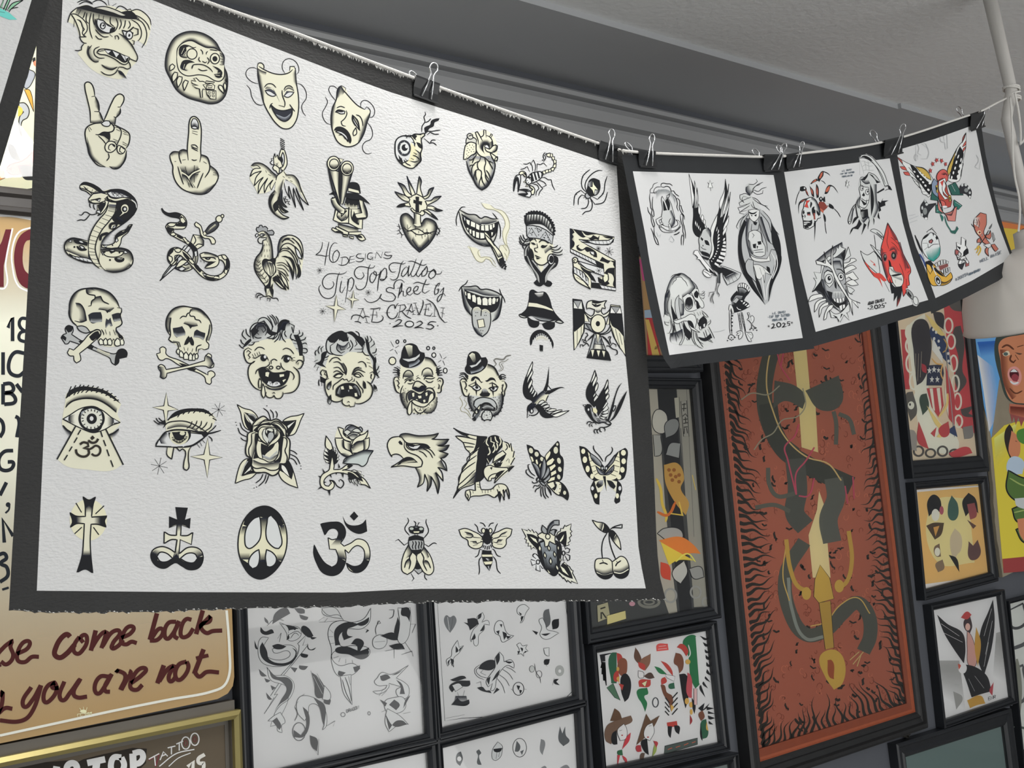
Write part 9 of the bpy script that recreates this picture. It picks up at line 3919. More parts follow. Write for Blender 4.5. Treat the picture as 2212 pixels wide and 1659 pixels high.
PNT.append((2075.3, 466.9, 2.2, """~
P:5d92c4:.1 0,49 122,-25 451,0 0,574 -305,24 -85,159 -37,274 -36,-152
P:3a6ab0:.1 49,329 79,-61 37,135 -104,73
P:c87848:.1 183,0 390,37 0,55 -366,-31
P:d0b04a:.1 195,55 378,37 0,176 -329,-12
b:d8e4e8 79,659 31,183 24,183 | 159,720 18,122 -12,122
b:2f5ea8 79,598 86,-6 | 98,671 67,-12
P:c4b440:.1 146,1055 61,-61 61,-18 244,-12 0,732 -311,-24
b:d8cc70 159,1055 109,-73 | 165,1208 73,-92
P:8a3c3c:.1 198,1629 314,-31 0,74 -308,24
k:38403c 165,586 18,-25 207,-12 0,354 -158,-24 -43,-98
k:b87858 186,598 82,-31 122,6 0,330 -85,-12 -61,-12 -37,-74 -18,-116
b:7a4434 186,634 21,171 37,67 | 226,634 12,147 30,73
l:5a3426:4 195,625 25,-12 33,21
l:5a3426:4 268,622 31,-9
k:d0b8a0 198,653 28,-12 9,18 -28,6
E:4a5a58 214,655 11,8.5
k:5a4034 256,647 25,12 12,-6
l:5a3426:4 241,659 -6,24 15,13 12,-13
l:5a3426:3 259,659 16,24
k:c88a84 226,732 30,-18 25,18 6,49 -19,24 -30,-12
k:4a1e24 232,744 21,-18 22,18 0,31 -31,0
k:e4dcd0 235,741 18,-14 18,14
k:8a3c44 241,763 15,-13 19,13 -7,24 -21,-6
l:e4dcd0:4 235,784 18,12 22,-6
l:5a3426:3 232,818 30,24 31,-12
k:a86450 232,891 67,6 91,6 0,55 -122,-6 -33,-12
b:6a3028 235,903 155,12 | 235,952 155,6
k:8a4a48 235,940 9,42 9,-30 9,42 13,-39 12,46 18,-43
k:2e2826 214,1013 18,-25 15,25 -3,73 -6,73 -21,-55 -10,-55
k:b87858 241,1019 27,24 16,49 -16,55 -30,-6
l:5a3426:3 259,1068 9,3
k:a4b4c4 226,1159 30,-18 43,24 -6,61 -67,-6
k:4a7a3a 268,1025 37,-18 85,-13 0,86 -109,-6
o:4e6838:3 226,1208 79,37 85,-13 0,110 -122,12 -48,-48
o:4e6838:3 244,1391 61,-24 85,-13 0,98 -122,0
o:4e6838:3 262,1489 55,-19 73,-18 0,98 -91,0
l:8a9a5a:3 232,1245 73,36 79,-12
l:8a9a5a:3 253,1409 52,-12 79,-12
k:b0b4b4 256,1342 134,-12 0,37 -122,12
k:b87858 268,1440 37,-6 0,116 -24,-37
k:3a5a8a 305,1544 85,-7 0,110 -73,-24
"""))
ASN.append((1278.7, 837.9, 2.2, """~
P:a09c90:.1 0,0 310,4 40,585 56,477 -40,8
P:2a2b2d:.1 310,8 92,0 28,581 47,461 -59,16
P:8c8a80:.1 402,4 79,0 84,1034 -80,4
l:5a5a58:2 450,8 35,700
l:45474a:3 422,191 55,859
o:b2b0a6:1.6 286,151 24,-48 40,16 8,56 -16,40 -40,-8
o:9a9a94:1.6 290,223 36,0 0,95 -28,8
o:7e807e:1.6 350,167 48,-20 16,20 -16,48 -48,24
o:8a8c8a:1.6 350,318 24,-55 48,0 -8,71
P:a4a294:1 390,48 24,-4 4,95 -20,4
P:8e8c84:1.2 422,64 28,-4 11,171 -25,0
L:33332f:2 428,80 19,-4
L:33332f:2 438,72 -2,39
L:33332f:2 428,99 21,-2
L:33332f:2 431,135 13,-12 11,14
L:33332f:2 434,151 20,-3
L:33332f:2 444,139 2,30
L:33332f:2 434,169 23,-4
L:33332f:2 436,187 19,-2
L:33332f:2 439,191 -1,28
L:33332f:2 450,191 4,25
k:b08c4c 342,366 64,-8 32,72 -16,47 39,72 -15,56 -48,-56 -48,-95
d:8a5a30:9.5 366,390 390,390 374,414 398,422 414,446 382,438 414,414
l:d0b050:6 306,430 20,47 8,72 20,64 -4,24
l:c06a34:6 310,589 48,16 40,-64
l:d0b050:6 374,597 56,8 -16,-64
l:c8b060:4 477,414 16,71
o:9a9a96:1.6 310,692 32,-24 80,8 8,40 -56,16
k:c8793a 318,724 104,-16 63,40 32,40 -56,0 -63,39 -32,-55
k:d8b84a 326,732 56,32 103,56 -79,0 -40,23
l:e0c860:3 398,827 56,-39 39,39
k:b84a38 326,827 40,16 8,72 -40,-16
o:aeaea8:1.6 382,875 56,-55 16,55 -32,56 -32,-24
o:8e8e8a:1.6 461,859 56,-8 16,48 -48,8
e:8e8e8a:4 493,971 23.9,27.1
e:8e8e8a:4 374,987 27.1,31.8
e:8e8e8a:4 541,1018 15.9,20.7
e:77776f:6 271,1018 47.7,23.9
e:77776f:4 271,1018 23.9,11.1
E:b88a94 191,1026 14.3,11.1
P:a09c80:1 24,1034 52,-16 12,72 -60,24
L:33332f:3 40,1050 24,-8
L:33332f:3 44,1066 0,32
L:33332f:3 48,1066 20,28
P:c4ba82:1 72,1082 87,-24 4,40 -91,28
"""))
DGN.append((1601.0, 727.7, 2.2, """~
P:beb07c:.1 241,0 64,0 24,268 25,61 12,220 -79,-24 -13,-196
L:45473f:34 159,30 -31,104 -18,122 12,122 49,110 85,73
L:3c3e38:40 128,317 18,110 61,110 86,61 122,61 110,49
L:4a4c46:42 256,579 12,153 -12,110 49,61
L:54564f:40 439,671 12,91 -36,104 18,110
k:4b4d46 159,207 97,25 49,49 -12,61 -86,-37 -55,37
k:4b4d46 305,256 159,-73 18,122 -43,43 -73,-6
L:55574e:9 439,354 12,49 0,109
L:55574e:9 464,366 48,24 25,74
L:55574e:9 128,622 6,79 37,55 85,-12
L:55574e:9 67,811 92,-12 73,30
L:b8a06a:3 152,30 -24,92 -6,122 30,110 37,91 55,73 73,55 98,31 61,79
L:8a8672:2.6 0,299 49,-31 79,6 55,-42
L:8a8672:2.6 61,537 37,-49 54,-31 43,-61 73,-18 37,-49 -12,-85
L:a8485a:3 171,73 18,67 43,67
L:a8485a:3 201,79 -12,61
L:a8485a:3.4 262,750 -42,-171 -13,-54 49,-55 18,-55
L:a8485a:3.4 262,750 0,-103 43,-55 43,-67
L:a8485a:3.4 274,756 43,0 31,-85
L:a8485a:3 494,708 12,85
L:a8485a:3 531,665 6,104
"""))
DGN.append((1691.5, 1060.1, 2.2, """~
P:c4b688:.1 171,0 25,70 30,343 -85,0 -20,-202 40,-120
L:4c4e47:30 101,242 -86,150 10,162 86,130 90,-20 81,-80 70,-51 51,51 10,110 -31,71
L:7a8078:7 25,413 15,141 71,150 80,-10
L:b89c58:2.4 15,252 -15,161 30,110
L:b89c58:2.4 131,644 70,-20 71,-81 80,-35 61,76
L:aa8c44:9 15,231 20,141 35,81 61,30
L:aa8c44:9 312,191 15,141 -25,101 -50,40
E:b09448 111,488 22.1,30.2
E:b09448 267,453 22.1,30.2
P:b09448:1 151,423 25,-71 45,61 21,100 -71,20 -25,-30
P:a08440:1 171,533 55,-10 16,222 -41,10
k:b09448 176,785 66,-30 45,40 -5,121 -40,30 -41,-60
k:8a4a30 211,805 20,0 11,91 -21,-10
L:b09c68:2 382,765 -50,60
L:b09c68:2 372,775 -20,60
L:b09c68:2 362,765 -45,40
"""))
def dragon(cv):
    rnd = random.Random(11); K = cv.color((42, 40, 36)); D1 = cv.color((118, 62, 46)); D2 = cv.color((172, 104, 80))
    lx = lambda y: 1561 + (y - 786) * .0975
    rx = lambda y: 1875 + (y - 711) * .103
    cv.k = 1
    for _ in range(520):                                         # curling embossed flames
        y = rnd.uniform(560, 1580); x = rnd.uniform(lx(y) + 14, rx(y) - 12); a = rnd.uniform(0, 6.3); r = rnd.uniform(3, 8)
        cv.stroke([(x + r * math.cos(a + t) * (1 - t / 9), y + r * 1.3 * math.sin(a + t) * (1 - t / 9)) for t in (0, .8, 1.6, 2.4, 3.2, 4, 4.8)], 1.5, D1 if rnd.random() < .65 else D2); cv.k -= 1
    for _ in range(230):                                         # gaps between the flames
        y = rnd.uniform(560, 1590); x = rnd.uniform(lx(y) + 30, rx(y) - 22); a = rnd.uniform(0, 3.1); r = rnd.uniform(3, 9)
        cv.stroke([(x + r * t * math.cos(a) + 2 * math.sin(t * 3), y + r * t * math.sin(a) * 1.2 + 2 * math.cos(t * 4)) for t in (-1, -.5, 0, .5, 1)], rnd.uniform(3, 6), K); cv.k -= 1
    cv.k += 2
    def tongue(x, y, ln, w):
        dx, dy = 1770 - x, (1190 - y) * .62; l = math.hypot(dx, dy); dx /= l; dy /= l; ph = rnd.uniform(0, 6)
        P = []
        for i in range(14):
            t = i / 13; s = 4.5 * math.sin(ph + t * 8) * min(1, t * 3)
            P.append((x + dx * ln * t - dy * s, y + dy * ln * t + dx * s))
        N = normals(P, False)
        cv.tri_fill([(p[0] + n[0] * w * (1 - i / 13.5), p[1] + n[1] * w * (1 - i / 13.5)) for i, (p, n) in enumerate(zip(P, N))] +
                    [(p[0] - n[0] * w * (1 - i / 13.5), p[1] - n[1] * w * (1 - i / 13.5)) for i, (p, n) in reversed(list(enumerate(zip(P, N))))], K); cv.k -= 1
    y = 540
    while y < 1640:
        tongue(lx(y) + 3, y, rnd.uniform(48, 74), 4.6); tongue(rx(y - 20) - 1, y - 20, rnd.uniform(36, 60), 4.2); y += 15.5
    for i in range(24):
        t = i / 23; x = 1643 + 316 * t; y = 1632 - 100 * t
        tongue(x, y, rnd.uniform(55, 95), 4.2)
    cv.k += 3
    cv.stroke([(lx(y) + 2, y) for y in (540, 900, 1250, 1640)], 1.6, D2)
    cv.base = 8
    for ox, oy, z, t in DGN: cv.draw(t, (ox, oy), z, 1.4)
ART.update(left=drawings(LFT, 2.0), yellow=drawings(YEL, 1.6), drag1=drawings(DRG, 1.2), horse=drawings(HOR, 1), tiny=drawings(TNY, 1), native=drawings(NAT, 1),
           flag=drawings(FLG, 1), heads=drawings(HDS, .8), harpy=drawings(HRP, .8), asian=drawings(ASN, 1.2), dragon=dragon,
           banner=drawings([(1380, 560, 5.53, 'P:b0383c:.1 90,690 170,690 260,1150 110,1150\nP:c8b060:.1 75,720 120,720 250,1150 160,1150\nP:b84a80:.1 0,0 80,0 130,330 60,330\nP:a8885a:.1 40,250 110,280 140,600 60,600\nP:9ab4d4:.1 65,610 150,600 160,700 70,700\nt:5a4a30:1 190,1080 240,1070 40 ART')], 1),
           scroll=drawings([(2170, 1290, 1.5, 'l:3c3e40:6 20,40 60,20 70,80 30,100 10,70\nl:4a4c4e:8 70,30 75,140 20,170\nl:505254:7 10,240 60,220 65,330 20,350\nl:48504a:5 30,420 70,430 60,520\nl:77796f:9 40,200 50,300 40,420')], 2))

# ------------------------------------------------------------------ the pictures
def A(k): return ART.get(k)
picture('framed_print', 'black framed flash print of coiling dragons below the huge sheet', 'framed print', [(536, 1295), (904, 1245), (922, 1585), (551, 1675)], (.022, .017, .02, .02), A('drag1'), (222, 221, 210), gain=1.6, group='black framed flash prints')
picture('framed_print', 'black framed flash print of small horses and flowers inside a ruled line', 'framed print', [(937, 1265), (1227, 1225), (1244, 1503), (957, 1573)], (.016, .02, .02, .022), A('horse'), (222, 222, 214), gain=1.6)
picture('framed_print', 'black framed print with a row of tiny symbols, below the horse print', 'framed print', [(958, 1617), (1248, 1540), (1262, 1790), (975, 1880)], (.016, .02, .022, .02), A('tiny'), (205, 210, 205), gain=1.6)
picture('framed_print', 'pale black framed print cut off below the dragon flash', 'framed print', [(560, 1708), (927, 1625), (945, 1900), (580, 2000)], (.022, .017, .02, .02), None, (205, 210, 205), gain=1.6)
picture('framed_print', 'black framed print with grey pillars, clouds and orange dragons', 'framed print', [(1243, 838), (1497.5, 840), (1537, 1310), (1281, 1358)], (.02, .022, .022, .026), A('asian'), (60, 62, 62), gain=1.6)
picture('framed_print', 'black framed print with red and yellow banner, behind the huge sheet', 'framed print', [(1243, 540), (1480, 560), (1497, 768), (1255, 765)], (.02, .022, .02, .035), A('banner'), (150, 120, 90), gain=1.6)
picture('framed_print', 'black framed print of feathered war bonnets and cowgirls in colour', 'framed print', [(1291, 1411), (1533, 1362), (1559, 1604), (1311, 1658)], (.016, .018, .018, .018), A('native'), (226, 224, 212), gain=1.6)
picture('framed_print', 'black framed glazed print cut off below the war bonnet print', 'framed print', [(1330, 1712), (1580, 1650), (1600, 1900), (1350, 1960)], (.016, .018, .02, .02), None, (110, 120, 118), gain=1.6)
M_LINER = mat('orange_wood_liner', (.36, .085, .035), .5, var=.12, vscale=60)
M_BLACK2 = mat('dark_grained_frame', (.018, .018, .019), .42, var=.3, vscale=60)
def liner(root, I, O):
    G = grow(I, -.0)
    n = grow(to_wall(I), 0)
    q = ring_frame('liner', to_wall(I), to_wall(grow(I, (-.002, -.024, -.02, -.024))), [(0, .019), (.1, .015), (.9, .013), (1, .013), (1, .009)], [M_LINER], root)
    q['label'] = 'orange wooden liner'
picture('framed_painting', 'tall black framed painting of a grey dragon round a sword in orange flames', 'painting', [(1530 - 5, 520), (1861, 560), (1977.5, 1538), (1641, 1646)], (.042, .030, .03, .042), A('dragon'), (148, 84, 64), gain=1.55, extra=liner,
        prof=[(0, 0), (0, .03), (.15, .034), (.3, .034), (.38, .026), (.65, .024), (.75, .028), (.9, .024), (1, .020), (1, .006)], frame_mat=M_BLACK2)
picture('framed_print', 'black framed print of an eagle with striped shield and starred flag', 'framed print', [(1925, 560), (2074, 570), (2118, 984), (1972, 995)], (.018, .028, .02, .045), A('flag'), (196, 182, 158), gain=1.6)
picture('framed_print', 'black framed tan print with six small heads, above the harpy print', 'framed print', [(1980, 1058), (2121, 1045), (2142, 1236), (2000, 1273)], (.018, .020, .02, .026), A('heads'), (205, 170, 110), gain=1.6)
picture('framed_print', 'black framed white print of a woman with eagle wings and talons', 'framed print', [(2017, 1319), (2160, 1287), (2186, 1506), (2043, 1555)], (.018, .016, .016, .018), A('harpy'), (214, 214, 214), gain=1.6)
picture('framed_print', 'black framed dim teal print under glass, below the harpy print', 'framed print', [(1958, 1636), (2170, 1568), (2200, 1800), (1990, 1880)], (.045, .035, .04, .02), None, (95, 112, 110), gain=1.6)
picture('framed_print', 'thin black framed print with large grey scrolls, beside the harpy print', 'framed print', [(2179, 1306), (2330, 1265), (2360, 1640), (2215, 1700)], (.008, .01, .010, .01), A('scroll'), (190, 192, 188), gain=1.6)
M_WOODF = mat('dark_brown_frame', (.030, .026, .024), .5)
picture('framed_poster', 'dark framed yellow poster with red swallow, above the notice board', 'poster', [(-250, 60), (430, 130), (445, 449), (-250, 373)], (.03, .03, .03, .040), A('yellow'), (236, 224, 168), gain=1.55, frame_mat=M_WOODF)
# painted signs
def sign_board():
    S = Surf(WALL_Y - .018)
    Q = [(-300, 455), (0, 458), (430, 480), (455, 484), (468, 498), (473, 530), (487, 900), (501.5, 1330), (506, 1462), (503, 1482), (492, 1498), (470, 1510), (300, 1545), (0, 1606), (-300, 1667)]
    f = [S.at(*p) for p in Q]; bk = [Vector((v.x, WALL_Y - .001, v.z)) for v in f]
    m = MB(); m.prism(f, bk)
    cv = Canvas(S, 1.55)
    cv.k = 1; cv.corner = 125
    cv.blend([(-290, 1010), (485, 1010)], [(-290, 700), (475, 690)], cv.color((224, 216, 190)), 1, 1)
    cv.blend([(-290, 700), (475, 690)], [(-290, 480), (466, 510)], cv.color((224, 216, 190)))
    cv.blend([(-290, 1010), (485, 1010)], [(-290, 1640), (490, 1480)], cv.color((224, 216, 190)))
    cv.lift0 = .0003
    for ox, oy, z, t in SIGN: cv.draw(t, (ox, oy), z, 2)
    o = cv.into('notice_sign', m.v, m.f, [mat('tan_sign_enamel', tuple(lin(c) * 1.55 for c in (150, 121, 74)), .4, var=.05, vscale=12), M_BACK, INK, WASH], [0] * len(m.f), None)
    tag(o, 'tan and cream painted notice board with maroon script, rounded corner', 'sign')
sign_board()
M_GILT = mat('gilt_bead', (.50, .42, .17), .35, metal=.6, var=.1, vscale=30)
M_GREYF = mat('grey_brown_frame', (.13, .115, .095), .5, var=.1, vscale=20)
def gilt(root, I, O):
    ring_frame('gilt_bead', to_wall(grow(I, .020), WALL_Y - .012), to_wall(grow(I, .008), WALL_Y - .012), [(0, 0), (0, .012), (.5, .016), (1, .012), (1, 0)], [M_GILT], root)
picture('framed_sign', 'gilt edged brown sign with white and pink shop lettering under the notice board', 'sign', [(-200, 1712), (492, 1567), (500, 1850), (-200, 1990)], (.045, .014, .034, .03),
        drawings(GOLD, 2), (82, 72, 58), gain=1.7, frame_mat=M_GREYF, glass=False, extra=gilt, prof=[(0, 0), (0, .016), (.5, .016), (.6, .010), (1, .009), (1, .004)])
def banner_painting():
    S = Surf(WALL_Y - .012); rnd = random.Random(5)
    side = resample([(2070, 445), (2108.6, 736), (2126.6, 877), (2142, 1016), (2149, 1129), (2165, 1247)], 40)
    Q = [(x + rnd.uniform(-1.2, 1.2), y) for x, y in side] + [(2330, 1170), (2300, 500)]
    f = [S.at(*p) for p in Q]; m = MB(); m.prism(f, [Vector((v.x, WALL_Y - .002, v.z)) for v in f])
    cv = Canvas(S, 1.6); cv.base = 2; cv.corner = 88
    for ox, oy, z, t in PNT: cv.draw(t, (ox, oy), z, 1.6)
    cs = [S.at(*p, .0) for p in side] + [f[-2], f[-1]]
    o = cv.into('canvas_painting', m.v, m.f, [mat('raw_canvas', (.34, .29, .21), .9, bump=.4, bscale=300, var=.15, vscale=15), M_BACK, INK, WASH], [0] * len(m.f), None)
    tag(o, 'unframed canvas painting of a screaming man and a green snake, ragged edge', 'painting')
banner_painting()

# ------------------------------------------------------------------ sheets pegged on the string
M_PAPER = mat('cold_pressed_white_paper', (.80, .80, .80), .8, spec=.2, bump=.55, bscale=240, bstretch=(1.0, 1.0, 2.2))
M_PAPER2 = mat('smooth_white_paper', (.78, .785, .79), .7, spec=.2, bump=.1, bscale=300)
M_EDGE = mat('black_painted_border', (.030, .030, .030), .62, spec=.35, bump=.5, bscale=240, bstretch=(1, 1, 2.2), var=.30, vscale=16)
M_EDGE2 = mat('black_border_paint', (.026, .028, .031), .55, spec=.35, var=.2, vscale=20)
M_BACKPAPER = mat('paper_back', (.74, .74, .72), .85)
def coons(top, right, bottom, left, n, m):
    """Grid of pixels inside four sides (top and bottom run left to right, left and right run downward)."""
    T, B, L, R = resample(top, n), resample(bottom, n), resample(left, m), resample(right, m)
    g = []
    for j in range(m + 1):
        v = j / m; row = []
        for i in range(n + 1):
            u = i / n
            p = []
            for q in (0, 1):
                p.append((1 - v) * T[i][q] + v * B[i][q] + (1 - u) * L[j][q] + u * R[j][q]
                         - ((1 - u) * (1 - v) * T[0][q] + u * (1 - v) * T[-1][q] + (1 - u) * v * B[0][q] + u * v * B[-1][q]))
            row.append(tuple(p))
        g.append(row)
    return g
def hung_sheet(label, surf, outer, inner, art, paper, edge, group, bend=None, n=24, m=18, deckle=0, max_edge=1e9):
    """outer / inner: (top, right, bottom, left) pixel polylines of the whole sheet and of its white field."""
    at = surf.at
    if bend:
        def at(x, y, lift=0.0): return surf.at(x, y, lift + bend(x, y))
    class S2: pass
    s2 = S2(); s2.at = at
    g = coons(*inner, n, m)
    c = at(*g[0][n // 2])
    root = thing('flash_sheet', c, label, 'tattoo flash sheet', group)
    th = .0005
    # white field
    V, Fc, M = [], [], []
    W = n + 1
    for back in (0, 1):
        for row in g:
            for p in row: V.append(at(p[0], p[1], -th * back))
    N = W * (m + 1)
    for j in range(m):
        for i in range(n):
            a = j * W + i
            Fc.append((a, a + W, a + W + 1, a + 1)); M.append(0)
            Fc.append((N + a, N + a + 1, N + a + W + 1, N + a + W)); M.append(1)
    cv = Canvas(s2, PAPER_GAIN, max_edge)
    art(cv)
    cv.into('paper_print', V, Fc, [paper, M_BACKPAPER, INK, WASH], M, root)
    # border
    rnd = random.Random(3)
    io = [resample(inner[0], n), resample(inner[1], m), resample(inner[2], n)[::-1], resample(inner[3], m)[::-1]]
    k = 5 if deckle else 1
    il, ol = [], []
    for s, (a, b) in enumerate(zip(inner, outer)):
        cnt = (n if s % 2 == 0 else m) * (k if s % 2 == 0 else 1)
        A, B = resample(a, cnt), resample(b, cnt)
        if s >= 2: A, B = A[::-1], B[::-1]
        if deckle and s % 2 == 0:
            sg = 1 if s == 2 else -1
            B = [(x + rnd.uniform(-1, 1), y + sg * (rnd.random() ** 2 * deckle - deckle * .3)) if 0 < q < cnt else (x, y) for q, (x, y) in enumerate(B)]
        il += A[:-1]; ol += B[:-1]
    q = len(il); V, Fc, M = [], [], []
    mid = [((a[0] * .5 + b[0] * .5), (a[1] * .5 + b[1] * .5)) for a, b in zip(il, ol)]
    for back in (0, 1):
        for loop in (il, mid, ol): V += [at(p[0], p[1], -th * back) for p in loop]
    for i in range(q):
        j = (i + 1) % q
        for r in (0, 1):
            Fc.append((r * q + i, r * q + j, r * q + q + j, r * q + q + i)); M.append(0)
            Fc.append((3 * q + r * q + i, 3 * q + r * q + q + i, 3 * q + r * q + q + j, 3 * q + r * q + j)); M.append(1)
        Fc.append((2 * q + i, 2 * q + j, 5 * q + j, 5 * q + i)); M.append(2 if deckle else 0)
    cb = Canvas(s2, PAPER_GAIN)
    if deckle:                                    # pale fibres along the torn edges
        for i in range(q):
            side = 0 if i < n * k else (2 if n * k + m <= i < 2 * n * k + m else 1)
            if side == 1: continue
            p = ol[i]; sg = 1 if side == 2 else -1
            for _ in range(6 if side == 0 and .12 < i / (n * k) < .82 else 2):
                x = p[0] + rnd.uniform(-7, 7); y = p[1] - sg * rnd.uniform(.2, 1.5) + (x - p[0]) * (.43 if side == 0 else 0)
                hgt = rnd.random() ** 2 * (9 if side == 0 else 3.2)
                cb.k = 1
                cb.tri_fill([(x - 2.6, y - .9), (x + 2.6, y + .4), (x + rnd.uniform(-2, 2), y - sg * hgt)], cb.color((150, 150, 148) if rnd.random() < .6 else (205, 205, 202)))
    cb.into('black_border', V, Fc, [edge, M_BACKPAPER, INK, WASH] if not deckle else [edge, M_BACKPAPER, INK, WASH], [min(t, 1) for t in M], root)
    return root

BIG = Surf(.8687, .0783, .0476)
SH1 = Surf(.907, .0216, .0337)
SH2 = Surf(.995, -.0332, .0127, quad=[(1691, 372), (1922, 342), (2005, 648), (1762, 717)], bow=.009)
SH3 = Surf(.920, .0239, .0075, quad=[(1935, 326), (2106, 269), (2184, 557), (2021, 644)], bow=.014)
SHL = Surf(.880)
hung_sheet('huge white flash sheet of many small black and cream designs, torn edge, wide black border', BIG,
    ([(82, -140), (431, 0), (628, 70.5), (846, 152), (946, 189), (1111, 248), (1288, 309), (1357, 331)],
     [(1357, 331), (1381, 560), (1396, 752), (1411, 975), (1418, 1160), (1423, 1236), (1438, 1296)],
     [(19, 1319), (117, 1324.5), (335, 1322), (535, 1315), (740, 1311), (900, 1302), (1117, 1299), (1285, 1300), (1438, 1296)],
     [(82, -140), (80, 60), (67.5, 464), (59, 640), (36, 1020), (19, 1319)]),
    ([(139.5, -76), (400, 28.5), (777, 175), (840, 198), (1111, 284), (1332, 359)],
     [(1332, 359), (1342, 520), (1351, 769), (1362, 880), (1380, 1196), (1395, 1271)],
     [(79.5, 1276), (400, 1279), (740, 1280), (900, 1272), (1395, 1271)],
     [(139.5, -76), (135, 0), (107.5, 640), (79.5, 1276)]),
    ART['big'], M_PAPER, M_EDGE, 'flash sheets pegged on the string', n=30, m=20, deckle=5)
def curl1(x, y):        # the free lower corner of the sheet curls toward the room
    d = max(0.0, 1 - math.hypot(x - 1447, (y - 800) * .8) / 75)
    return .016 * d * d
hung_sheet('white flash sheet with black drawings of long-bearded old man and winged skull eagle', SH1,
    ([(1343, 335), (1411, 334), (1560, 340), (1689, 343)], [(1689, 343), (1712, 480), (1738, 640), (1759, 753)],
     [(1449, 796), (1520, 786), (1640, 771), (1759, 753)], [(1343, 335), (1378, 520), (1397, 632), (1415, 716), (1432, 772), (1449, 796)]),
    ([(1367, 370), (1500, 374), (1671, 378)], [(1671, 378), (1693, 500), (1734, 730)],
     [(1446, 767), (1590, 748), (1734, 730)], [(1367, 370), (1396, 518), (1402, 560), (1446, 767)]),
    ART['s1'], M_PAPER2, M_EDGE2, 'flash sheets pegged on the string', bend=curl1, max_edge=60)
hung_sheet('white flash sheet with spider skull, grim reaper and skull in red hood', SH2,
    ([(1672, 341), (1725, 334), (1839, 320), (1934, 303)], [(1934, 303), (1942, 360), (1962, 480), (1990, 570), (2029, 667)],
     [(1738, 754), (1850, 722), (1950, 690), (2029, 667)], [(1672, 341), (1692, 480), (1706, 560), (1738, 754)]),
    ([(1691, 372), (1800, 358), (1922, 342)], [(1922, 342), (1950, 480), (1972, 560), (2005, 648)],
     [(1762, 717), (1880, 684), (2005, 648)], [(1691, 372), (1716, 520), (1724, 560), (1762, 717)]),
    ART['s2'], M_PAPER2, M_EDGE2, 'flash sheets pegged on the string', max_edge=14)
hung_sheet('white flash sheet with coloured winged rose, cross banner and red devil', SH3,
    ([(1926, 306), (2000, 283), (2084, 254), (2116, 243)], [(2116, 243), (2128, 330), (2150, 430), (2170, 500), (2194, 570)],
     [(2012, 678), (2090, 641), (2160, 605), (2194, 570)], [(1926, 306), (1937, 400), (1950, 480), (1985, 590), (2012, 678)]),
    ([(1933, 326), (2020, 300), (2106, 269)], [(2106, 269), (2128, 380), (2155, 480), (2184, 557)],
     [(2021, 644), (2100, 606), (2184, 557)], [(1933, 326), (1959, 470), (1973, 520), (1997, 577), (2021, 644)]),
    ART['s3'], M_PAPER2, M_EDGE2, 'flash sheets pegged on the string', max_edge=14)
hung_sheet('white flash sheet with green reeds over teal water, tilted against the huge sheet', SHL,
    ([(-560, -260), (195, -340)], [(195, -340), (106, 0), (78, 101), (19, 300), (-62, 560)], [(-720, 500), (-62, 560)], [(-560, -260), (-720, 500)]),
    ([(-520, -225), (160, -300)], [(160, -300), (68.4, 0), (0, 224), (-90, 520)], [(-680, 460), (-90, 520)], [(-520, -225), (-680, 460)]),
    ART['left'], M_PAPER, M_EDGE, 'flash sheets pegged on the string', n=8, m=8)

# ------------------------------------------------------------------ string and clips
M_CORD = mat('white_cotton_cord', (.80, .78, .74), .9, bump=.6, bscale=700)
M_WIRE = mat('chromed_wire', (.82, .83, .85), .18, metal=1.0)
M_CLIP = mat('black_clip_enamel', (.018, .019, .021), .32, spec=.5)
def sy(x, y):           # the string runs a hair in front of whichever sheet hangs there
    if x < 431: return .930 - .00012 * (431 - x)
    t = BIG.at(x, y).y if x < 1336 else SH1.at(x, y).y if x < 1685 else SH2.at(x, y).y if x < 1932 else SH3.at(x, y).y if x < 2117 else .955
    return t - .0028
STR = [(-300, -330), (100, -145), (431, -2), (628, 68), (845, 150), (946, 187.5), (1111, 246), (1288, 308), (1334, 323), (1380, 329), (1411, 331), (1560, 336), (1660, 339), (1690, 338),
       (1725, 332.5), (1839, 319), (1897, 309), (1938, 299.5), (2084, 252), (2117, 241), (2160, 219), (2188, 206)]
sp = smooth_path(STR, False)
spts = [at_depth(x, y, sy(x, y)) for x, y in sp]
b = MB(); b.tube(spts, .0017, 8)
tag(b.build('hanging_string', M_CORD, smooth=True), 'white cotton string sagging across above the pegged flash sheets', 'string')
def along(x):           # string height at x
    for (a, ya), (c, yc) in zip(sp, sp[1:]):
        if a <= x <= c: return ya + (yc - ya) * (x - a) / (c - a)
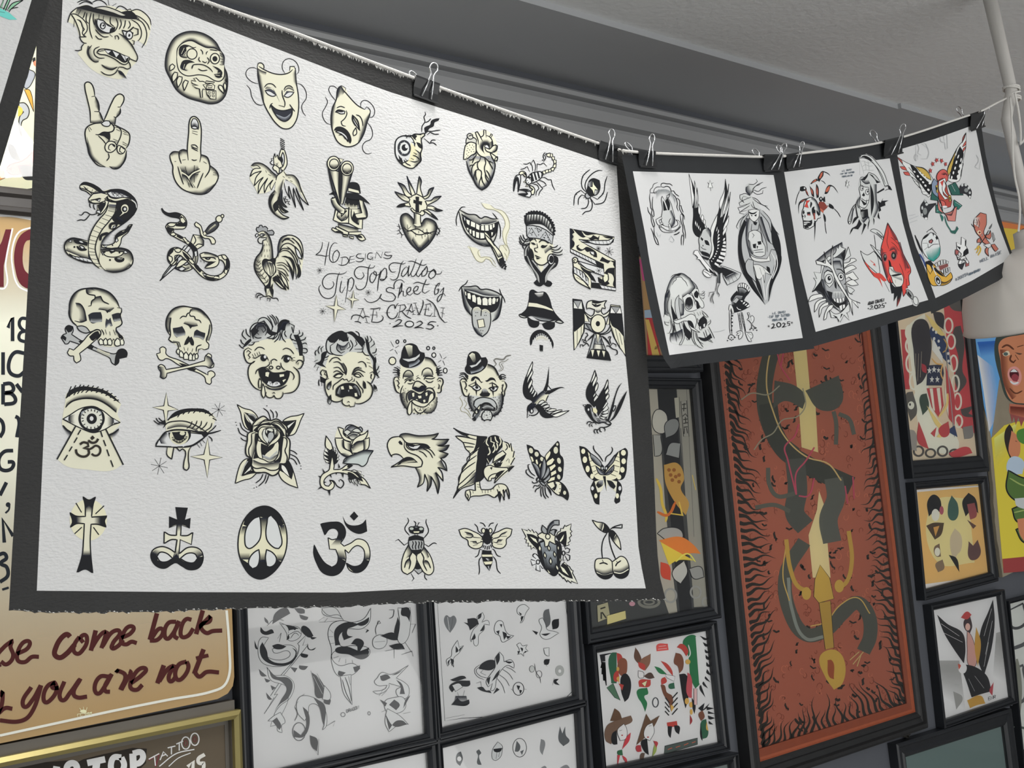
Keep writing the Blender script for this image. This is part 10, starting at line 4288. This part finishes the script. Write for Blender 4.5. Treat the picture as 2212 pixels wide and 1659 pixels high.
def binder_clip(x, half, hgt, loops, label, surf):
    """x: pixel of the clip's middle on the string; half: half width px; hgt: body height px; loops: handle tips as (dx, dy, front?)."""
    y0 = along(x); yy = surf.at(x, y0 + hgt * .7).y
    L = at_depth(x - half, along(x - half) - 2, yy); Rr = at_depth(x + half, along(x + half) - 2, yy)
    ax = (Rr - L).normalized(); mid = (L + Rr) / 2; wd = (Rr - L).length
    bot = at_depth(x, y0 + hgt, yy); dnv = (bot - mid); hh = dnv.length; dn_ = (dnv - ax * dnv.dot(ax)).normalized()
    nf = ax.cross(dn_).normalized()
    if nf.y > 0: nf = -nf
    root = thing('binder_clip', mid, label, 'binder clip', 'binder clips on the string')
    body = MB(); d0 = wd * .20
    # folded spring steel: a flat spine on top, two leaves closing toward the paper, a rolled lip at each edge
    def pt(u, v, q): return mid + ax * (u * wd / 2) + dn_ * (v * hh) + nf * q
    for sgn in (1, -1):
        prof = [(0, d0), (.10, d0 * .98), (.55, d0 * .5), (.92, .0028), (1.0, .0036)]
        th = .0007
        for (v0, q0), (v1, q1) in zip(prof, prof[1:]):
            a = [pt(-1, v0, sgn * q0), pt(1, v0, sgn * q0), pt(1, v1, sgn * q1), pt(-1, v1, sgn * q1)]
            body.prism(a, [p - nf * sgn * th for p in a])
        body.tube([pt(-1, 1.0, sgn * .0036), pt(1, 1.0, sgn * .0036)], .0011, 8)
    a = [pt(-1, 0, d0), pt(1, 0, d0), pt(1, 0, -d0), pt(-1, 0, -d0)]
    body.prism(a, [p + dn_ * .0007 for p in a])
    body.build('clip_body', M_CLIP, root)
    for (dx, dy, front) in loops:
        tip = at_depth(x + dx, y0 + dy, yy); tv = tip - mid
        u = tv.dot(ax); v = tv.dot(dn_)
        rw = wd * .155
        foot = .95
        def w3(uu, vv, qq): return mid + ax * uu + dn_ * vv + nf * qq
        ln = hh * foot - v
        us, pts = u / max(ln, 1e-6), []
        def row(side, f, half_):    # f: 0 at the foot, 1 at the tip
            vv = hh * foot + (v - hh * foot) * f; k = max(0.0, min(1.0, 1 - vv / hh))
            q = .005 + (d0 + .0012 - .005) * k
            return w3(u * f + side * half_, vv, q if front else -q)
        left = [row(-1, 0, rw * 1.25), row(-1, .35, rw * .75), row(-1, .62, rw * .42), row(-1, .70, rw * .55), row(-1, .80, rw * .98)]
        arc = [row(-math.cos(t), .82 + .18 * math.sin(t), rw * 1.05) for t in [math.pi * k / 12 for k in range(13)]]
        right = [row(1, f, h_) for f, h_ in ((.80, rw * .98), (.70, rw * .55), (.62, rw * .42), (.35, rw * .75), (0, rw * 1.25))]
        hb = MB(); hb.tube(left + arc + right, .0008, 7)
        hb.build('handle', M_WIRE, root, smooth=True)
binder_clip(917, 26, 40, [(-17, -28, False), (14, -36, True)], 'black binder clip gripping the middle of the huge flash sheet', BIG)
binder_clip(1309, 20, 36, [(4, -33, True)], 'black binder clip at the end of the huge sheet, single raised loop', BIG)
binder_clip(1391, 18, 31, [(-29, -26, False), (9, -37, True)], 'black binder clip on the bearded man sheet, beside the huge sheet', SH1)
binder_clip(1661, 20, 30, [(-20, -22, False), (22, -25, True)], 'black binder clip on the bearded man sheet, at its skull spider side', SH1)
binder_clip(1706, 16, 28, [(-15, -26, False), (17, -26, True)], 'black binder clip on the spider sheet, beside the bearded man sheet', SH2)
binder_clip(1918, 20, 30, [(-20, -28, False), (18, -32, True)], 'black binder clip joining the red hood sheet and the winged rose sheet', SH2)
binder_clip(2100, 15, 30, [(-18, -22, False), (20, -10, True)], 'black binder clip at the high outer corner of the winged rose sheet', SH3)

# ------------------------------------------------------------------ lamp on its pole, with the string tied round it
M_SHADE = mat('enamel_lamp_shade', (.78, .74, .69), .35, var=.06, vscale=6)
M_SHADEIN = mat('white_enamel_inside', (.85, .86, .86), .3)
M_POLE = mat('white_painted_pole', (.62, .60, .57), .5, var=.08, vscale=10)
lampc = Vector((2.10, .95, CAM_H + .25))
axis = Vector((.245, 0, -.97)).normalized()          # down the pole
e1 = Vector((.97, 0, .245)).normalized(); e2 = Vector((0, 1, 0))
lamp = thing('pendant_lamp', lampc, 'white enamel pendant lamp hanging from a pole in front of the painting', 'lamp')
def lathe(prof, mats, name, parent, mi=None, n=64):
    V, Fc, M = [], [], []
    for d, r in prof:
        for k in range(n):
            t = 2 * math.pi * k / n
            V.append(lampc - axis * d + e1 * (r * math.cos(t)) + e2 * (r * math.sin(t)))
    for i in range(len(prof) - 1):
        for k in range(n):
            Fc.append((i * n + k, i * n + (k + 1) % n, (i + 1) * n + (k + 1) % n, (i + 1) * n + k)); M.append(mi[i] if mi else 0)
    return mesh_obj(name, V, Fc, mats, parent, True, M)
lathe([(.004, .147), (0, .151), (.003, .154), (.010, .1505), (.045, .146), (.080, .136), (.105, .118), (.122, .092), (.130, .060), (.134, .035), (.16, .033), (.165, .018)],
      [M_SHADE], 'shade', lamp)
lathe([(.004, .147), (.010, .1475), (.045, .143), (.080, .132), (.103, .115), (.119, .090), (.126, .06), (.128, .0)], [M_SHADEIN], 'shade_lining', lamp)
M_GLOW = bpy.data.materials.new('lamp_diffuser_glow'); M_GLOW.use_nodes = True
nt = M_GLOW.node_tree; nt.nodes.remove(nt.nodes['Principled BSDF'])
em = nt.nodes.new('ShaderNodeEmission'); em.inputs[0].default_value = (.93, .99, 1, 1); em.inputs[1].default_value = 4.0
nt.links.new(em.outputs[0], nt.nodes['Material Output'].inputs[0])
lathe([(.030, .138), (.026, .10), (.024, .05), (.0235, .0)], [M_GLOW], 'diffuser', lamp)
b = MB(); b.tube([lampc - axis * .15, lampc - axis * .36, Vector((2.043, .95, CAM_H + .655)), Vector((2.010, .955, CAM_H + .838))], [.0095, .0095, .0105, .0120], 14)
b.build('pole', M_POLE, lamp, smooth=True)
kn = at_depth(2186, 203, .95)
b = MB()
for k, dz in enumerate((-.012, -.006, 0, .006, .012)):
    b.tube([kn + Vector((.0135 * math.cos(t), .0135 * math.sin(t), dz + .006 * math.sin(t * .5 + k * 2))) + Vector((0, 0, 0)) for t in [2 * math.pi * q / 16 for q in range(17)]], .0017, 6)
tail = [(2182, 210), (2185, 250), (2188, 330), (2192, 380), (2202, 430), (2203, 470), (2200, 500)]
b.tube([at_depth(x, y, .936 - .001 * i) for i, (x, y) in enumerate(smooth_path(tail, False))], .0016, 6)
b.tube([at_depth(x, y, .934) for x, y in smooth_path([(2192, 200), (2200, 240), (2205, 290), (2204, 312), (2212, 300), (2216, 220)], False)], .0020, 6)
tag(b.build('knotted_cord', M_CORD, smooth=True), 'white cord wound and knotted round the lamp pole, tail hanging', 'cord')
